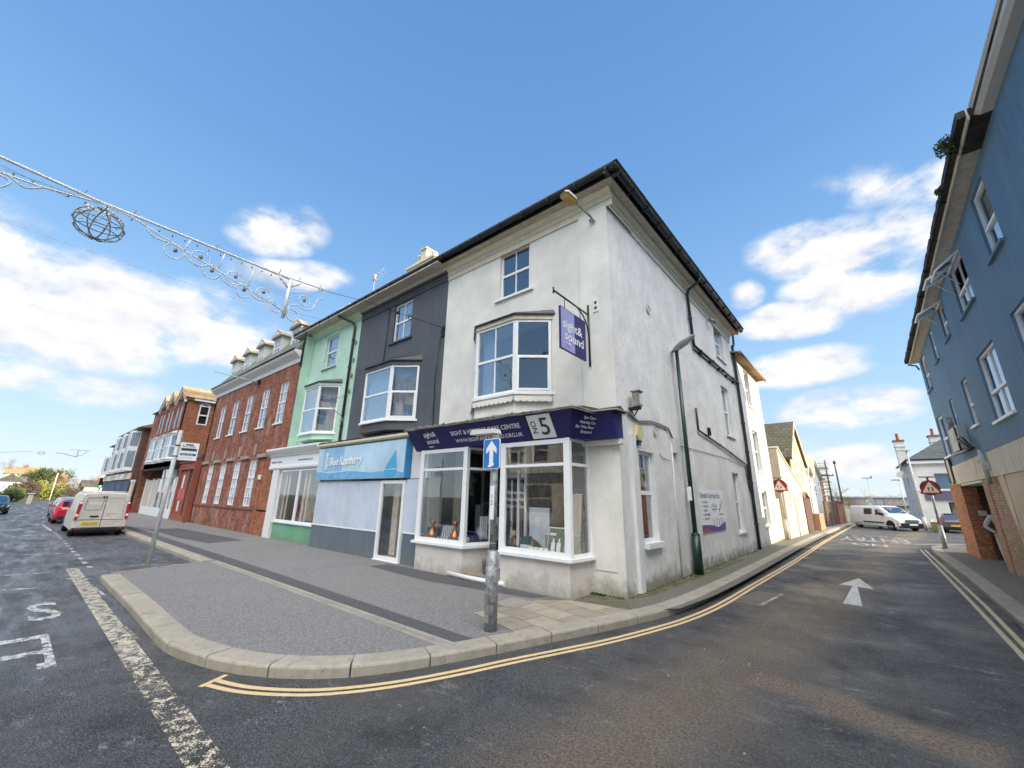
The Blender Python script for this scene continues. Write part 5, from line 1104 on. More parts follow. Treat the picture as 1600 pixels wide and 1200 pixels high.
# weatherboarded gable house behind
T = thing('weatherboard_house', (-3, 33, .1), 'cream weatherboarded gable house with a steep mossy tiled roof', 'house')
GH = Fr((-2.42, 29.2), (.03, 1), (1, -.03))
m = MB()
pts = [(0, 2.3), (7.0, 2.3), (7.0, 4.4), (3.5, 6.8), (0, 4.4)]
m.wprism(GH, pts, -5, 0); m.build('wall', M['cream'], T)
m = MB()
z = 2.4
while z < 6.6:
    a = 0 if z < 4.2 else (z - 4.2) / 2.4 * 3.5; b = 7 if z < 4.2 else 7 - (z - 4.2) / 2.4 * 3.5
    if b - a > .1: m.mould(GH, a, b, [(.001, z), (.035, z), (.008, z + .17), (.001, z + .17)])
    z += .18
m.build('weatherboard', plain('yellow_weatherboard', (.70, .60, .36), .6), T)
m = MB(); m.wprism(GH, [(-.35, 4.2), (3.5, 6.9), (3.5, 7.05), (-.35, 4.38)], -6, .16); m.wprism(GH, [(7.35, 4.2), (3.5, 6.9), (3.5, 7.05), (7.35, 4.38)], -6, .16); m.build('roof', M['mossy'], T)
m = MB(); m.wprism(GH, [(-.35, 4.15), (3.5, 6.82), (3.5, 7.0), (-.35, 4.35)], .161, .2); m.wprism(GH, [(7.35, 4.15), (3.5, 6.82), (3.5, 7.0), (7.35, 4.35)], .161, .2); m.build('bargeboard', M['moulding'], T)
for (a, b, c, d) in ((1.3, 2.0, 3.0, 4.2), (3.9, 4.6, 3.0, 4.1), (2.9, 3.3, 5.0, 5.7)):
    f = frame_mb(GH, a, b, c, d, .02, .07, .06, .5).build('window', M['upvc'], T); g = MB(); g.quad(GH, a, b, c, d, .045); g.build('pane', M['pane_blank_far'], f)
m = MB(); m.bx(-5, -2.46, 29.12, 29.19, 2.3, 4.35); m.build('end_wall', M['brick_orange'], T)
m = MB(); m.bx(-5, -2.2, 29.3, 35, .05, 2.3); m.build('ground_floor', M['terracotta'], T)
t = thing('timber_gate', (-2.1, 31, .1), 'tall brown timber gates between the cream outhouse and the terracotta wall', 'gate')
G_ = Fr((-2.12, 29.2), (.03, 1), (1, -.03))
m = MB()
for i in range(18): m.box(G_, i * .17, i * .17 + .16, .12, 2.0 + .02 * (i % 2), 0, .03)
m.build('boards', M['brick_dark'], t)
m = MB(); m.box(G_, -.02, .1, .1, 2.15, -.1, .05); m.build('gate_post', M['wood_pole'], t); m = MB(); m.box(G_, 3.1, 3.25, .1, 2.15, -.1, .05); m.build('gate_post', M['wood_pole'], t)
t = thing('terracotta_wall', (-1.9, 33.5, .1), 'low terracotta rendered garden wall with a pale panel above', 'wall')
m = MB(); m.box(G_, 3.3, 6.4, .05, 1.1, 0, .35); m.build('wall', stucco('terracotta_wall_paint', (.50, .24, .13), (.3, .18, .1), .3), t)
m = MB(); m.box(G_, 3.5, 6.2, 1.1, 2.5, .05, .12); m.build('trellis_panel', M['grey_paint'], t)
T = thing('white_gabled_house', (-2, 40, .1), 'white two storey house with twin gables beyond the weatherboarded house', 'house')
H2 = Fr((-2.3, 36.6), (.05, 1), (1, -.05))
m = MB(); m.wprism(H2, [(0, .1), (9, .1), (9, 3.9), (5.6, 5.4), (3.0, 3.8), (1.5, 4.5), (0, 3.8)], -5, 0); m.build('wall', M['white_render'], T)
m = MB()
for a, b, c in ((( -.3, 3.6), (1.5, 4.55), (3.2, 3.7)), ((2.7, 3.6), (5.6, 5.45), (9.3, 3.7))):
    for p, q in ((a, b), (b, c)): m.wprism(H2, [p, q, (q[0], q[1] + .16), (p[0], p[1] + .16)], -5, .25)
m.build('roof', M['moulding'], T)
m = MB(); m.wprism(H2, [(.3, 3.8), (2.7, 3.8), (1.5, 4.4)], .001, .02); m.build('brick_gable', M['brick_orange'], T)
for (a, b, c, d) in ((1.0, 2.0, 2.5, 3.6), (4.0, 5.0, 2.5, 3.8), (6.6, 7.6, 2.5, 3.6), (1, 2, 1, 2.0)):
    f = frame_mb(H2, a, b, c, d, .01, .08, .06, .5).build('window', M['upvc'], T); g = MB(); g.quad(H2, a, b, c, d, .03); g.build('pane', M['pane_blank_far'], f)
t = thing('timber_fence', (-1.5, 43, .1), 'dark brown larch-lap fence beside the leaning red brick wall', 'fence')
F3 = Fr((-1.75, 36.5), (.09, 1), (1, -.09)); m = MB()
for i in range(9): m.box(F3, 2.0, 8.0, .15 + i * .19, .32 + i * .19, .0, .03)
m.build('panel', M['brick_dark'], t)
for u in (2, 4, 6, 8): m = MB(); m.box(F3, u - .06, u + .06, .1, 1.9, -.05, .06); m.build('post', M['wood_pole'], t)
t = thing('brick_garden_wall', (-1, 46, .1), 'old red brick garden wall with a dark coping near the end of the side street', 'wall')
m = MB(); m.box(F3, 8.1, 12.0, .05, 1.85, -.2, .1); m.build('wall', M['brick_red'], t); m = MB(); m.box(F3, 8.05, 12.1, 1.85, 1.95, -.25, .15); m.build('coping', M['brick_dark'], t)
t = thing('sunlit_wall', (0, 52, .1), 'low sunlit yellow wall at the end of the side street', 'wall')
m = MB(); m.prism([(-.7, 48.6, .05), (.1, 53, .05), (.3, 52.9, .05), (-.5, 48.5, .05)], [(-.7, 48.6, 1.6), (.1, 53, 1.1), (.3, 52.9, 1.1), (-.5, 48.5, 1.6)]); m.build('wall', M['cream'], t)
m = MB(); m.prism([(-.74, 48.6, 1.601), (.06, 53, 1.101), (.34, 52.9, 1.101), (-.46, 48.5, 1.601)], [(-.74, 48.6, 1.68), (.06, 53, 1.18), (.34, 52.9, 1.18), (-.46, 48.5, 1.68)]); m.build('coping', M['moulding'], t)
# scaffolding tower
t = thing('scaffolding', (-3, 62, 0), 'scaffolding tower round a pink house beyond the white gables', 'scaffolding')
m = MB()
xs = (-4.8, -3.6, -2.4, -1.6); ys = (58, 61)
for x in xs:
    for y in ys: m.tube([(x, y, 0), (x, y, 6.1)], .04, 5)
for k in range(7):
    z = 1.0 + k * .78
    for y in ys: m.tube([(xs[0] - .3, y, z), (xs[-1] + .3, y, z)], .035, 5); m.tube([(xs[0] - .3, y, z + .35), (xs[-1] + .3, y, z + .5)], .03, 5)
    for x in xs: m.tube([(x, ys[0] - .2, z), (x, ys[1] + .2, z)], .035, 5)
m.build('poles', M['galv'], t)
m = MB()
for k in range(7): m.bx(xs[0] - .2, xs[-1] + .2, ys[0], ys[1], 1.05 + k * .78, 1.1 + k * .78)
m.build('boards', M['curtain_cream'], t)
t = thing('pink_house', (-5, 64, 0), 'pink rendered house wrapped in the scaffolding', 'house')
m = MB(); m.bx(-6, -2.2, 61.5, 66, 0, 4.6); m.build('wall', stucco('pink_render', (.66, .40, .34), (.4, .3, .25), .3), t)
m = MB(); m.prism([(-6.2, 61.2, 4.6), (-2, 61.2, 4.6), (-2, 66, 4.6), (-6.2, 66, 4.6)], [(-5, 63, 5.4), (-3, 63, 5.4), (-3, 64, 5.4), (-5, 64, 5.4)]); m.build('roof', M['clay'], t)
def wpole(x, y, h, label, head=False, lean=0):
    t = thing('telegraph_pole', (x, y, 0), label, 'pole'); m = MB(); m.tube([(x, y, 0), (x + lean, y, h)], .10, 8, r2=.055); m.build('pole', M['wood_pole'], t)
    m = MB()
    if head: m.lathe((x + lean, y, h), [(.05, 0), (.13, .08), (.12, .18), (.03, .32)], 8)
    else: m.bx(x + lean - .5, x + lean + .5, y - .04, y + .04, h - 1.6, h - 1.5); m.tube([(x + lean - .45, y, h - 1.5), (x + lean - .45, y, h - 1.35)], .04, 6); m.tube([(x + lean + .45, y, h - 1.5), (x + lean + .45, y, h - 1.35)], .04, 6)
    m.build('head', M['gutter'], t); return t
wpole(-1.4, 52, 6.0, 'dark timber telegraph pole in front of the scaffolding'); wpole(-.63, 50.8, 5.5, 'slim dark pole with a ball-like head right of the telegraph pole', True)
t = thing('warehouse', (6, 95, 0), 'long pale grey industrial shed behind the bare trees', 'building')
m = MB(); m.bx(-8, 26, 92, 110, 0, 2.85); m.build('wall', plain('grey_cladding', (.42, .45, .46), .6, var=.05, scale=.5), t)
m = MB(); m.bx(-8.2, 26.2, 91.8, 110, 2.85, 3.05); m.build('parapet', M['grey_paint'], t)
m = MB(); 
for k in range(7): m.bx(-5 + k * 4.6, -4.85 + k * 4.6, 91.94, 92, 0, 2.85)
m.build('cladding_joint', M['gutter_edge'], t); m = MB(); m.bx(2.0, 2.9, 91.93, 92, 1.0, 2.8); m.build('green_door', M['green_render'], t)
t = thing('grey_shed', (3, 70, 0), 'low dark flat-roofed shed behind the white van', 'shed')
m = MB(); m.bx(.3, 7.5, 70, 74, 0, 1.5); m.build('wall', M['grey_paint'], t); m = MB(); m.bx(.0, 7.8, 69.7, 74.2, 1.5, 1.62); m.build('roof', M['gutter'], t)

# ================= white corner house across the junction
T = thing('white_corner_house', (6.5, 47, .1), 'white painted corner house with slate roof, two chimneys and a purple shop sign', 'building')
WF = Fr((4.26, 46), (1, 0), (0, -1)); WL = Fr((4.26, 46), (0, 1), (-1, 0))
m = wall(WF, 0, 6, .05, 4.95, [(1.15, 3.3, 2.95, 4.2), (1.55, 3.9, .5, 2.0)], .1); m.build('front_wall', M['white_render'], T)
wall(WL, 0, 9, .05, 4.95, [(1.2, 2.0, .6, 2.2), (3.2, 4.0, .6, 2.2), (6, 6.8, .6, 2.2), (1.2, 2.0, 3.0, 4.4), (4.2, 5.0, 3.0, 4.4), (6.8, 7.6, 3.0, 4.4)], .12).build('side_wall', M['side_render2'], T)
for (a, b, c, d) in [(1.2, 2.0, .6, 2.2), (3.2, 4.0, .6, 2.2), (6, 6.8, .6, 2.2), (1.2, 2.0, 3.0, 4.4), (4.2, 5.0, 3.0, 4.4), (6.8, 7.6, 3.0, 4.4)]:
    window(T, WL, a, b, c, d, M, .1, .06, .5, curtain='net')
m = MB(); m.bx(4.3, 10.2, 54.9, 55, .05, 4.95); m.bx(10.2, 10.3, 46, 55, .05, 4.95); m.build('back_wall', M['white_render'], T)
m = MB(); m.box(WF, -.2, 6.1, 4.95, 5.2, -.1, .25); m.build('fascia_board', M['upvc'], T)
m = MB(); m.tube([WF.P(-.3, 5.25, .28), WF.P(6.1, 5.25, .28)], .07, 6); m.tube([WL.P(-.2, 5.22, .2), WL.P(9, 5.22, .2)], .07, 6); m.build('gutter', M['gutter'], T)
m = MB(); m.prism([(3.95, 45.7, 5.25), (10.5, 45.7, 5.25), (10.5, 55.2, 5.25), (3.95, 55.2, 5.25)], [(7.0, 49.0, 7.3), (10.5, 49.0, 7.3), (10.5, 52, 7.3), (7.0, 52, 7.3)]); m.build('roof', M['slate'], T)
for (x, y, z0, z1) in ((3.95, 50.2, 4.0, 7.3), (6.3, 50.5, 5.5, 7.6)):
    m = MB(); m.bx(x, x + .62, y, y + .8, z0, z1); m.bx(x - .05, x + .67, y - .05, y + .85, z1 - .5, z1 - .42); c_ = m.build('chimney', M['white_render'], T)
    m = MB(); m.bx(x - .08, x + .7, y - .08, y + .88, z1, z1 + .12); m.lathe((x + .31, y + .4, z1 + .12), [(.2, 0), (.12, .1), (.10, .55), (.13, .6), (.1, .62)], 10); m.build('chimney_pot', M['brick_orange'], c_)
f = frame_mb(WF, 1.15, 3.3, 2.95, 4.2, -.08, .05, .05, None).build('window', M['grey_paint'], T); g = MB(); g.quad(WF, 1.2, 3.25, 3.0, 4.15, -.06); g.build('pane', M['pane'], f); curtain_mb(WF, 1.2, 3.25, 3, 4.15, -.2).build('blind', M['net'], f)
pu = plain('grey_purple_sign', (.14, .13, .19), .5)
m = MB(); m.box(WF, .35, 4.6, 2.15, 2.85, .001, .12); s_ = m.build('shop_sign', pu, T)
text_mb('Emma', .26, WF, 2.75, 2.56, .125, .01, bold=.008).build('lettering', M['white_letter'], s_); text_mb('Chaplin', .24, WF, 2.75, 2.30, .125, .01, bold=.006).build('lettering', M['white_letter'], s_)
m = MB(); m.box(WF, .0, 5, 2.86, 2.96, .001, .06); m.build('string_course', M['upvc'], T)
f = frame_mb(WF, 1.55, 3.9, .5, 2.0, -.08, .09, .07, None, (.5,)).build('shop_window', M['gutter'], T); g = MB(); g.quad(WF, 1.6, 3.85, .55, 1.95, -.06); g.build('pane', M['pane_shop'], f); g = MB(); g.quad(WF, 1.6, 3.85, .55, 1.95, -.5); g.build('blind', M['curtain_cream'], f)
t = thing('street_lamp', (3.94, 43, .1), 'tall grey lamp post with flat head and swan-neck lantern by the white corner house', 'street lamp')
m = MB(); m.tube([(3.94, 43, 0), (3.94, 43, .9)], .11, 10); m.tube([(3.94, 43, .9), (3.94, 43, 5.75)], .055, 8); m.build('post', M['pole_grey'], t)
m = MB(); m.bx(3.3, 4.1, 42.85, 43.15, 5.72, 5.80); m.build('lamp_head', M['pole_grey'], t)
m = MB(); m.tube([(3.94, 43, 4.7), (3.75, 43, 4.85), (3.5, 43, 4.6), (3.35, 43, 4.25)], .03, 6); m.build('swan_neck', M['gutter'], t)
m = MB(); m.prism([(3.15, 42.85, 4.2), (3.5, 42.85, 4.2), (3.5, 43.15, 4.2), (3.15, 43.15, 4.2)], [(3.05, 42.8, 3.85), (3.28, 42.8, 3.75), (3.28, 43.1, 3.75), (3.05, 43.1, 3.85)]); m.build('lantern', M['soffit'], t)
def far_lamp(x, y, h, label, double=False):
    t = thing('street_lamp', (x, y, 0), label, 'street lamp'); m = MB(); m.tube([(x, y, 0), (x, y, h)], .07, 6, r2=.045); m.build('post', M['pole_grey'], t)
    m = MB(); m.bx(x - .6, x + .05, y - .12, y + .12, h, h + .08)
    if double: m.bx(x + .1, x + .5, y - .12, y + .12, h, h + .08); m.bx(x + .35, x + .5, y - .1, y + .1, h + .1, h + .3)
    m.build('lamp_head', M['gutter'], t)
far_lamp(2.4, 78, 5.35, 'distant twin-headed lamp post rising from the bare trees', True)
far_lamp(4.5, 62, 4.35, 'single-headed lamp post between the trees and the white corner house')
t = thing('grit_bin', (4.6, 42.6, .1), 'small yellow grit bin at the foot of the lamp post', 'grit bin')
m = MB(); m.prism([(4.3, 42.2, 0), (5.0, 42.2, 0), (5.0, 42.8, 0), (4.3, 42.8, 0)], [(4.2, 42.1, .6), (5.1, 42.1, .6), (5.1, 42.9, .6), (4.2, 42.9, .6)]); m.build('box', plain('yellow_plastic', (.42, .32, .10), .6), t); m = MB(); m.prism([(4.15, 42.05, .6), (5.15, 42.05, .6), (5.15, 42.95, .6), (4.15, 42.95, .6)], [(4.25, 42.2, .75), (5.05, 42.2, .75), (5.05, 42.9, .75), (4.25, 42.9, .75)]); m.build('lid', M['curtain_cream'], t)

# ================= blue building on the right
T = thing('blue_building', (6, 12, .1), 'tall blue rendered building on brick piers with a mossy gutter and open top-hung windows', 'building')
BL = Fr((2.955, 21.45), (-.0135, -1), (-1, .0135))     # u runs towards the viewer
U = lambda y: 21.45 - y
EVZ = lambda y: 7.42 - .30 + .0564 * (21.45 - y)
wn = [(U(21.05), U(20.05), 5.80, 7.10, 'end'), (U(18.3), U(17.7), 6.2, 7.22, 's'), (U(16.15), U(15.4), 6.25, 7.30, 'o1'), (U(13.85), U(12.45), 6.12, 7.38, 'o2'), (U(10.85), U(9.95), 6.20, 7.55, 'n'),
      (U(21.25), U(20.0), 3.40, 4.80, 'end'), (U(18.2), U(17.7), 3.95, 4.90, 'c'), (U(16.0), U(15.3), 3.76, 5.0, 's'), (U(13.85), U(12.3), 3.56, 5.08, 'big'), (U(10.9), U(9.6), 3.6, 5.1, 'big')]
wall(BL, 0, 18.0, 3.02, 8.1, [w[:4] for w in wn], .11).warp(lambda p: Vector((p.x, p.y, min(p.z, EVZ(p.y) + .06)))).build('front_wall', M['blue_render'], T)
m = MB(); m.bx(3.0, 11, 21.40, 21.45, 2.4, 7.2); m.bx(10.9, 11, 3.4, 21.4, 0, 7.9); m.bx(2.8, 11, 3.4, 3.5, 0, 7.9); m.prism([(3.0, 21.44, 7.2), (11, 21.44, 7.2), (7, 21.44, 11.2)], [(3.0, 21.4, 7.2), (11, 21.4, 7.2), (7, 21.4, 11.2)]); m.build('end_wall', M['blue_render'], T)
for i, (a, b, c, d, k) in enumerate(wn):
    if k in ('o1', 'o2'):
        f = frame_mb(BL, a, b, c, d, -.10, .05, .05, .45, (.5,) if k == 'o2' else ()).build('window', M['upvc'], T); g = MB(); g.quad(BL, a + .03, b - .03, c, c + (d - c) * .45, -.08); g.build('pane', M['pane'], f)
        sp = [(a + .02, (a + b) / 2 - .01), ((a + b) / 2 + .01, b - .02)] if k == 'o2' else [(a + .02, b - .02)]
        for j, (p, q) in enumerate(sp):
            o_ = BL.P(0, d - .05, -.02); ang = rad(62 if j == 0 else 50); L = .60
            w_ = (BL.n * math.sin(ang) + Vector((0, 0, -math.cos(ang)))); nn = w_.cross(BL.u)
            def Q(u, s, e): return o_ + BL.u * u + w_ * s + nn * e
            m = MB()
            for (u0, u1, s0, s1) in ((p, p + .05, 0, L), (q - .05, q, 0, L), (p + .05, q - .05, 0, .05), (p + .05, q - .05, L - .05, L)):
                m.hexa([Q(u0, s0, 0), Q(u1, s0, 0), Q(u1, s1, 0), Q(u0, s1, 0), Q(u0, s0, .04), Q(u1, s0, .04), Q(u1, s1, .04), Q(u0, s1, .04)])
            m.tube([BL.P(p + .02, c + (d - c) * .5, 0), Q(p + .02, L * .6, 0)], .008, 4); m.build('open_casement', M['upvc'], f)
            g = MB(); g.face([Q(p, 0, .02), Q(q, 0, .02), Q(q, L, .02), Q(p, L, .02)]); g.build('casement_pane', M['pane'], f)
        s = MB(); s.box(BL, a - .05, b + .05, c - .05, c - .002, -.09, .06); s.build('sill', M['blue_render'], f); curtain_mb(BL, a + .05, b - .05, c + .05, d, -.3).build('curtain', M['net'], f)
    else:
        window(T, BL, a, b, c, d, M, .10, .05, .45 if k != 'big' else .42, (.5,) if k in ('big',) else (), sill=.04, curtain='net', sillmat=M['blue_render'] if c > 5 else M['upvc'], pane=M['pane'])
m = MB(); m.box(BL, 0, 18, 2.43, 3.02, -.3, .03)
m.build('band_course', M['band_render'], T)
m = MB()
for u in (4.4, 8.8, 12.2): m.box(BL, u, u + .01, 2.44, 3.01, .031, .033)
m.build('band_joint', M['gutter_edge'], T)
m = MB(); m.box(BL, 0, 18.0, 2.36, 2.43, -6.0, -.02); m.build('undercroft_ceiling', M['side_render2'], T)
# piers and undercroft
m = MB(); m.box(BL, -.9, 1.27, .05, 2.43, -.35, .0); m.build('brick_pier', M['brick_pier'], T)
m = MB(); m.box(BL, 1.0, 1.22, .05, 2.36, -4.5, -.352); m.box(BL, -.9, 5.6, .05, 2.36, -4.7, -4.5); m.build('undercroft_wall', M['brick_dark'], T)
m = MB(); m.box(BL, 4.48, 5.05, .05, 2.43, -.6, .0); m.box(BL, 5.30, 6.9, .05, 2.43, -.6, .0); m.build('brick_pier', M['brick_buff'], T)
m = MB(); m.box(BL, 5.05, 5.30, .05, 2.43, -.6, -.004); m.build('red_brick_strip', M['brick_red'], T)
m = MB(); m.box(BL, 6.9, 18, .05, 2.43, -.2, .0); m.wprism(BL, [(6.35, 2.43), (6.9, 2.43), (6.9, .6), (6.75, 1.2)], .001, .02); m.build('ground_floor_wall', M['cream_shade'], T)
m = MB(); m.box(BL, .55, .80, 1.42, 1.62, .001, .012)
s_ = MB(); s_.bx(3.15, 3.35, 20.12, 20.14, 1.42, 1.58); s_.build('notice_plate', M['grey_paint'], T)
# eaves: soffit, fascia, mossy gutter; then deeper white cornice nearer the viewer
US = U(8.6)
EV = lambda p: p + Vector((0, 0, -.30 + .0564 * (21.45 - p.y)))
m = MB(); m.box(BL, -.15, US, 7.42, 7.47, -.02, .25); m.box(BL, 0, US, 7.47, 8.2, -.3, -.02); m.warp(EV); m.build('soffit', M['soffit'], T)
m = MB(); m.box(BL, -.15, US, 7.39, 7.60, .251, .275); m.warp(EV); m.build('fascia_board', M['moulding'], T)
m = MB()
n = 60
for i in range(n):
    a, b = -.2 + (US + .2) * i / n, -.2 + (US + .2) * (i + 1) / n; w = .0 + random.uniform(0, .012)
    m.box(BL, a, b - .004, 7.47, 7.60 + w, .277, .375 + w)
m.warp(EV)
m.build('gutter', M['gutter_dark'], T)
for i in range(9): m = MB(); m.box(BL, i * 1.5, i * 1.5 + .04, 7.44, 7.54, .276, .40); m.warp(EV); m.build('gutter_bracket', M['gutter_dark'], T)
m = MB(); m.mould(BL, US, 18.2, [(-.05, 7.82), (.14, 7.82), (.20, 7.86), (.20, 8.02), (.225, 8.04), (.225, 8.07), (-.05, 8.07)]); m.build('box_cornice', M['grey_paint'], T)
m = MB(); m.box(BL, US - .9, US + .002, 7.405, 7.60, .0, .245); m.warp(EV); m.build('dark_patch', M['gutter_dark'], T)  # darker block under the near end of the soffit
m = MB(); m.prism([BL.P(-.2, 7.34, .34), BL.P(18.2, 8.09, .20), (11.2, 3.2, 8.09), (11.2, 21.6, 7.34)], [(7, 21.5, 11.3), (7, 3.2, 11.3), (7.1, 3.2, 11.3), (7.1, 21.5, 11.3)]); m.build('roof', M['slate'], T)  # hidden ridge set high so its shadow covers the white side wall
pipe(T, BL, [(-.05, 7.08, .32), (-.02, 6.98, .1), (.04, 6.8, .05)], .03, 'gutter')
pipe(T, BL, [(.12, 3.35, .05), (.12, 2.5, .05)], .03, 'gutter'); pipe(T, BL, [(.85, 3.30, .05), (.85, 2.5, .05), (.6, 2.46, .05)], .03, 'gutter')
m = MB(); m.box(BL, .15, .8, 2.52, 3.3, .031, .05); m.build('meter_recess', M['soffit'], T)
m = MB(); m.tube([BL.P(5.9, 3.1, .1), BL.P(6.0, 2.7, .12), BL.P(5.95, 2.25, .1)], .05, 8); m.tube([BL.P(5.7, 3.02, .08), BL.P(5.9, 2.8, .14)], .04, 8); m.box(BL, 5.82, 6.05, 2.6, 2.8, .03, .14); m.build('waste_pipe', M['pole_grey'], T)
t = thing('extract_duct', (2.9, 17.4, 3.6), 'grey boxed extractor duct with black pipes on the blue wall above the brick pier', 'duct')
m = MB(); m.box(BL, 3.1, 4.5, 3.30, 3.98, .002, .18); bx_ = m.build('duct_box', M['blue_grey'] if 'blue_grey' in M else M['pole_grey'], t)
m = MB(); m.box(BL, 3.55, 3.85, 3.62, 3.85, .181, .19); m.build('notice', M['moulding'], t)
m = MB(); m.tube([BL.P(3.0, 3.22, .2), BL.P(5.2, 3.18, .2), BL.P(5.35, 3.22, .1)], .04, 6); m.tube([BL.P(4.35, 3.55, .2), BL.P(4.7, 3.62, .22), BL.P(5.1, 3.5, .2), BL.P(5.3, 3.2, .12)], .035, 6); m.tube([BL.P(4.35, 3.45, .2), BL.P(4.7, 3.5, .22), BL.P(5.0, 3.4, .2), BL.P(5.15, 3.2, .12)], .03, 6); m.tube([BL.P(4.1, 3.98, .2), BL.P(4.35, 3.9, .2), BL.P(4.4, 3.25, .2)], .025, 6); m.build('pipes', M['gutter'], t)
m = MB(); m.tube([BL.P(3.4, 4.0, .12), BL.P(3.4, 4.35, .14)], .08, 10); m.build('steel_spout', M['galv'], t)
# buddleia tufts in the gutter
for i, (u, s) in enumerate(((U(9.3), .22), (U(10.6), .10))):
    m = MB(); c = BL.P(u, 7.92 if s > .2 else 7.84, .36)
    for k in range(int(4500 * s)):
        d_ = Vector((random.gauss(0, 1), random.gauss(0, 1), random.gauss(.2, .8))).normalized() * s * random.random() ** .6 * 1.0; p = c + d_; a = Vector((random.uniform(-1, 1), random.uniform(-1, 1), random.uniform(-1, 1))).normalized() * .04; b = a.cross(Vector((0, .3, 1))).normalized() * .016
        m.face([p - b, p + a, p + b])
    tag(m.build('gutter_plant', M['leaf'], loc=c), ('bushy green weed growing out of the gutter at the step in the roofline', 'smaller weed sprouting from the gutter below the bushy one')[i], 'plant')
# ================= street furniture
t = thing('one_way_sign', (-3.76, 4.21, .1), 'galvanised post with a blue one-way arrow plate and small lamp at the pavement corner', 'road sign')
cx, cy = -3.76, 4.21
m = MB(); m.tube([(cx, cy, .09), (cx, cy, .98)], .083, 16); m.lathe((cx, cy, .98), [(.083, 0), (.078, .03), (.052, .06)], 16); p_ = m.build('post_base', M['galv'], t)
m = MB(); m.tube([(cx, cy, 1.0), (cx, cy, 2.56)], .044, 14); m.build('post', M['galv'], t)
m = MB(); m.bx(cx - .03, cx + .04, cy - .0872, cy - .0845, .2, .42); m.build('door_plate', M['gutter_edge'], p_)
SF_ = Fr((cx, cy - .06), (1, 0), (0, -1))
def rrect(u0, u1, z0, z1, r, n=4):
    o = []
    for (cu, cz, a0) in ((u1 - r, z0 + r, -90), (u1 - r, z1 - r, 0), (u0 + r, z1 - r, 90), (u0 + r, z0 + r, 180)):
        for k in range(n + 1): a = rad(a0 + 90 * k / n); o.append((cu + r * math.cos(a), cz + r * math.sin(a)))
    return o
m = MB(); m.wprism(SF_, rrect(-.165, .145, 2.08, 2.50, .035), 0, .012); s_ = m.build('sign_plate', M['white_letter'], t)
m = MB(); m.wprism(SF_, rrect(-.155, .135, 2.09, 2.49, .03), .0125, .015); m.build('sign_face', M['sign_blue'], s_)
m = MB(); m.wprism(SF_, [(-.045, 2.12), (.025, 2.12), (.025, 2.34), (.085, 2.29), (.085, 2.36), (-.01, 2.47), (-.105, 2.36), (-.105, 2.29), (-.045, 2.34)], .0155, .018); m.wprism(SF_, [(-.075, 2.115), (-.03, 2.105), (.04, 2.13), (.05, 2.16), (-.0, 2.15), (-.05, 2.14)], .0182, .0192); m.build('arrow', M['white_letter'], s_)
m = MB(); m.prism([(cx - .43, cy - .10, 2.585), (cx + .06, cy - .10, 2.575), (cx + .06, cy + .05, 2.575), (cx - .43, cy + .05, 2.585)], [(cx - .40, cy - .09, 2.66), (cx + .04, cy - .09, 2.64), (cx + .04, cy + .04, 2.64), (cx - .40, cy + .04, 2.66)]); m.tube([(cx, cy, 2.5), (cx, cy, 2.60)], .05, 10); m.build('sign_lamp', M['grey_paint'], t)
m = MB(); m.box(Fr((cx, cy), (1, 0), (0, -1)), -.035, .035, 1.42, 1.86, .036, .048); nb = m.build('number_plate', M['white_letter'], t)
FP = Fr((cx, cy), (1, 0), (0, -1))
for i, ch in enumerate('12'): text_mb(ch, .085, FP, -.022, 1.69 - i * .08, .0495, .002).build('numeral', M['dark_letter'], nb)
m = MB()
for z in (1.12, 2.2): m.tube([(cx, cy, z - .01), (cx, cy, z + .01)], .047, 14)
m.build('band', M['gutter_edge'], t)
# bus stop pole with timetable flag
t = thing('bus_stop_sign', (-12, 2.25, .1), 'pale grey bus stop pole with a small white flag panel standing on the kerb build-out', 'bus stop')
m = MB(); m.tube([(-12, 2.25, 0), (-12, 2.25, 3.1)], .045, 12); m.build('post', M['pole_grey'], t)
NS = Fr((-12.0, 2.30), (0, 1), (1, 0))
m = MB(); m.box(NS, 0, .36, 2.42, 2.83, -.015, .015); b_ = m.build('flag', M['white_letter'], t)
m = MB(); m.box(NS, .03, .33, 2.64, 2.70, .0155, .018); m.box(NS, .03, .33, 2.53, 2.58, .0155, .018); m.box(NS, .10, .25, 2.77, 2.80, .0155, .018); m.build('printed_band', M['dark_letter'], b_)
text_mb('Bus Stop', .07, NS, .04, 2.725, .0165, .002, bold=.001).build('lettering', M['dark_letter'], b_); text_mb('High Street', .05, NS, .045, 2.54, .019, .002).build('lettering', M['white_letter'], b_)
text_mb('6  7  17  46', .045, NS, .05, 2.46, .0165, .002).build('lettering', M['gutter_edge'], b_)
m = MB(); 
for z in (2.5, 2.75): m.tube([(-12, 2.25, z - .012), (-12, 2.25, z + .012)], .05, 10)
m.build('clamp', M['gutter'], t)
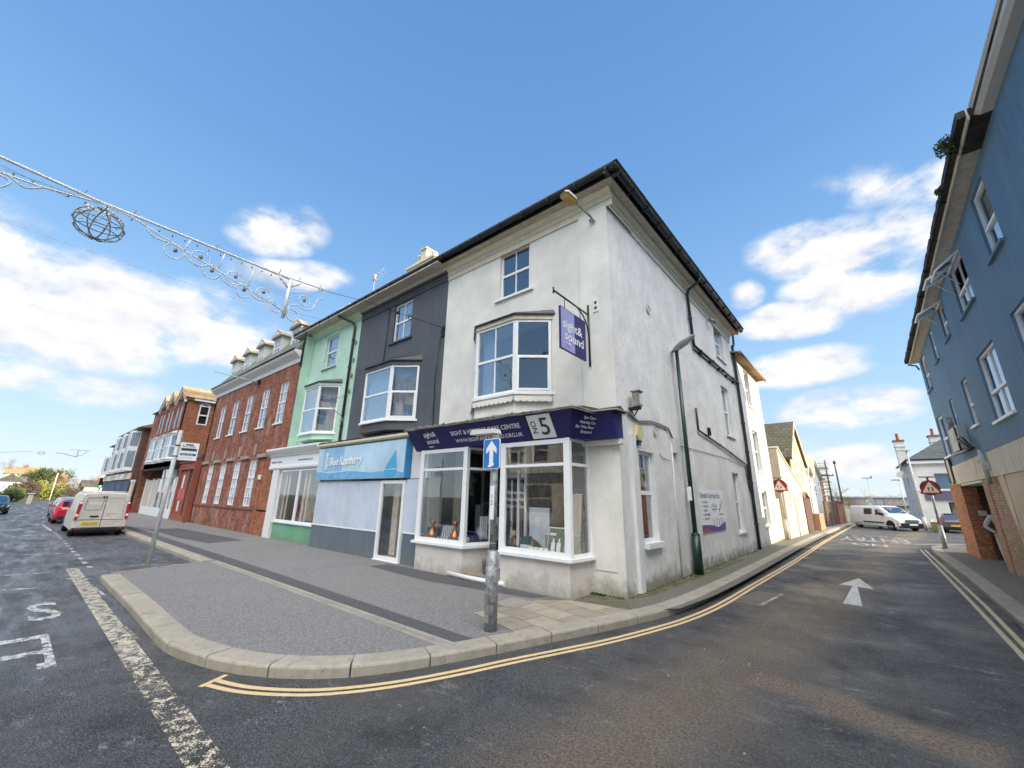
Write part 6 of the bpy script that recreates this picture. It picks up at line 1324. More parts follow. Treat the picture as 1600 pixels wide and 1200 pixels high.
# green lamp post
t = thing('green_lamp_post', (-2.93, 10.36, .1), 'dark green steel lamp post with a grey flat head against the white side wall', 'street lamp')
m = MB(); m.tube([(-2.93, 10.36, .09), (-2.93, 10.36, .95)], .10, 14); m.lathe((-2.93, 10.36, .95), [(.10, 0), (.09, .03), (.055, .06)], 14); m.build('post_base', M['green_pole'], t)
m = MB(); m.tube([(-2.93, 10.36, 1.0), (-2.93, 10.36, 5.52)], .055, 12, r2=.045); m.build('post', M['green_pole'], t)
m = MB(); m.bx(-2.99, -2.90, 10.28, 10.30, 1.72, 2.04); m.build('label', M['white_letter'], t)
m = MB()
def ring(yy, w, h, z): return [(-2.93 + w * math.cos(a), yy, z + h * math.sin(a)) for a in [2 * math.pi * k / 10 for k in range(10)]]
lx = Fr((-2.93, 10.36), (.8, -.6), (-.6, -.8))
secs = [(-.16, .02, .015, 5.55), (-.12, .07, .035, 5.56), (.1, .12, .06, 5.60), (.35, .13, .065, 5.64), (.62, .09, .045, 5.68), (.74, .02, .015, 5.70)]
rs = [[lx.P(u, z + h * math.sin(a), w * math.cos(a)) for a in [2 * math.pi * k / 10 for k in range(10)]] for u, w, h, z in secs]
vs = [v for r in rs for v in r]; m.mesh(vs, [(i * 10 + k, i * 10 + (k + 1) % 10, (i + 1) * 10 + (k + 1) % 10, (i + 1) * 10 + k) for i in range(5) for k in range(10)], True); m.mesh(rs[0], [tuple(range(10))]); m.mesh(rs[-1], [tuple(range(10))])
m.build('lamp_head', M['pole_grey'], t)
# two-way traffic triangles
def triangle_sign(x, y, label, z0=2.18, s=1.0, side=1):
    t = thing('two_way_sign', (x, y, .1), label, 'road sign'); f = Fr((x, y - .07), (1, 0), (0, -1))
    m = MB(); m.tube([(x, y, 0), (x, y, .98)], .085, 12, r2=.075); m.tube([(x, y, .98), (x, y, 2.82)], .04, 10); m.build('post', M['galv'] if side > 0 else M['pole_grey'], t)
    def tri(h, r):  # rounded triangle
        o = []; w = h * 1.155 / 2
        for (cu, cz, a0) in ((w - r * 1.7, z0 + r, -90), (0, z0 + h - r * 2, 30), (-w + r * 1.7, z0 + r, 150)):
            for k in range(5): a = rad(a0 + 120 * k / 4); o.append((cu + r * math.cos(a), cz + r * math.sin(a)))
        return o
    m = MB(); m.lathe((x, y - .055, z0 + .24), [(.30, 0), (.30, .012)], 24, 'y'); m.build('backing', plain('dull_red_back', (.17, .03, .05), .5), t)
    m = MB(); m.wprism(f, tri(.60, .035), 0, .012); sp = m.build('sign_plate', M['red_sign'], t)
    c = z0 + .2
    def sc(pts, k): return [(u * k, c + (z - c) * k) for u, z in pts]
    m = MB(); m.wprism(f, sc(tri(.60, .035), .72), .0125, .016); m.build('sign_face', plain('cream_sign_face', (.76, .66, .52), .4, var=.03), sp)
    m = MB()
    for sgn, u in ((1, -.055), (-1, .06)):
        pts = [(-.014, -.085), (.014, -.085), (.014, .03), (.048, .01), (0, .085), (-.048, .01), (-.014, .03)]
        m.wprism(f, [(u + a, c - .01 + b * sgn) for a, b in pts], .0165, .019)
    m.build('arrows', M['black'], sp)
    m = MB(); m.bx(x - .27, x + .22, y - .16, y + .05, 2.82, 2.86); m.build('sign_lamp', M['gutter_edge'], t); return t
triangle_sign(2.60, 23.86, 'two-way traffic warning triangle on a grey post by the brick pier on the right', 2.17)
triangle_sign(-2.47, 22.87, 'two-way traffic warning triangle in front of the cream outhouse', 2.24, side=-1)

# ================= festive garland hung across the street
GX_ = -8.5
t = thing('street_garland', (GX_, 2, 6), 'white metal festive light frame with scrolls and rings strung across the street', 'street decoration')
P = lambda y, z, x=GX_: (x, y, z)
k_ = (8.5 / 9.5); q_ = lambda y, z: P(y * k_, 1.7 + (z - 1.7) * k_)
m = MB(); m.tube([q_(-3.4, 6.85), q_(-1.28, 6.73), q_(-.15, 6.65), q_(.5, 6.65), q_(2.3, 6.64), q_(3.1, 6.63)], .022, 6); m.tube([q_(-.2, 6.64), q_(.3, 6.60), q_(1.1, 6.35), q_(2.2, 6.05), q_(3.1, 5.78)], .014, 5); m.tube([q_(-3.4, 6.25), q_(-1.6, 6.45), q_(-.8, 6.50), q_(-.15, 6.62)], .016, 5)
m.tube([q_(3.12, 6.62), q_(3.10, 5.62)], .035, 6); m.tube([q_(2.85, 6.63), q_(3.08, 6.4)], .02, 5); m.tube([q_(3.35, 6.63), q_(3.12, 6.42)], .02, 5); m.tube([q_(3.1, 6.66), q_(4.11, 6.72)], .018, 5)
for y, z in ((1.12, 6.31), (1.72, 6.2), (2.30, 6.0)): m.tube([q_(y + .06, 6.64), q_(y, z)], .012, 5)
m.build('frame', M['white_paint'], t)
m = MB()
def ringt(y, z, r): m.tube([q_(y + r * math.cos(a), z + r * math.sin(a)) for a in [2 * math.pi * k / 18 for k in range(19)]], .011, 5, False)
for y, z, r in ((.98, 6.24, .15), (1.40, 6.30, .16), (1.62, 6.10, .15), (2.04, 6.15, .15), (2.24, 5.92, .14), (2.62, 6.03, .14), (3.50, 6.22, .13)): ringt(y, z, r)
def wave_(pts): m.tube([q_(a, b) for a, b in smooth(pts, 5)], .013, 5)
wave_([(.52, 6.5), (.65, 6.38), (.85, 6.38), (1.05, 6.36), (1.2, 6.2), (1.4, 6.12), (1.6, 6.24), (1.75, 6.18), (1.85, 6.02), (2.05, 5.95), (2.2, 6.08), (2.35, 6.02), (2.45, 5.88), (2.65, 5.85), (2.85, 5.92), (3.08, 5.76)])
wave_([(3.16, 5.78), (3.2, 5.95), (3.35, 6.05), (3.55, 6.0), (3.7, 6.08), (3.76, 6.25), (3.83, 6.42), (3.95, 6.44)])
wave_([(3.18, 5.9), (3.16, 5.7), (3.3, 5.62), (3.42, 5.72), (3.38, 5.86), (3.24, 5.9)]); wave_([(3.05, 5.82), (2.98, 5.7), (2.86, 5.72), (2.80, 5.82), (2.84, 5.86)])
wave_([(-.78, 6.5), (-.95, 6.38), (-1.15, 6.48), (-1.3, 6.5), (-1.5, 6.3), (-1.4, 6.15), (-1.2, 6.2), (-1.1, 6.38), (-1.3, 6.45)])
m.build('scroll', M['net'], t)
m = MB()
for y, z in ((1.0, 6.26), (1.40, 6.32), (1.63, 6.12), (2.05, 6.18), (2.25, 5.95), (2.62, 6.06), (3.50, 6.22)): m.lathe(q_(y, z - .03), [(.01, 0), (.035, .02), (.03, .06), (.01, .09)], 6)
for i in range(22):
    y = -1.3 + i * .2; z_ = 6.64 - .0 * i; m.lathe(q_(y, z_ - .14 if i < 8 else z_ - .12), [(.006, 0), (.014, .02), (.006, .05)], 5)
for y in (-.35, .3, 1.6, 2.85, 3.3, 3.8): m.tube([q_(y, 6.66), q_(y + .02, 6.78)], .008, 4)
m.build('bulb', M['gutter_edge'], t)
m = MB()
for s in range(8): m.tube([q_(2.0 + s * .0, 6.6 - s * .05), q_(3.05, 6.5 - s * .05)], .003, 3)
for s in range(5): m.tube([q_(3.15, 6.5 - s * .12), q_(3.9, 6.68)], .003, 3)
m.tube([q_(-1.2, 6.55), q_(-.3, 6.60)], .004, 3); m.tube([q_(-1.25, 6.60), q_(-.5, 6.50)], .004, 3); m.build('string_wire', M['pole_grey'], t)
m = MB(); m.tube([(GX_, 3.65, 6.18), (GX_, 4.72, 6.35), (GX_, 5.65, 6.39)], .006, 5); m.tube([(GX_, 5.65, 6.39), (GX_, 7.0, 6.5)], .008, 5); m.lathe((GX_, 5.45, 6.33), [(.02, 0), (.05, .02), (.05, .09), (.02, .11)], 8); m.tube([(GX_, 5.85 + .06 * math.cos(a), 6.40 + .07 * math.sin(a)) for a in [2 * math.pi * k / 10 for k in range(11)]], .014, 5, False)
m.build('support_wire', M['black'], t); m = MB(); m.tube([(GX_, -9, 6.6), (GX_, -3.0, 6.3)], .012, 5); m.build('support_wire', M['black'], t)
t = thing('wire_ball', (GX_, -.05, 5.9), 'dark openwork metal ball ornament hanging under the white garland', 'ornament')
m = MB(); c = Vector(q_(-.06, 6.22)); R0 = .26
for i in range(4):
    a0 = math.pi * i / 4 + .3
    m.tube([c + Vector((math.cos(a0) * math.sin(a) * R0, math.sin(a0) * math.sin(a) * R0 * 1.15, math.cos(a) * R0)) for a in [2 * math.pi * k / 20 for k in range(21)]], .009, 5, False)
for z in (-.5, 0, .5): m.tube([c + Vector((math.cos(a) * math.sqrt(1 - z * z) * R0, math.sin(a) * math.sqrt(1 - z * z) * R0 * 1.15, z * R0)) for a in [2 * math.pi * k / 20 for k in range(21)]], .008, 5, False)
m.build('cage', M['gutter_edge'], t)
m = MB()
for k in range(60):
    d_ = Vector((random.gauss(0, 1), random.gauss(0, 1), abs(random.gauss(0, .8)) + .2)).normalized(); m.lathe(c + d_ * (R0 + .01), [(.004, 0), (.013, .015), (.004, .04)], 5)
m.build('bulbs', M['white_paint'], t)
m = MB(); m.tube([c + Vector((0, 0, R0)), c + Vector((0, .03, R0 + .14))], .008, 4); m.build('hook', M['gutter'], t)
t = thing('overhead_cable', (-14, 2, 7.6), 'thin dark cable crossing the sky below the garland', 'cable')
m = MB(); m.tube([(-14, -9, 7.9), (-14, -3.5, 7.62), (-14, .4, 7.56), (-14, 3.0, 7.6), (-14, 6.9, 8.0)], .0045, 4); m.build('cable', M['gutter_edge'], t)
def far_garland(x, label):
    t = thing('far_garland', (x, 2, 5.5), label, 'street decoration', 'festive frames farther down the street'); m = MB(); z = 5.1
    m.tube([(x, -1.8, z - .3), (x, -.8, z - .1), (x, .4, z + .1)], .02, 4); m.tube([(x, 2.0, z + .1), (x, 2.6, z + .05), (x, 3.1, z - .1), (x, 3.5, z - .15)], .025, 4); m.tube([(x, 3.5, z - .2), (x, 3.5, z + .5)], .025, 4); m.tube([(x, 2.9, z + .5), (x, 4.3, z + .5)], .018, 4); m.tube([(x, 3.5, z - .1), (x, 3.9, z + .05), (x, 4.1, z + .45)], .02, 4)
    m.tube([(x, 1.1 + .24 * math.cos(a), z + .2 * math.sin(a)) for a in [2 * math.pi * k / 12 for k in range(13)]], .014, 4, False); m.tube([(x, 1.1 + .24 * math.cos(a), z + .07 * math.sin(a)) for a in [2 * math.pi * k / 12 for k in range(13)]], .014, 4, False); m.build('frame', M['gutter_edge'], t)
far_garland(-60, 'distant festive frame with its ball hanging over the far road')
# aerials
t = thing('roof_aerial', (-14.3, 8, 9), 'small television aerial on the roof above the green building', 'aerial')
m = MB(); m.tube([(-14.5, 8, 9.0), (-14.5, 8, 10.9)], .015, 5); m.tube([(-14.6, 8, 10.7), (-13.85, 8, 11.1)], .012, 5); m.box(Fr((-14.5, 8), (1, 0), (0, -1)), -.12, .05, 10.75, 11.0, -.05, .05)
for k in range(4): m.tube([(-14.4 + k * .13, 7.8, 10.8 + k * .07), (-14.4 + k * .13, 8.2, 10.8 + k * .07)], .008, 4)
m.build('aerial', M['pole_grey'], t)
t = thing('wall_aerial', (-13.9, 6.6, 5), 'television aerial bracketed beside the green bay window', 'aerial')
m = MB(); m.tube([(-13.62, 6.95, 4.4), (-13.75, 6.7, 4.6), (-13.78, 6.5, 4.95), (-13.75, 6.5, 5.1)], .015, 5); m.tube([(-14.1, 6.3, 5.0), (-13.5, 6.8, 5.05)], .012, 5)
for k in range(6): x = -14.1 + k * .12; y = 6.3 + k * .1; m.tube([(x, y - .0, 4.85), (x, y, 5.2)], .008, 4)
m.box(FRONT, -13.66, -13.54, 4.2, 4.35, .02, .1); m.build('aerial', M['galv'], t)
# distant street furniture, left
def lamp_far(x, y, h, label, arm=-1.0):
    t = thing('street_lamp', (x, y, .1), label, 'street lamp'); m = MB(); m.tube([(x, y, 0), (x, y, h)], .08, 6, r2=.05); m.build('post', M['pole_grey'], t); m = MB(); m.bx(x - .25, x + .25, min(y, y + arm), max(y, y + arm), h - .05, h + .05); m.build('lamp_head', M['pole_grey'], t)
lamp_far(-50, 6.25, 4.0, 'cream lamp post in front of the brown brick terrace', .6)
lamp_far(-75, 7.9, 5.6, 'tall lamp post rising beyond the far white shops', -.5)
t = thing('leaning_pole', (-99, 4.4, 0), 'pale yellow wooden pole beside the far hedge', 'pole'); m = MB(); m.tube([(-99, 4.3, 0), (-99, 4.3, 4.3)], .08, 6); m.build('pole', M['cream'], t)
t = thing('traffic_light', (-62, 4.6, .1), 'traffic signal showing green above the white van roof', 'traffic light')
tlx, tly = -62, 6.0
m = MB(); m.tube([(tlx, tly, 0), (tlx, tly, 1.95)], .05, 6); m.build('post', M['gutter'], t); m = MB(); m.bx(tlx - .1, tlx + .12, tly - .17, tly + .17, 1.95, 3.0); m.build('signal_head', M['black'], t)
gm, gnt, gb, _ = new_mat('green_signal'); gb.inputs['Base Color'].default_value = (0, .4, .25, 1); gb.inputs['Emission Color'].default_value = (.05, 1, .55, 1); gb.inputs['Emission Strength'].default_value = 3
m = MB(); m.lathe((tlx + .121, tly, 2.12), [(.11, 0), (.11, .03)], 12, 'x'); m.build('green_lamp', gm, t)
t = thing('direction_sign', (-64, 6.9, .1), 'grey rectangular sign seen from behind right of the traffic light', 'road sign')
m = MB(); m.bx(-64.0, -63.95, 6.55, 7.3, 2.0, 2.5); m.build('plate', M['pole_grey'], t); m = MB(); m.tube([(-64.1, 6.9, 0), (-64.1, 6.9, 2.4)], .04, 5); m.build('post', M['pole_grey'], t)
# person waiting in the undercroft, partly behind the buff pier
def person(x, y, z):
    t = thing('person', (x, y, z), 'person in a grey top and pale trousers leaning out from behind the buff brick pier', 'person')
    J = {'hip': (0, 0, .88), 'waist': (.01, 0, 1.02), 'chest': (.02, 0, 1.22), 'neck': (.02, 0, 1.38), 'head0': (.02, -.01, 1.46), 'head': (.03, -.02, 1.58),
         'shl': (-.16, .02, 1.33), 'ell': (-.30, .04, 1.08), 'hal': (-.14, -.08, .93), 'shr': (.18, 0, 1.33), 'elr': (.25, .02, 1.07), 'har': (.24, -.08, .86),
         'thl': (-.08, .02, .82), 'knl': (-.10, -.03, .47), 'anl': (-.06, .05, .10), 'thr': (.09, 0, .82), 'knr': (.12, -.02, .47), 'anr': (.12, .03, .10)}
    def skin(name, chain, rads, mat, parent):
        ks = []; [ks.append(k) for c in chain for k in c if k not in ks]; idx = {k: i for i, k in enumerate(ks)}; ed = {tuple(sorted((idx[a], idx[b]))) for c in chain for a, b in zip(c, c[1:])}
        me = bpy.data.meshes.new(name); me.from_pydata([J[k] for k in ks], sorted(ed), []); o = bpy.data.objects.new(name, me); COL.objects.link(o)
        sm = o.modifiers.new('skin', 'SKIN'); sm.use_smooth_shade = True
        for i, k in enumerate(ks): me.skin_vertices[0].data[i].radius = (rads[k][0], rads[k][1]) if isinstance(rads[k], tuple) else (rads[k],) * 2
        me.skin_vertices[0].data[0].use_root = True
        su = o.modifiers.new('subdivision', 'SUBSURF'); su.levels = 1; su.render_levels = 2; me.materials.append(mat)
        o.parent = parent; return o
    Rb = {'hip': (.15, .10), 'waist': (.13, .09), 'chest': (.16, .11), 'neck': .055, 'head0': .06, 'head': (.085, .10), 'shl': .065, 'ell': .042, 'hal': .03, 'shr': .065, 'elr': .042, 'har': .03, 'thl': .085, 'knl': .055, 'anl': .04, 'thr': .085, 'knr': .055, 'anr': .04}
    flesh = plain('skin', (.50, .30, .22), .6, var=.05)
    b = skin('body', [('hip', 'waist', 'chest', 'neck', 'head0', 'head'), ('chest', 'shl', 'ell', 'hal'), ('chest', 'shr', 'elr', 'har'), ('hip', 'thl', 'knl', 'anl'), ('hip', 'thr', 'knr', 'anr')], Rb, flesh, t)
    R2 = {k: (tuple(a * 1.14 for a in v) if isinstance(v, tuple) else v * 1.22) for k, v in Rb.items()}
    skin('jumper', [('hip', 'waist', 'chest'), ('chest', 'shl', 'ell', 'hal'), ('chest', 'shr', 'elr', 'har')], R2, plain('grey_jumper', (.42, .43, .44), .9, bmp=.003), t)
    J['hip'] = (0, 0, .87); skin('trousers', [('hip', 'thl', 'knl', 'anl'), ('hip', 'thr', 'knr', 'anr')], R2, plain('pale_trousers', (.55, .50, .45), .9), t)
    m = MB()
    for a in ('anl', 'anr'):
        ax_, ay, az = J[a]; m.prism([(x + ax_ - .045, y + ay + .05, z), (x + ax_ + .045, y + ay + .05, z), (x + ax_ + .04, y + ay - .2, z), (x + ax_ - .04, y + ay - .2, z)], [(x + ax_ - .04, y + ay + .045, z + .10), (x + ax_ + .04, y + ay + .045, z + .10), (x + ax_ + .035, y + ay - .18, z + .05), (x + ax_ - .035, y + ay - .18, z + .05)])
    m.build('shoe', M['black'], t, bevel=.01)
    m = MB(); hx, hy, hz = x + .03, y - .02, z + 1.6
    rs = [[(hx + .1 * s * math.cos(a), hy + .02 + .11 * s * math.sin(a), hz + h) for a in [2 * math.pi * k / 12 for k in range(12)]] for s, h in ((1.02, -.02), (1.08, .03), (.9, .09), (.4, .125), (.05, .13))]
    m.mesh([v for r in rs for v in r], [(i * 12 + k, i * 12 + (k + 1) % 12, (i + 1) * 12 + (k + 1) % 12, (i + 1) * 12 + k) for i in range(4) for k in range(12)], True); m.build('hair', M['tree_bark'], t)
    m = MB()
    for s in (-1, 1):
        for k in range(4): J0 = J['hal' if s < 0 else 'har']; p0 = Vector((x + J0[0] + (k - 1.5) * .016, y + J0[1] - .02, z + J0[2] - .02)); m.tube([p0, p0 + Vector((.005, -.02, -.04 - .005 * (k % 3))), p0 + Vector((.01, -.03, -.07))], .009, 6, r2=.007)
        p0 = Vector((x + J0[0] - s * .03, y + J0[1], z + J0[2])); m.tube([p0, p0 + Vector((-s * .02, -.03, -.03))], .010, 6)
    m.build('fingers', flesh, t)
person(3.04, 17.12, .1)
# ================= shop window contents
def jug(x, y, z, s, label):
    t = thing('copper_jug', (x, y, z), label, 'jug'); cp = M.setdefault('copper', plain('copper', (.50, .20, .07), .28, .85, var=.25))
    m = MB(); m.lathe((x, y, z), [(r * s, h * s) for r, h in ((.10, 0), (.13, .02), (.14, .08), (.12, .15), (.06, .22), (.045, .30), (.05, .38), (.075, .44), (.07, .44))], 16); m.build('body', cp, t)
    m = MB(); m.tube([(x + .05 * s, y, z + .40 * s), (x + .15 * s, y, z + .36 * s), (x + .16 * s, y, z + .22 * s), (x + .12 * s, y, z + .15 * s)], .012 * s, 6); m.tube([(x - .06 * s, y, z + .42 * s), (x - .11 * s, y, z + .47 * s)], .02 * s, 6); m.build('handle', cp, t)
Zs = .736
jug(-7.72, 6.50, Zs, .95, 'copper ewer at the left end of the left shop window'); jug(-6.92, 6.48, Zs, .98, 'copper ewer beside the centre mullion of the left shop window')
t = thing('chessboard', (-7.4, 6.62, Zs), 'upright black and white chequered board between the two copper ewers', 'chessboard')
ck, cnt, cb, _ = new_mat('chequer'); g = cnt.nodes.new('ShaderNodeNewGeometry'); ch_ = cnt.nodes.new('ShaderNodeTexChecker'); ch_.inputs['Scale'].default_value = 22; ch_.inputs[1].default_value = (.75, .75, .72, 1); ch_.inputs[2].default_value = (.02, .02, .02, 1); lk(cnt, g.outputs[0], ch_.inputs[0]); lk(cnt, ch_.outputs[0], cb.inputs[0])
m = MB(); m.hexa([(-7.56, 6.60, Zs), (-7.22, 6.60, Zs), (-7.22, 6.62, Zs), (-7.56, 6.62, Zs), (-7.56, 6.70, Zs + .32), (-7.22, 6.70, Zs + .32), (-7.22, 6.72, Zs + .32), (-7.56, 6.72, Zs + .32)]); m.build('board', ck, t)
m = MB(); m.bx(-7.57, -7.21, 6.705, 6.725, Zs + .322, Zs + .335); m.build('frame', M['black'], t)
t = thing('chess_pieces', (-7.3, 6.5, Zs), 'loose cluster of dark and white chess pieces in front of the chequered board', 'chess pieces')
for mt, sgn in (('black', 0), ('white_letter', 1)):
    m = MB()
    for k in range(7): m.lathe((-7.5 + k * .06 + sgn * .03, 6.48 + (k % 3) * .03, Zs), [(.022, 0), (.02, .01), (.01, .04), (.014, .06), (.004, .09)], 8)
    m.build('pieces', M[mt], t)
t = thing('telephone', (-6.58, 6.72, Zs), 'old navy blue dial telephone in the left shop window return', 'telephone')
m = MB(); m.prism([(-6.78, 6.60, Zs), (-6.52, 6.60, Zs), (-6.52, 6.80, Zs), (-6.78, 6.80, Zs)], [(-6.73, 6.68, Zs + .16), (-6.57, 6.68, Zs + .16), (-6.57, 6.78, Zs + .16), (-6.73, 6.78, Zs + .16)]); m.build('body', plain('navy_plastic', (.02, .03, .14), .3), t, bevel=.01)
m = MB(); m.tube([(-6.80, 6.72, Zs + .18), (-6.76, 6.72, Zs + .22), (-6.54, 6.72, Zs + .22), (-6.50, 6.72, Zs + .18)], .024, 8); m.build('handset', plain('navy_plastic_handset', (.02, .03, .14), .3), t)
m = MB(); m.tube([(-6.65, 6.62, Zs + .08), (-6.65, 6.60, Zs + .075)], .05, 14); m.build('dial', M['white_letter'], t)
t = thing('stoneware_bottle', (-6.72, 6.46, Zs), 'white stoneware bottle standing in front of the navy telephone', 'bottle')
m = MB(); m.lathe((-6.72, 6.46, Zs), [(.05, 0), (.055, .02), (.055, .12), (.03, .17), (.025, .20), (.03, .21)], 12); m.build('body', M['white_paint'], t); m = MB(); m.lathe((-6.72, 6.46, Zs + .21), [(.028, 0), (.028, .02)], 10); m.build('cap', M['gutter'], t)
t = thing('dried_flowers', (-6.42, 6.9, Zs), 'bundle of pale dried flowers behind the telephone', 'dried flowers')
m = MB()
for k in range(30): a = random.uniform(-.5, .5); m.tube([(-6.48, 6.85, Zs), (-6.48 + a * .25, 6.85 + random.uniform(-.06, .06), Zs + random.uniform(.18, .34))], .006, 3)
m.build('stems', M['net'], t)
t = thing('copper_urn', (-6.55, 7.15, 1.15), 'dark copper urn on a stand behind the left window return', 'urn')
m = MB(); m.lathe((-6.5, 7.25, Zs), [(.06, 0), (.1, .05), (.12, .2), (.12, .36), (.10, .38), (.04, .42), (.03, .5)], 14); m.build('body', M['copper'], t); m = MB(); m.bx(-6.7, -6.3, 7.1, 7.4, .2, Zs - .001); m.build('stand', M['black'], t)
t = thing('paper_tree', (-6.85, 6.8, 1.75), 'small dark green paper tree hanging in the left window return', 'ornament')
m = MB()
for i, z in enumerate((1.74, 1.84, 1.94, 2.03)): r = .10 - i * .018; m.lathe((-6.95, 6.95, z), [(r, 0), (r * .4, .08), (.01, .12)], 10)
m.build('tree', M['leaf_dark'], t); m = MB(); m.tube([(-6.95, 6.95, 2.14), (-6.95, 6.95, 2.7)], .004, 4); m.tube([(-6.95, 6.95, 1.68), (-6.95, 6.95, 1.75)], .012, 5); m.build('thread', M['black'], t)
for i, (x, y) in enumerate(((-8.0, 8.0), (-7.35, 8.3))):
    t = thing('pendant_lamp', (x, y, 2.3), ('metal pendant lamp hanging behind the left shop window, nearer its left edge', 'metal pendant lamp hanging behind the middle of the left shop window')[i], 'pendant lamp')
    m = MB(); m.lathe((x, y, 2.1), [(.16, 0), (.12, .07), (.04, .12), (.02, .16)], 14); m.build('shade', M['galv'], t); m = MB(); m.tube([(x, y, 2.26), (x, y, 2.93)], .008, 4); m.build('flex', M['black'], t)
t = thing('pillar_inside', (-8.6, 8.2, .2), 'cream painted column standing inside the left shop window', 'column')
m = MB(); m.bx(-8.25, -8.0, 7.6, 7.85, .2, 2.94); m.build('shaft', M['moulding'], t)
m = MB(); m.bx(-8.28, -7.97, 7.57, 7.88, .2, .4); m.build('base', M['white_paint'], t)
t = thing('red_cabinet', (-7.4, 9, .2), 'faded pink-red cabinet at the back of the left half of the shop', 'cabinet')
m = MB(); m.bx(-8.1, -7.5, 9.0, 9.3, .2, 1.5); m.build('body', plain('faded_red', (.42, .12, .10), .6), t); m = MB(); m.bx(-8.06, -7.82, 8.98, 8.998, .3, 1.45); m.bx(-7.78, -7.54, 8.98, 8.998, .3, 1.45); m.build('door', plain('faded_red_door', (.48, .16, .14), .6), t)
t = thing('green_storage_box', (-7.98, 6.75, Zs), 'blue-green storage box at the left edge of the left shop window', 'box')
m = MB(); m.bx(-8.02, -7.82, 6.6, 6.9, Zs, Zs + .26); m.build('box', plain('teal_plastic', (.03, .14, .16), .5), t, bevel=.01); m = MB(); m.bx(-8.03, -7.81, 6.59, 6.91, Zs + .262, Zs + .3); m.build('lid', M['pole_grey'], t)
t = thing('radiator', (-6.85, 7.6, .8), 'white panel radiator behind the return of the left shop window', 'radiator')
m = MB()
for k in range(9): m.bx(-7.25 + k * .07, -7.20 + k * .07, 7.6, 7.68, .75, 1.25)
m.bx(-7.26, -6.62, 7.62, 7.66, .72, .75); m.build('panel', M['upvc'], t)
t = thing('clothes_rail', (-7.6, 8.6, .2), 'rail of second-hand clothes standing behind the left shop window', 'clothes rail')
m = MB(); m.tube([(-8.1, 8.6, .2), (-8.1, 8.6, 1.55), (-6.7, 8.6, 1.55), (-6.7, 8.6, .2)], .02, 6); m.build('rail', M['galv'], t)
cm3 = [plain('cloth_%s' % n, c, .9, var=.3) for n, c in (('red', (.35, .05, .05)), ('blue', (.07, .12, .3)), ('cream', (.6, .55, .45)), ('green', (.08, .2, .12)))]
for k in range(12):
    m = MB(); x = -8.0 + k * .105; m.prism([(x, 8.4, .75 + random.uniform(-.1, .15)), (x + .06, 8.4, .75), (x + .06, 8.8, .75), (x, 8.8, .8)], [(x + .02, 8.5, 1.5), (x + .045, 8.5, 1.5), (x + .045, 8.7, 1.5), (x + .02, 8.7, 1.5)]); m.build('garment', cm3[k % 4], t)
t = thing('storage_cartons', (-5.2, 9.5, .2), 'pile of brown cartons at the back of the right shop window', 'cartons')
m = MB(); m.bx(-5.9, -5.4, 8.6, 9.0, .2, .6); m.bx(-5.85, -5.45, 8.62, 8.95, .603, .95); m.build('lower_carton', M['cream_shade'], t); m = MB(); m.bx(-5.8, -5.5, 8.65, 8.9, .953, 1.2); m.build('top_carton', M['slab2'], t)
for i, (x, y, z, w, h, mt, lb) in enumerate(((-7.1, 6.9, Zs, .2, .34, 'cream_shade', 'tan framed picture propped between the jugs in the left window'), (-5.0, 7.0, .2, .5, 1.3, 'net', 'pale shop display panel standing behind the doll'), (-4.55, 6.75, Zs, .26, .3, 'slab2', 'small brown box frame behind the white mugs'))):
    t = thing('display_panel', (x, y, z), lb, 'display'); m = MB(); m.bx(x - w / 2, x + w / 2, y, y + .03, z, z + h); m.build('panel', M[mt], t); m = MB(); m.bx(x - w / 2 - .015, x + w / 2 + .015, y - .004, y + .034, z + h, z + h + .02); m.build('top_rail', M['upvc'], t)
# right window
t = thing('doll', (-5.30, 6.5, Zs), 'small seated doll with fair hair at the left edge of the right shop window', 'doll')
x, y = -5.29, 6.52
m = MB(); m.lathe((x, y, Zs), [(.07, 0), (.075, .05), (.05, .16), (.04, .21), (.02, .235)], 12); m.build('dress', plain('patterned_brown_fabric', (.20, .10, .05), .9, var=.5, scale=25), t)
m = MB(); m.lathe((x, y, Zs + .22), [(.01, 0), (.04, .02), (.05, .06), (.04, .10), (.01, .12)], 12); m.tube([(x - .05, y, Zs + .19), (x - .08, y - .05, Zs + .1)], .014, 6); m.tube([(x + .05, y, Zs + .19), (x + .08, y - .05, Zs + .1)], .014, 6); m.build('head', plain('doll_skin', (.55, .35, .24), .5), t)
m = MB(); m.lathe((x, y + .012, Zs + .25), [(.05, 0), (.058, .04), (.045, .085), (.01, .10)], 12); m.build('hair', plain('straw_hair', (.45, .33, .14), .8), t)
t = thing('cushion_stack', (-5.05, 6.62, Zs), 'dark teal and pale blue folded textiles stacked beside the doll', 'textiles')
m = MB(); m.bx(-5.15, -4.92, 6.55, 6.75, Zs, Zs + .10); m.build('lower_fold', M['net'], t, bevel=.02); m = MB(); m.prism([(-5.15, 6.56, Zs + .102), (-4.93, 6.56, Zs + .102), (-4.93, 6.74, Zs + .102), (-5.15, 6.74, Zs + .102)], [(-5.10, 6.6, Zs + .25), (-4.97, 6.6, Zs + .25), (-4.97, 6.72, Zs + .25), (-5.10, 6.72, Zs + .25)]); m.build('upper_fold', plain('teal_cloth', (.02, .10, .12), .9), t, bevel=.02)
t = thing('carved_wooden_ornament', (-4.85, 6.6, Zs), 'brown carved wooden fan-shaped ornament in the right shop window', 'ornament')
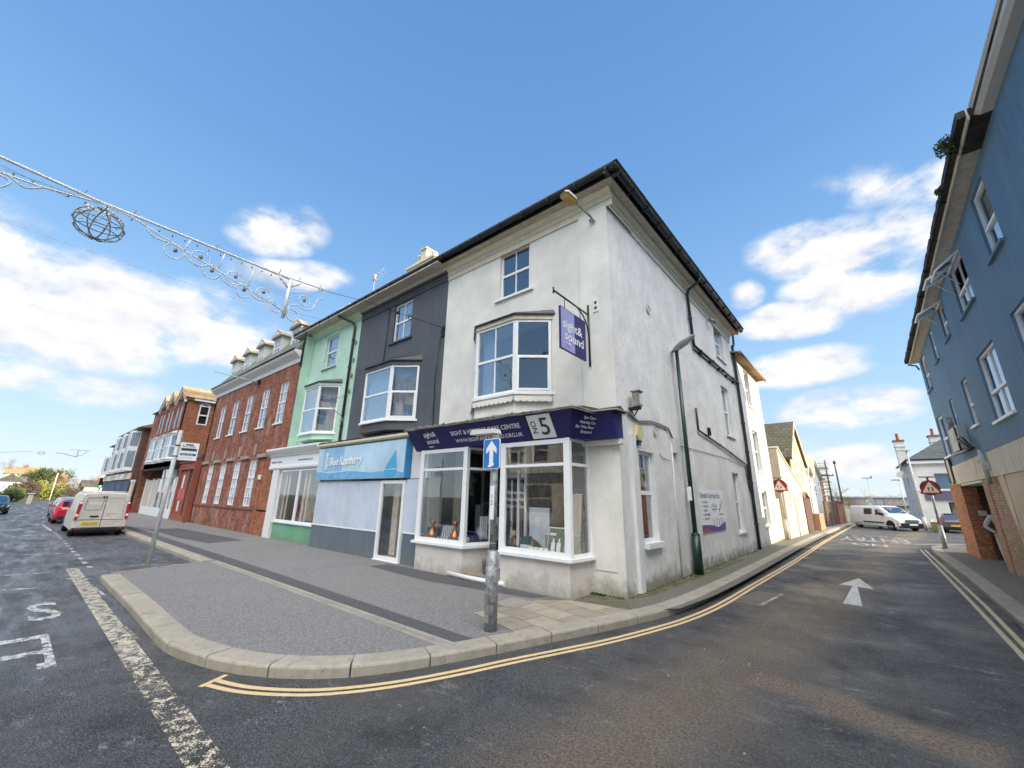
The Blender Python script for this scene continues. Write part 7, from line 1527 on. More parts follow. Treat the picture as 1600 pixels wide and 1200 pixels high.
m = MB(); m.wprism(Fr((-4.82, 6.66), (1, 0), (0, -1)), [(-.13, Zs), (.14, Zs), (.12, Zs + .1), (.02, Zs + .17), (-.1, Zs + .22), (-.14, Zs + .2)], 0, .04); m.build('carving', plain('carved_wood', (.22, .13, .06), .6, var=.5, scale=20), t); m = MB(); m.lathe((-4.88, 6.60, Zs), [(.03, 0), (.04, .06), (.02, .12), (.025, .15), (.005, .18)], 10); m.build('figure', M['slab'], t)
base = None
for i in range(4):
    x = -4.80 + i * .115
    if base is None:
        base = thing('white_mug', (x, 6.45, Zs), 'white mug, first of the row in the right shop window', 'mug', 'white mugs lined up in the right window'); m = MB(); m.lathe((x, 6.45, Zs), [(.035, 0), (.042, .01), (.042, .09), (.036, .09), (.036, .012)], 12); m.build('cup', M['white_letter'], base); m = MB(); m.tube([(x + .04, 6.45, Zs + .075), (x + .07, 6.45, Zs + .06), (x + .06, 6.45, Zs + .025), (x + .04, 6.45, Zs + .02)], .007, 5); m.build('handle', M['white_letter'], base); mug = base
    else:
        c = copy_tree(mug); c.location = (x, 6.45, Zs); c['label'] = ('white mug, second from the doll in the mug row', 'white mug, third from the doll in the mug row', 'white mug at the end of the row by the leaning print')[i - 1]
t = thing('leaning_print', (-4.3, 6.5, Zs), 'leaning framed print with pale bottles drawn on a green ground', 'picture')
PFm = Fr((-4.45, 6.46), (1, 0), (0, -1))
def lean(m, u0, u1, z0, z1, d, k=.25):
    P_ = lambda u, z, e: PFm.P(u, Zs + z, e - z * k); m.hexa([P_(u0, z0, d), P_(u1, z0, d), P_(u1, z0, d + .012), P_(u0, z0, d + .012), P_(u0, z1, d), P_(u1, z1, d), P_(u1, z1, d + .012), P_(u0, z1, d + .012)])
m = MB(); lean(m, 0, .38, 0, .46, 0); m.build('frame', M['white_paint'], t); m = MB(); lean(m, .02, .36, .02, .44, .0125); pr_ = m.build('print', plain('green_print', (.22, .26, .17), .6, var=.3, scale=12), t)
m = MB(); 
for u in (.10, .22): lean(m, u, u + .08, .04, .20, .025); lean(m, u + .025, u + .055, .20, .27, .025)
lean(m, .05, .18, .32, .36, .025); m.build('drawn_bottles', M['white_letter'], pr_)
t = thing('shelf_of_books', (-4.6, 8.2, .2), 'tall dark bookcase crammed with books behind the right shop window', 'bookcase')
m = MB(); m.bx(-5.1, -5.05, 8.2, 8.5, .2, 2.2); m.bx(-3.5, -3.45, 8.2, 8.5, .2, 2.2); m.bx(-5.1, -3.45, 8.48, 8.5, .2, 2.2)
for z in (.2, .55, .9, 1.25, 1.6, 1.92, 2.2): m.bx(-5.1, -3.45, 8.2, 8.5, z, z + .03)
m.build('carcase', plain('dark_wood', (.05, .03, .02), .5), t)
bk_m = [plain('book_%s' % n, c, .7, var=.1) for n, c in (('green', (.05, .12, .08)), ('cream', (.55, .50, .40)), ('navy', (.03, .04, .12)), ('brown', (.2, .1, .05)))]
bb_ = [MB() for _ in bk_m]
for z in (.24, .59, .94, 1.29, 1.64):
    x = -5.03
    while x < -3.55: w = random.uniform(.025, .07); random.choice(bb_).bx(x, x + w - .004, 8.22 + random.uniform(0, .03), 8.44, z, z + random.uniform(.16, .27)); x += w
for b_, k in zip(bb_, bk_m): b_.build('books', k, t)
t = thing('wall_clock', (-4.3, 8.18, 2.4), 'round pale wall clock above the bookcase in the right shop window', 'clock')
m = MB(); m.lathe((-4.45, 8.40, 2.42), [(.12, 0), (.12, .04)], 20, 'y'); m.build('case', M['black'], t); m = MB(); m.lathe((-4.45, 8.385, 2.42), [(.10, 0), (.10, .012)], 20, 'y'); fc = m.build('dial', M['net'], t)
m = MB(); m.bx(-4.455, -4.445, 8.378, 8.384, 2.42, 2.49); m.bx(-4.45, -4.39, 8.378, 8.384, 2.415, 2.425); m.build('hands', M['black'], fc)
t = thing('dark_shop_sign', (-4.3, 8.5, 2.5), 'dark signboard with pale lettering across the back of the shop', 'sign board')
m = MB(); m.bx(-5.2, -3.4, 8.45, 8.5, 2.24, 2.7); b_ = m.build('board', M['black'], t)
t = thing('ladder_shelf', (-4.5, 7.2, .2), 'leaning black ladder display behind the leaning print', 'ladder')
m = MB(); m.tube([(-4.75, 7.0, .2), (-4.62, 7.5, 1.5)], .018, 5); m.tube([(-4.35, 7.0, .2), (-4.25, 7.5, 1.5)], .018, 5)
for k in range(5): m.bx(-4.75 + k * .025, -4.3 + k * .02, 7.05 + k * .09, 7.2 + k * .09, .4 + k * .23, .42 + k * .23)
m.build('frame', M['black'], t)
t = thing('leaning_board', (-3.95, 6.65, .74), 'tall white-edged tan board leaning inside the right window return', 'board')
m = MB(); m.hexa([(-4.12, 6.60, Zs), (-3.98, 6.85, Zs), (-4.01, 6.87, Zs), (-4.15, 6.62, Zs), (-3.98, 6.60, 1.78), (-3.90, 6.85, 1.78), (-3.93, 6.87, 1.78), (-4.01, 6.62, 1.78)]); m.build('board', M['cream_shade'], t); m = MB(); m.tube([(-4.12, 6.595, Zs), (-3.98, 6.595, 1.78), (-3.90, 6.85, 1.79)], .012, 4); m.build('edge', M['white_paint'], t)
t = thing('small_picture', (-3.95, 6.5, .74), 'small greenish picture propped low in the right window return', 'picture')
m = MB(); m.hexa([(-4.00, 6.50, Zs), (-3.90, 6.78, Zs), (-3.93, 6.79, Zs), (-4.03, 6.51, Zs), (-4.03, 6.50, Zs + .32), (-3.93, 6.78, Zs + .32), (-3.96, 6.79, Zs + .32), (-4.06, 6.51, Zs + .32)]); m.build('print', plain('green_picture', (.35, .40, .26), .6, var=.3, scale=14), t); m = MB(); m.tube([(-4.0, 6.49, Zs + .01), (-4.03, 6.49, Zs + .32), (-3.93, 6.78, Zs + .33)], .01, 4); m.build('frame', M['moulding'], t)
t = thing('jewellery_bust', (-4.05, 6.9, 1.2), 'black oval display bust hanging behind the right corner post', 'display bust')
m = MB(); m.lathe((-4.18, 7.1, 1.15), [(.02, 0), (.10, .08), (.14, .25), (.12, .40), (.05, .48), (.03, .56)], 14); m.build('bust', M['black'], t); m = MB(); m.lathe((-4.18, 7.1, .735), [(.09, 0), (.02, .03), (.015, .42)], 10); m.build('stand', M['black'], t)
t = thing('window_notice', (-5.15, 6.36, 1.6), 'white vinyl lettering on the right shop window glass', 'lettering')
for i, s_ in enumerate(('Charity Shop', 'Hearing Aids', 'Open Today')): text_mb(s_, .085, Fr((0, 6.345), (1, 0), (0, -1)), -5.32, 1.78 - i * .13, .0, .001).build('lettering', M['white_letter'], t)
t = thing('metal_bucket', (-6.05, 6.75, .2), 'grey metal bucket on the shop doorstep behind the sign post', 'bucket')
m = MB(); m.lathe((-6.02, 6.60, .192), [(.10, 0), (.125, .26), (.135, .27), (.12, .27), (.10, .02)], 16); m.build('pail', M['galv'], t); m = MB(); m.lathe((-6.02, 6.60, .40), [(.115, 0), (.11, .05), (.05, .07)], 12); m.build('contents', M['red_sign'], t); m = MB(); m.tube([(-6.15, 6.60, .45), (-6.13, 6.56, .36), (-6.02, 6.53, .30), (-5.91, 6.56, .36), (-5.89, 6.60, .45)], .006, 4); m.build('handle', M['gutter'], t)

# ================= vehicles
def ringpts(s):
    # s: dict w(half width belt), wr(half width roof), zb, zm, zr  -> 8 points right side
    w, wr, zb, zm, zr = s['w'], s['wr'], s['zb'], s['zm'], s['zr']
    return [(w * .90, zb), (w * .985, zb + .07), (w, zb + (zm - zb) * .5), (w * .985, zm), (wr + (w - wr) * .15, zr - (zr - zm) * .10), (wr - .06, zr), (wr * .4, zr + .015)]
def vehicle(name, x, y, heading, st, label, cat, bodym, wheels, r=.30, glass_side=(), glass_front=None, glass_rear=None, ww=.18, grp=None):
    """lofted body; st = stations (x, dict) front (+) to rear; heading in world"""
    t = thing(name, (x, y, 0), label, cat, grp); ch, sh = math.cos(heading), math.sin(heading)
    def Wd(a, b, c): return Vector((x + a * ch - b * sh, y + a * sh + b * ch, c))
    def full(s): rp = ringpts(s); return [(b, c) for b, c in rp] + [(-b, c) for b, c in rp[::-1]]
    m = MB(); rings = [[Wd(a, b, c) for b, c in full(s)] for a, s in st]; n = len(rings[0])
    m.mesh([v for r_ in rings for v in r_], [(i * n + k, i * n + (k + 1) % n, (i + 1) * n + (k + 1) % n, (i + 1) * n + k) for i in range(len(rings) - 1) for k in range(n)], cat != 'van')
    m.mesh(rings[0], [tuple(range(n))]); m.mesh(rings[-1], [tuple(range(n))])
    body = m.build('body', bodym, t, bevel=.02 if cat == 'van' else 0)
    def at(a, k, f, off=.012):   # surface point at station pos a, between ring points k and k+1
        for (a0, s0), (a1, s1) in zip(st, st[1:]):
            if a0 >= a >= a1:
                q = (a0 - a) / (a0 - a1); r0, r1 = ringpts(s0), ringpts(s1)
                p = [tuple(r0[i][j] * (1 - q) + r1[i][j] * q for j in (0, 1)) for i in (k, k + 1)]
                b, c = p[0][0] * (1 - f) + p[1][0] * f, p[0][1] * (1 - f) + p[1][1] * f; dn = Vector((p[1][1] - p[0][1], -(p[1][0] - p[0][0]))).normalized(); return b + dn.x * off, c + dn.y * off
        return 0, 0
    for sd_ in (1, -1):
        for poly_ in glass_side:
            m = MB(); 
            N = len(poly_) // 2; tp_, bt = poly_[:N], poly_[N:][::-1]
            vs = []
            for a, f in tp_ + bt: b, c = at(a, 3, f); vs.append(Wd(a, sd_ * b, c))
            m.mesh(vs, [(i, i + 1, N + i + 1, N + i) for i in range(N - 1)]); m.build('side_window', M['car_glass'], t)
    def span(gl, nm):
        a0, a1, wf = gl; m = MB(); vs = []
        for a in (a0, a1):
            b, c = at(a, 4, 1.0, .012); 
            for k in (-1, -.5, 0, .5, 1): vs.append(Wd(a + (.012 if nm == 'windscreen' else -.012), k * b * wf, c + .012 - .0 * abs(k)))
        m.mesh(vs, [(i, i + 1, 6 + i, 5 + i) for i in range(4)]); m.build(nm, M['car_glass'], t)
    if glass_front: span(glass_front, 'windscreen')
    if glass_rear: span(glass_rear, 'rear_window')
    wl = None
    for a in wheels:
        for sd_ in (1, -1):
            w0 = st[len(st) // 2][1]['w'] - .02
            m = MB(); c = Wd(a, sd_ * (w0 - ww / 2), r); ax = Vector((-sh, ch, 0)) * sd_
            def disc(r0, d0): u = Vector((ch, sh, 0)); return [c + u * r0 * math.cos(t_) + Vector((0, 0, 1)) * r0 * math.sin(t_) + ax * d0 for t_ in [2 * math.pi * k / 18 for k in range(18)]]
            rr = [disc(r * .6, -ww / 2), disc(r * .95, -ww / 2), disc(r, -ww / 2 + .03), disc(r, ww / 2 - .03), disc(r * .95, ww / 2 + .0), disc(r * .62, ww / 2 + .005)]
            m.mesh([v for q in rr for v in q], [(i * 18 + k, i * 18 + (k + 1) % 18, (i + 1) * 18 + (k + 1) % 18, (i + 1) * 18 + k) for i in range(5) for k in range(18)], True); wh = m.build('wheel', M['tyre'], t)
            m = MB(); m.mesh(disc(r * .6, ww / 2 - .03) + disc(r * .62, ww / 2 + .002), [tuple(range(18))] + [(k, (k + 1) % 18, 18 + (k + 1) % 18, 18 + k) for k in range(18)])
            for k in range(5):
                t_ = 2 * math.pi * k / 5; u = Vector((ch, sh, 0)); dr_ = u * math.cos(t_) + Vector((0, 0, 1)) * math.sin(t_); m.tube([c + ax * (ww / 2 - .01), c + dr_ * r * .58 + ax * (ww / 2 - .01)], .025, 5)
            m.build('rim', M['rim'], wh)
            # dark wheel arch
            m = MB(); u = Vector((ch, sh, 0)); arc = [c + u * (r * 1.18) * math.cos(t_) + Vector((0, 0, 1)) * (r * 1.18) * math.sin(t_) for t_ in [math.pi * k / 10 for k in range(11)]]
            m.prism([p + ax * (ww / 2 + .012 - .25) for p in arc], [p + ax * (ww / 2 + .012) for p in arc]); m.build('wheel_arch', M['black'], t)
    return t, Wd
S = lambda w, wr, zb, zm, zr: dict(w=w, wr=wr, zb=zb, zm=zm, zr=zr)
paintw = lambda n, c: plain(n, c, .28, var=.05, coat=.5)
# white panel van parked, rear towards the viewer (rear plane x = -22.7)
vw = stucco('dirty_van_white', (.62, .585, .52), (.30, .26, .20), .25, 0, .0, .0005, rough=.35, streak=.3)
VX = -22.72; VYc = 2.50
st = [(2.2, S(.60, .50, .25, .55, .62)), (2.08, S(.68, .58, .22, .72, .80)), (1.55, S(.74, .64, .2, .86, .98)), (1.15, S(.76, .62, .2, .92, 1.36)), (.75, S(.765, .64, .2, .95, 1.60)), (.3, S(.77, .655, .2, .95, 1.64)), (-2.0, S(.77, .655, .2, .95, 1.62)), (-2.12, S(.765, .65, .22, .95, 1.60)), (-2.16, S(.75, .63, .26, .94, 1.56))]
t, Wd = vehicle('white_van', VX - 2.16, VYc, rad(180), st, 'dirty white panel van parked in the bay with its rear doors facing the camera', 'van', vw, (1.45, -1.45), .30, glass_side=[[(1.0, .55), (.45, .75), (.45, .05), (1.0, .05)]], glass_front=(1.5, .8, .85))
RV = Fr((VX, VYc), (0, 1), (1, 0))     # rear face frame
m = MB(); m.wprism(RV, [(-.64, .34), (.64, .34), (.60, 1.5), (-.58, 1.5)], .0, .02); d_ = m.build('rear_doors', vw, t)
m = MB(); m.box(RV, -.010, .010, .34, 1.5, .021, .024); m.box(RV, -.62, .62, .60, .618, .021, .024)
m.tube([RV.P(a, b, .022) for a, b in [(-.50, 1.42), (-.08, 1.42), (-.06, 1.36), (-.1, .98), (-.5, .96), (-.54, 1.0), (-.52, 1.38), (-.50, 1.42)]], .008, 4, False); m.tube([RV.P(a, b, .022) for a, b in [(.08, 1.42), (.52, 1.40), (.55, 1.3), (.58, .7)]], .004, 4, False); m.build('door_seam', M['gutter'], d_)
m = MB(); m.box(RV, -.34, -.10, .70, .76, .021, .035); m.build('handle', M['gutter'], d_)
m = MB(); m.box(RV, -.13, .0, 1.44, 1.475, .021, .045); m.build('high_brake_light', M['gutter'], d_)
m = MB(); m.box(RV, -.54, -.06, .425, .53, .021, .032); np_ = m.build('licence_plate', plain('yellow_plate', (.75, .50, .04), .4, var=.02), t)
text_mb('GK61 XHR', .105, RV, -.51, .44, .033, .002, sx=.86).build('lettering', M['black'], np_)
text_mb('WINDOWS', .13, RV, -.44, 1.17, .0215, .001, sx=.8).build('lettering', M['white_letter'], d_); 
for i, (s_, z) in enumerate((('HOME SERVICES', .80), ('01903', .745), ('LOCAL & RELIABLE', .52), ('CALL TODAY', .43))): text_mb(s_, .055, RV, .10, z, .0215, .001, sx=.9).build('lettering', M['gutter_edge'], d_)
for s in (-1, 1):
    m = MB(); m.wprism(RV, [(s * .665, .62), (s * .75, .62), (s * .72, 1.30), (s * .63, 1.30)], .005, .04); l_ = m.build('tail_light', plain('red_lens', (.45, .015, .02), .2), t)
    m = MB(); m.wprism(RV, [(s * .67, .74), (s * .745, .74), (s * .74, .82), (s * .665, .82)], .041, .046); m.wprism(RV, [(s * .64, 1.20), (s * .715, 1.20), (s * .71, 1.28), (s * .635, 1.28)], .041, .046); m.build('reverse_light', M['white_letter'], l_)
m = MB(); m.box(RV, -.74, .74, .22, .33, -.05, .07); m.build('rear_bumper', M['gutter'], t, bevel=.015)
m = MB(); m.box(RV, -.66, -.50, .27, .30, .0705, .075); m.box(RV, .50, .66, .27, .30, .0705, .075); m.build('reflector', M['red_sign'], t)
m = MB(); m.tube([RV.P(-.66, 1.655, -.12), RV.P(.66, 1.655, -.12)], .02, 6); m.tube([RV.P(-.62, 1.655, -.12), RV.P(-.62, 1.655, -1.9)], .016, 5); m.tube([RV.P(.62, 1.655, -.12), RV.P(.62, 1.655, -1.9)], .016, 5); m.build('roof_rack', M['white_paint'], t)
m = MB(); m.bx(VX - 4.2, VX - .1, VYc - .62, VYc + .62, .14, .24); m.build('underbody', M['black'], t)
m = MB(); m.prism([Wd(.95, .78, 1.0), Wd(.95, .95, 1.0), Wd(.85, .95, 1.0), Wd(.85, .78, 1.0)], [Wd(.95, .78, 1.22), Wd(.95, .95, 1.22), Wd(.85, .95, 1.22), Wd(.85, .78, 1.22)]); m.prism([Wd(.95, -.78, 1.0), Wd(.95, -.95, 1.0), Wd(.85, -.95, 1.0), Wd(.85, -.78, 1.0)], [Wd(.95, -.78, 1.22), Wd(.95, -.95, 1.22), Wd(.85, -.95, 1.22), Wd(.85, -.78, 1.22)]); m.build('wing_mirror', M['black'], t)
# hatchbacks
CAR = [(1.85, S(.52, .42, .22, .42, .50)), (1.7, S(.66, .55, .18, .52, .62)), (1.2, S(.74, .62, .17, .66, .76)), (.8, S(.76, .60, .17, .72, .82)), (.25, S(.765, .54, .17, .76, 1.17)), (-.2, S(.765, .56, .17, .77, 1.23)), (-1.0, S(.765, .55, .17, .78, 1.20)), (-1.45, S(.755, .50, .18, .80, 1.05)), (-1.7, S(.73, .52, .2, .74, .84)), (-1.8, S(.66, .5, .25, .60, .70))]
SIDEG = [[(.62, .25), (.3, .85), (-.2, .9), (-.35, .9), (-.35, .08), (-.2, .08), (.3, .08), (.62, .08)], [(-.42, .9), (-.9, .88), (-1.3, .55), (-1.3, .12), (-.9, .08), (-.42, .08)]]
def car(x, y, hd, label, col, rear=True, plate='yellow'):
    bm_ = paintw('car_paint_' + label.split()[0], col); t, Wd = vehicle('parked_car', x, y, hd, CAR, label, 'car', bm_, (1.12, -1.12), .27, glass_side=SIDEG, glass_front=(.78, .28, .96), glass_rear=(-1.04, -1.44, .95))
    for s in (-1, 1):
        m = MB(); m.prism([Wd(-1.66, s * .73, .62), Wd(-1.78, s * .60, .62), Wd(-1.77, s * .55, .80), Wd(-1.58, s * .74, .80)], [Wd(-1.70, s * .75, .62), Wd(-1.84, s * .60, .62), Wd(-1.83, s * .55, .80), Wd(-1.60, s * .76, .80)]); m.build('tail_light', plain('red_lamp', (.5, .02, .02), .2), t)
        m = MB(); m.prism([Wd(1.70, s * .62, .48), Wd(1.78, s * .40, .48), Wd(1.72, s * .40, .60), Wd(1.45, s * .68, .62)], [Wd(1.76, s * .64, .48), Wd(1.84, s * .40, .48), Wd(1.78, s * .40, .61), Wd(1.5, s * .72, .63)]); m.build('headlight', M['net'], t)
        m = MB(); m.prism([Wd(.62, s * .76, .78), Wd(.62, s * .92, .80), Wd(.5, s * .92, .80), Wd(.5, s * .76, .78)], [Wd(.62, s * .76, .9), Wd(.62, s * .92, .91), Wd(.5, s * .92, .91), Wd(.5, s * .76, .9)]); m.build('wing_mirror', bm_, t)
    m = MB(); m.prism([Wd(-1.79, -.24, .42), Wd(-1.79, .24, .42), Wd(-1.83, .24, .42), Wd(-1.83, -.24, .42)], [Wd(-1.79, -.24, .53), Wd(-1.79, .24, .53), Wd(-1.83, .24, .53), Wd(-1.83, -.24, .53)]); m.build('licence_plate', bpy.data.materials['yellow_plate'], t)
    m = MB(); m.prism([Wd(-1.72, -.62, .2), Wd(-1.72, .62, .2), Wd(-1.85, .55, .2), Wd(-1.85, -.55, .2)], [Wd(-1.72, -.66, .38), Wd(-1.72, .66, .38), Wd(-1.86, .58, .38), Wd(-1.86, -.58, .38)]); m.build('rear_bumper', M['gutter'], t, bevel=.02)
    m = MB(); m.prism([Wd(1.7, -.6, .2), Wd(1.7, .6, .2), Wd(1.88, .5, .2), Wd(1.88, -.5, .2)], [Wd(1.7, -.6, .42), Wd(1.7, .6, .42), Wd(1.9, .5, .42), Wd(1.9, -.5, .42)]); m.build('front_grille', M['gutter'], t, bevel=.02)
    return t
car(-33.6, 2.45, rad(180), 'bright red hatchback parked ahead of the white van', (.50, .012, .03))
car(-39.8, 2.65, rad(180), 'pale silver blue hatchback parked in front of the red one', (.30, .36, .40))
car(-46.8, -.55, rad(2), 'dark green car facing the camera at the left edge of the road', (.02, .035, .03))
t = car(5.35, 41.5, rad(82), 'dark car with its rear towards the camera outside the white corner house', (.10, .09, .11))
# white crew van crossing the junction
st = [(2.35, S(.66, .56, .25, .50, .62)), (2.2, S(.76, .66, .20, .70, .80)), (1.75, S(.80, .70, .18, .86, .96)), (1.45, S(.82, .68, .18, .92, 1.10)), (.75, S(.83, .68, .18, .96, 1.58)), (.4, S(.83, .70, .18, .96, 1.64)), (-2.1, S(.83, .70, .18, .96, 1.62)), (-2.25, S(.82, .69, .2, .95, 1.58)), (-2.3, S(.80, .66, .3, .94, 1.5))]
hd_ = rad(-56)
t, Wd = vehicle('crew_van', 1.72, 41.8, hd_, st, 'clean white crew van with black bumper turning at the far junction', 'van', paintw('van_white', (.74, .75, .78)), (1.55, -1.5), .31, glass_side=[[(1.15, .35), (.75, .8), (.35, .8), (.35, .06), (.75, .06), (1.15, .06)], [(.05, .8), (-.75, .8), (-.75, .1), (.05, .1)]], glass_front=(1.42, .80, .93))
m = MB(); m.prism([Wd(2.2, -.76, .2), Wd(2.2, .76, .2), Wd(2.42, .62, .2), Wd(2.42, -.62, .2)], [Wd(2.1, -.80, .52), Wd(2.1, .80, .52), Wd(2.44, .62, .52), Wd(2.44, -.62, .52)]); m.build('front_bumper', M['gutter'], t, bevel=.03)
m = MB(); m.prism([Wd(2.40, -.42, .56), Wd(2.40, .42, .56), Wd(2.32, .42, .74), Wd(2.32, -.42, .74)], [Wd(2.43, -.42, .56), Wd(2.43, .42, .56), Wd(2.35, .42, .74), Wd(2.35, -.42, .74)]); m.build('grille', M['black'], t)
m = MB(); m.prism([Wd(2.44, -.26, .38), Wd(2.44, .26, .38), Wd(2.46, .26, .38), Wd(2.46, -.26, .38)], [Wd(2.44, -.26, .48), Wd(2.44, .26, .48), Wd(2.46, .26, .48), Wd(2.46, -.26, .48)]); m.build('licence_plate', M['white_letter'], t)
for s in (-1, 1):
    m = MB(); m.prism([Wd(2.30, s * .48, .66), Wd(2.12, s * .74, .66), Wd(1.85, s * .78, .84), Wd(2.15, s * .52, .80)], [Wd(2.37, s * .50, .66), Wd(2.17, s * .78, .66), Wd(1.88, s * .81, .85), Wd(2.2, s * .52, .82)]); m.build('headlight', M['net'], t)
    m = MB(); m.prism([Wd(1.15, s * .83, .95), Wd(1.15, s * 1.02, .97), Wd(1.02, s * 1.02, .97), Wd(1.02, s * .83, .95)], [Wd(1.15, s * .83, 1.15), Wd(1.15, s * 1.02, 1.17), Wd(1.02, s * 1.02, 1.17), Wd(1.02, s * .83, 1.15)]); m.build('wing_mirror', M['gutter'], t)
    m = MB(); m.prism([Wd(1.05, s * .835, .44), Wd(-.9, s * .835, .44), Wd(-.9, s * .86, .44), Wd(1.05, s * .86, .44)], [Wd(1.05, s * .835, .52), Wd(-.9, s * .835, .52), Wd(-.9, s * .86, .52), Wd(1.05, s * .86, .52)]); m.build('side_strip', M['gutter'], t)
# distant parked cars by the sunlit wall
car(1.1, 63, rad(-60), 'small pale car far off between the sunlit wall and the crew van', (.6, .6, .58))

# ================= trees and far left
def tree(name, x, y, z, h, spread, label, n=9, twig='twig', seed=1, depth=4, trunk_h=.25, lean=0, leaves=None, dens=1.0, r0=.16, hid=None):
    rg = random.Random(seed); t = thing(name, (x, y, z), label, 'tree'); tk = MB(); cr = MB(); lf = MB()
    def grow(p, d, L, r, k):
        q = p + d * L; mid_ = p.lerp(q, .5) + Vector((rg.uniform(-1, 1), rg.uniform(-1, 1), 0)) * L * .06
        (tk if k <= 1 else cr).tube([p, mid_, q], r, 5 if k < 3 else 3, False, r2=r * .62)
        if k >= depth:
            if leaves:
                for _ in range(int(14 * dens)):
                    c = q + Vector((rg.gauss(0, 1), rg.gauss(0, 1), rg.gauss(0, 1))) * L * .38; a = Vector((rg.uniform(-1, 1), rg.uniform(-1, 1), rg.uniform(-1, 1))).normalized() * h * .022; b = a.cross(Vector((rg.random(), rg.random(), rg.random()))).normalized() * h * .014
                    lf.face([c - b, c + a, c + b, c - a])
            else:
                for _ in range(int(5 * dens)):
                    e = (d + Vector((rg.gauss(0, .5), rg.gauss(0, .5), rg.gauss(.15, .4)))).normalized(); cr.tube([q, q + e * L * rg.uniform(.5, 1.0)], r * .38, 3, False, r2=r * .15)
            return
        for i in range(n if k == 0 else rg.choice((2, 3, 3))):
            e = (d * (.55 if k == 0 else .85) + Vector((rg.gauss(0, 1), rg.gauss(0, 1), rg.gauss(.1, .45))) * spread).normalized(); 
            if e.z < -.1: e.z = .1
            grow(q, e, L * rg.uniform(.62, .88) if k else h * .24 * rg.uniform(.8, 1.2), r * .6, k + 1)
    grow(Vector((x, y, z)), Vector((lean, 0, 1)).normalized(), h * trunk_h, r0, 0)
    tk.build('trunk', M['tree_bark'], t); 
    if cr.v: cr.build('crown', M[twig], t)
    if lf.v: lf.build('foliage', M[leaves], t)
    return t
def bush(x, y, z, rx, ry, h, label, mat, n=2500, seed=3):
    rg = random.Random(seed); t = thing('bush', (x, y, z), label, 'bush'); m = MB()
    blobs = [(Vector((x + rg.uniform(-.7, .7) * rx, y + rg.uniform(-.7, .7) * ry, z + h * rg.uniform(.25, .7))), rg.uniform(.3, .5)) for _ in range(9)]
    for k in range(n):
        c0, s = rg.choice(blobs); d_ = Vector((rg.gauss(0, 1), rg.gauss(0, 1), rg.gauss(0, 1))).normalized() * rg.uniform(.75, 1.08); c = c0 + Vector((d_.x * rx * s, d_.y * ry * s, d_.z * h * s * .9))
        if c.z < z: continue
        a = Vector((rg.uniform(-1, 1), rg.uniform(-1, 1), rg.uniform(-1, 1))).normalized() * h * .05; b = a.cross(Vector((rg.random(), rg.random(), rg.random()))).normalized() * h * .035; m.face([c - b, c + a, c + b, c - a])
    m.build('foliage', M[mat], t); m = MB()
    for k in range(5): m.tube([(x, y, z), (x + rg.uniform(-.4, .4) * rx, y + rg.uniform(-.4, .4) * ry, z + h * .6)], .05, 4)
    m.build('stem', M['tree_bark'], t); return t
L = -1
bush(-88, .4, 0, 3, 1.1, 1.9, 'rounded green bush behind the low wall at the far left', 'leaf', 2600, 5)
bush(-100, 1.3, 0, 4, 2.2, 3.0, 'brown-leaved hedge left of the pale yellow pole', 'twig_brown', 2600, 6)
bush(-108, 4.4, 0, 4, 2.0, 3.3, 'bright yellow-green bush behind the pale yellow pole', 'leaf_yellow', 2200, 7)
bush(-92, -1.6, 0, 4, 1.3, 1.9, 'dark evergreen shrub at the left edge of the photo', 'leaf_dark', 1500, 8)
tree('round_tree', -122, 4.0, 0, 6.0, .55, 'round olive green tree above the sunlit houses', 6, 'twig', 11, 4, .3, leaves='leaf', dens=3, r0=.2)
tree('winter_tree', -112, 7.6, 0, 5.6, .85, 'broad bare tree glowing orange in the sun left of the terrace', 9, 'twig', 21, 5, .16, dens=2.2, r0=.16)
tree('winter_tree', -106, 7.0, 0, 3.4, 1.0, 'low dark spreading tree in front of the orange bare tree', 8, 'twig_brown', 22, 4, .2, dens=2, r0=.1)
tree('winter_tree', -130, -.9, 0, 7.2, .6, 'thin bare tree standing above the houses at the far left', 6, 'twig_brown', 24, 5, .35, dens=.6, r0=.12)
for i, (x, y, h, sp, sd_, lb) in enumerate(((1.0, 80, 3.9, .7, 31, 'wind-swept bare bush tree left of the twin-headed lamp post'), (3.6, 79, 4.3, .8, 32, 'wind-swept bare tree right of the twin-headed lamp post'), (5.6, 80, 4.0, .8, 33, 'wind-swept bare tree behind the white corner house'), (-.6, 84, 3.2, .8, 34, 'low pale bare shrub tree right of the ball-topped pole'))):
    tree('winter_tree', x, y, 0, h, sp, lb, 7, 'twig', sd_, 4, .22, lean=-.35, dens=1.6, r0=.08)
tree('winter_tree', -1.3, 66, 0, 4.2, .6, 'slender dark bare tree behind the two poles', 5, 'twig_brown', 36, 4, .3, dens=.7, r0=.1)
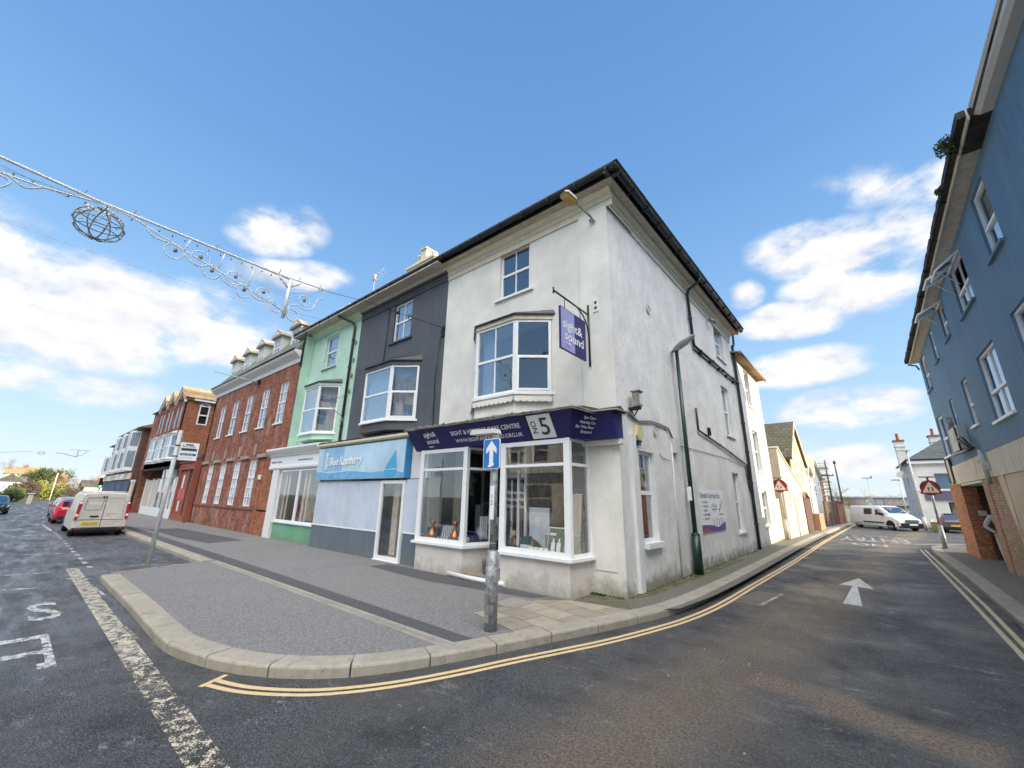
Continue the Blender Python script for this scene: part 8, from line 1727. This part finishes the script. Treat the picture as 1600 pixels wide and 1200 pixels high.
# houses beyond the left road
def cottage(x, y, w, d, h, rz, mw, mr, label, chim=True):
    t = thing('distant_house', (x, y, 0), label, 'house'); m = MB(); m.bx(x - d, x, y - w / 2, y + w / 2, 0, h); m.build('wall', M[mw], t)
    m = MB(); m.prism([(x + .4, y - w / 2 - .4, h), (x + .4, y + w / 2 + .4, h), (x + .4, y, rz)] if not chim else [(x + .4, y - w / 2 - .4, h), (x - d, y - w / 2 - .4, h), (x - d / 2, y - w / 2 - .4, rz)], [(x - d, y - w / 2 - .4, h), (x - d, y + w / 2 + .4, h), (x - d, y, rz)] if not chim else [(x + .4, y + w / 2 + .4, h), (x - d, y + w / 2 + .4, h), (x - d / 2, y + w / 2 + .4, rz)]); m.build('roof', M[mr], t)
    if chim: m = MB(); m.bx(x - d / 2 - .3, x - d / 2 + .3, y - .3, y + .3, h, rz + .5); m.build('chimney', M['brick_orange'], t)
    f = Fr((x, y - w / 2), (0, 1), (1, 0))
    for a in (.2, .62):
        for z in ((h * .18, h * .42), (h * .58, h * .85)):
            fr_ = frame_mb(f, w * a, w * a + w * .2, z[0], z[1], .02, .07, .06, .5).build('window', M['upvc'], t); g = MB(); g.quad(f, w * a, w * a + w * .2, z[0], z[1], .04); g.build('pane', M['pane_blank_far'], fr_)
    return t
cottage(-128, 1.0, 4.6, 5, 4.6, 6.0, 'cream', 'clay', 'cream house with a long orange roof among the far left trees')
cottage(-118, -.4, 2.6, 5, 3.0, 4.4, 'white_render', 'slate', 'white house with a steep white-edged gable at the far left edge', False)
cottage(-124, 3.1, 1.9, 5, 4.2, 5.0, 'brick_orange', 'clay', 'orange brick house behind the yellow-green bush')
cottage(-126, 5.7, 1.9, 5, 3.8, 5.1, 'white_render', 'clay', 'white gabled house behind the orange bare tree')
cottage(-110, 10.6, 4.0, 6, 2.3, 3.6, 'cream', 'slate', 'low pale bungalow seen over the roof of the panel van')
t = thing('garden_wall', (-84, 1.6, 0), 'low tan garden wall sloping down towards the road at the far left', 'wall')
m = MB(); m.prism([(-84, .9, 0), (-84, 1.75, 0), (-84.4, 1.75, 0), (-84.4, .9, 0)], [(-84, .9, .15), (-84, 1.75, .75), (-84.4, 1.75, .75), (-84.4, .9, .15)]); m.bx(-84.4, -84, 1.76, 2.5, 0, .75); m.build('wall', M['brick_buff'], t)
t = thing('gate_pier', (-83, 1.8, 0), 'pale rendered gate pier at the end of the low tan wall', 'gate pier'); m = MB(); m.bx(-78, -77.5, 1.55, 1.95, 0, 1.15); m.build('shaft', M['moulding'], t); m = MB(); m.bx(-78.1, -77.4, 1.45, 2.1, 1.15, 1.25); m.build('cap', M['white_paint'], t)
# houses across the street behind the viewer: they catch the low sun and show in the shop windows
def opposite(x0, x1, h, mt, label):
    t = thing('opposite_house', ((x0 + x1) / 2, -9, 0), label, 'house'); f = Fr((x1, -9), (-1, 0), (0, 1)); w = x1 - x0
    hs = [(w * a, w * a + w * .2, z0, z1) for a in (.12, .42, .7) for z0, z1 in ((4.0, 5.6), (6.6, 8.0))] + [(w * .08, w * .42, .8, 2.6), (w * .55, w * .9, .8, 2.6)]
    wall(f, 0, w, 0, h, hs, .15).build('wall', M[mt], t); m = MB(); m.bx(x0, x1, -17, -16.8, 0, h); m.build('back_wall', M[mt], t)
    for q in hs: window(t, f, *q, M, .12, .06, .5, curtain='curtain_dark')
    m = MB(); m.box(f, 0, w, 2.75, 3.3, 0, .2); m.build('fascia', M['dark_render'], t)
    m = MB(); m.prism([(x0, -8.6, h), (x1, -8.6, h), (x1, -17, h), (x0, -17, h)], [(x0, -12, h + 2), (x1, -12, h + 2), (x1, -13, h + 2), (x0, -13, h + 2)]); m.build('roof', M['slate'], t)
opposite(-14, -7.2, 8.6, 'cream', 'cream rendered house across the street reflected in the shop windows')
opposite(-20.5, -14, 8.2, 'white_render', 'white rendered house across the street reflected in the shop windows')
opposite(-7.2, -1, 8.8, 'cream', 'tall cream corner house across the street reflected in the shop windows')

# ------------------------------------------------------------------ bring everything to real size (the plan above is drawn at 1 : 1.15)
K = 1.15
bpy.context.view_layer.update()
for o in list(SC.objects):
    if o.parent is None:
        if o.type == 'CAMERA': o.location = o.location * K
        elif o.type == 'LIGHT': continue
        else: o.location = o.location * K; o.scale = o.scale * K
SC.cycles.use_fast_gi = False
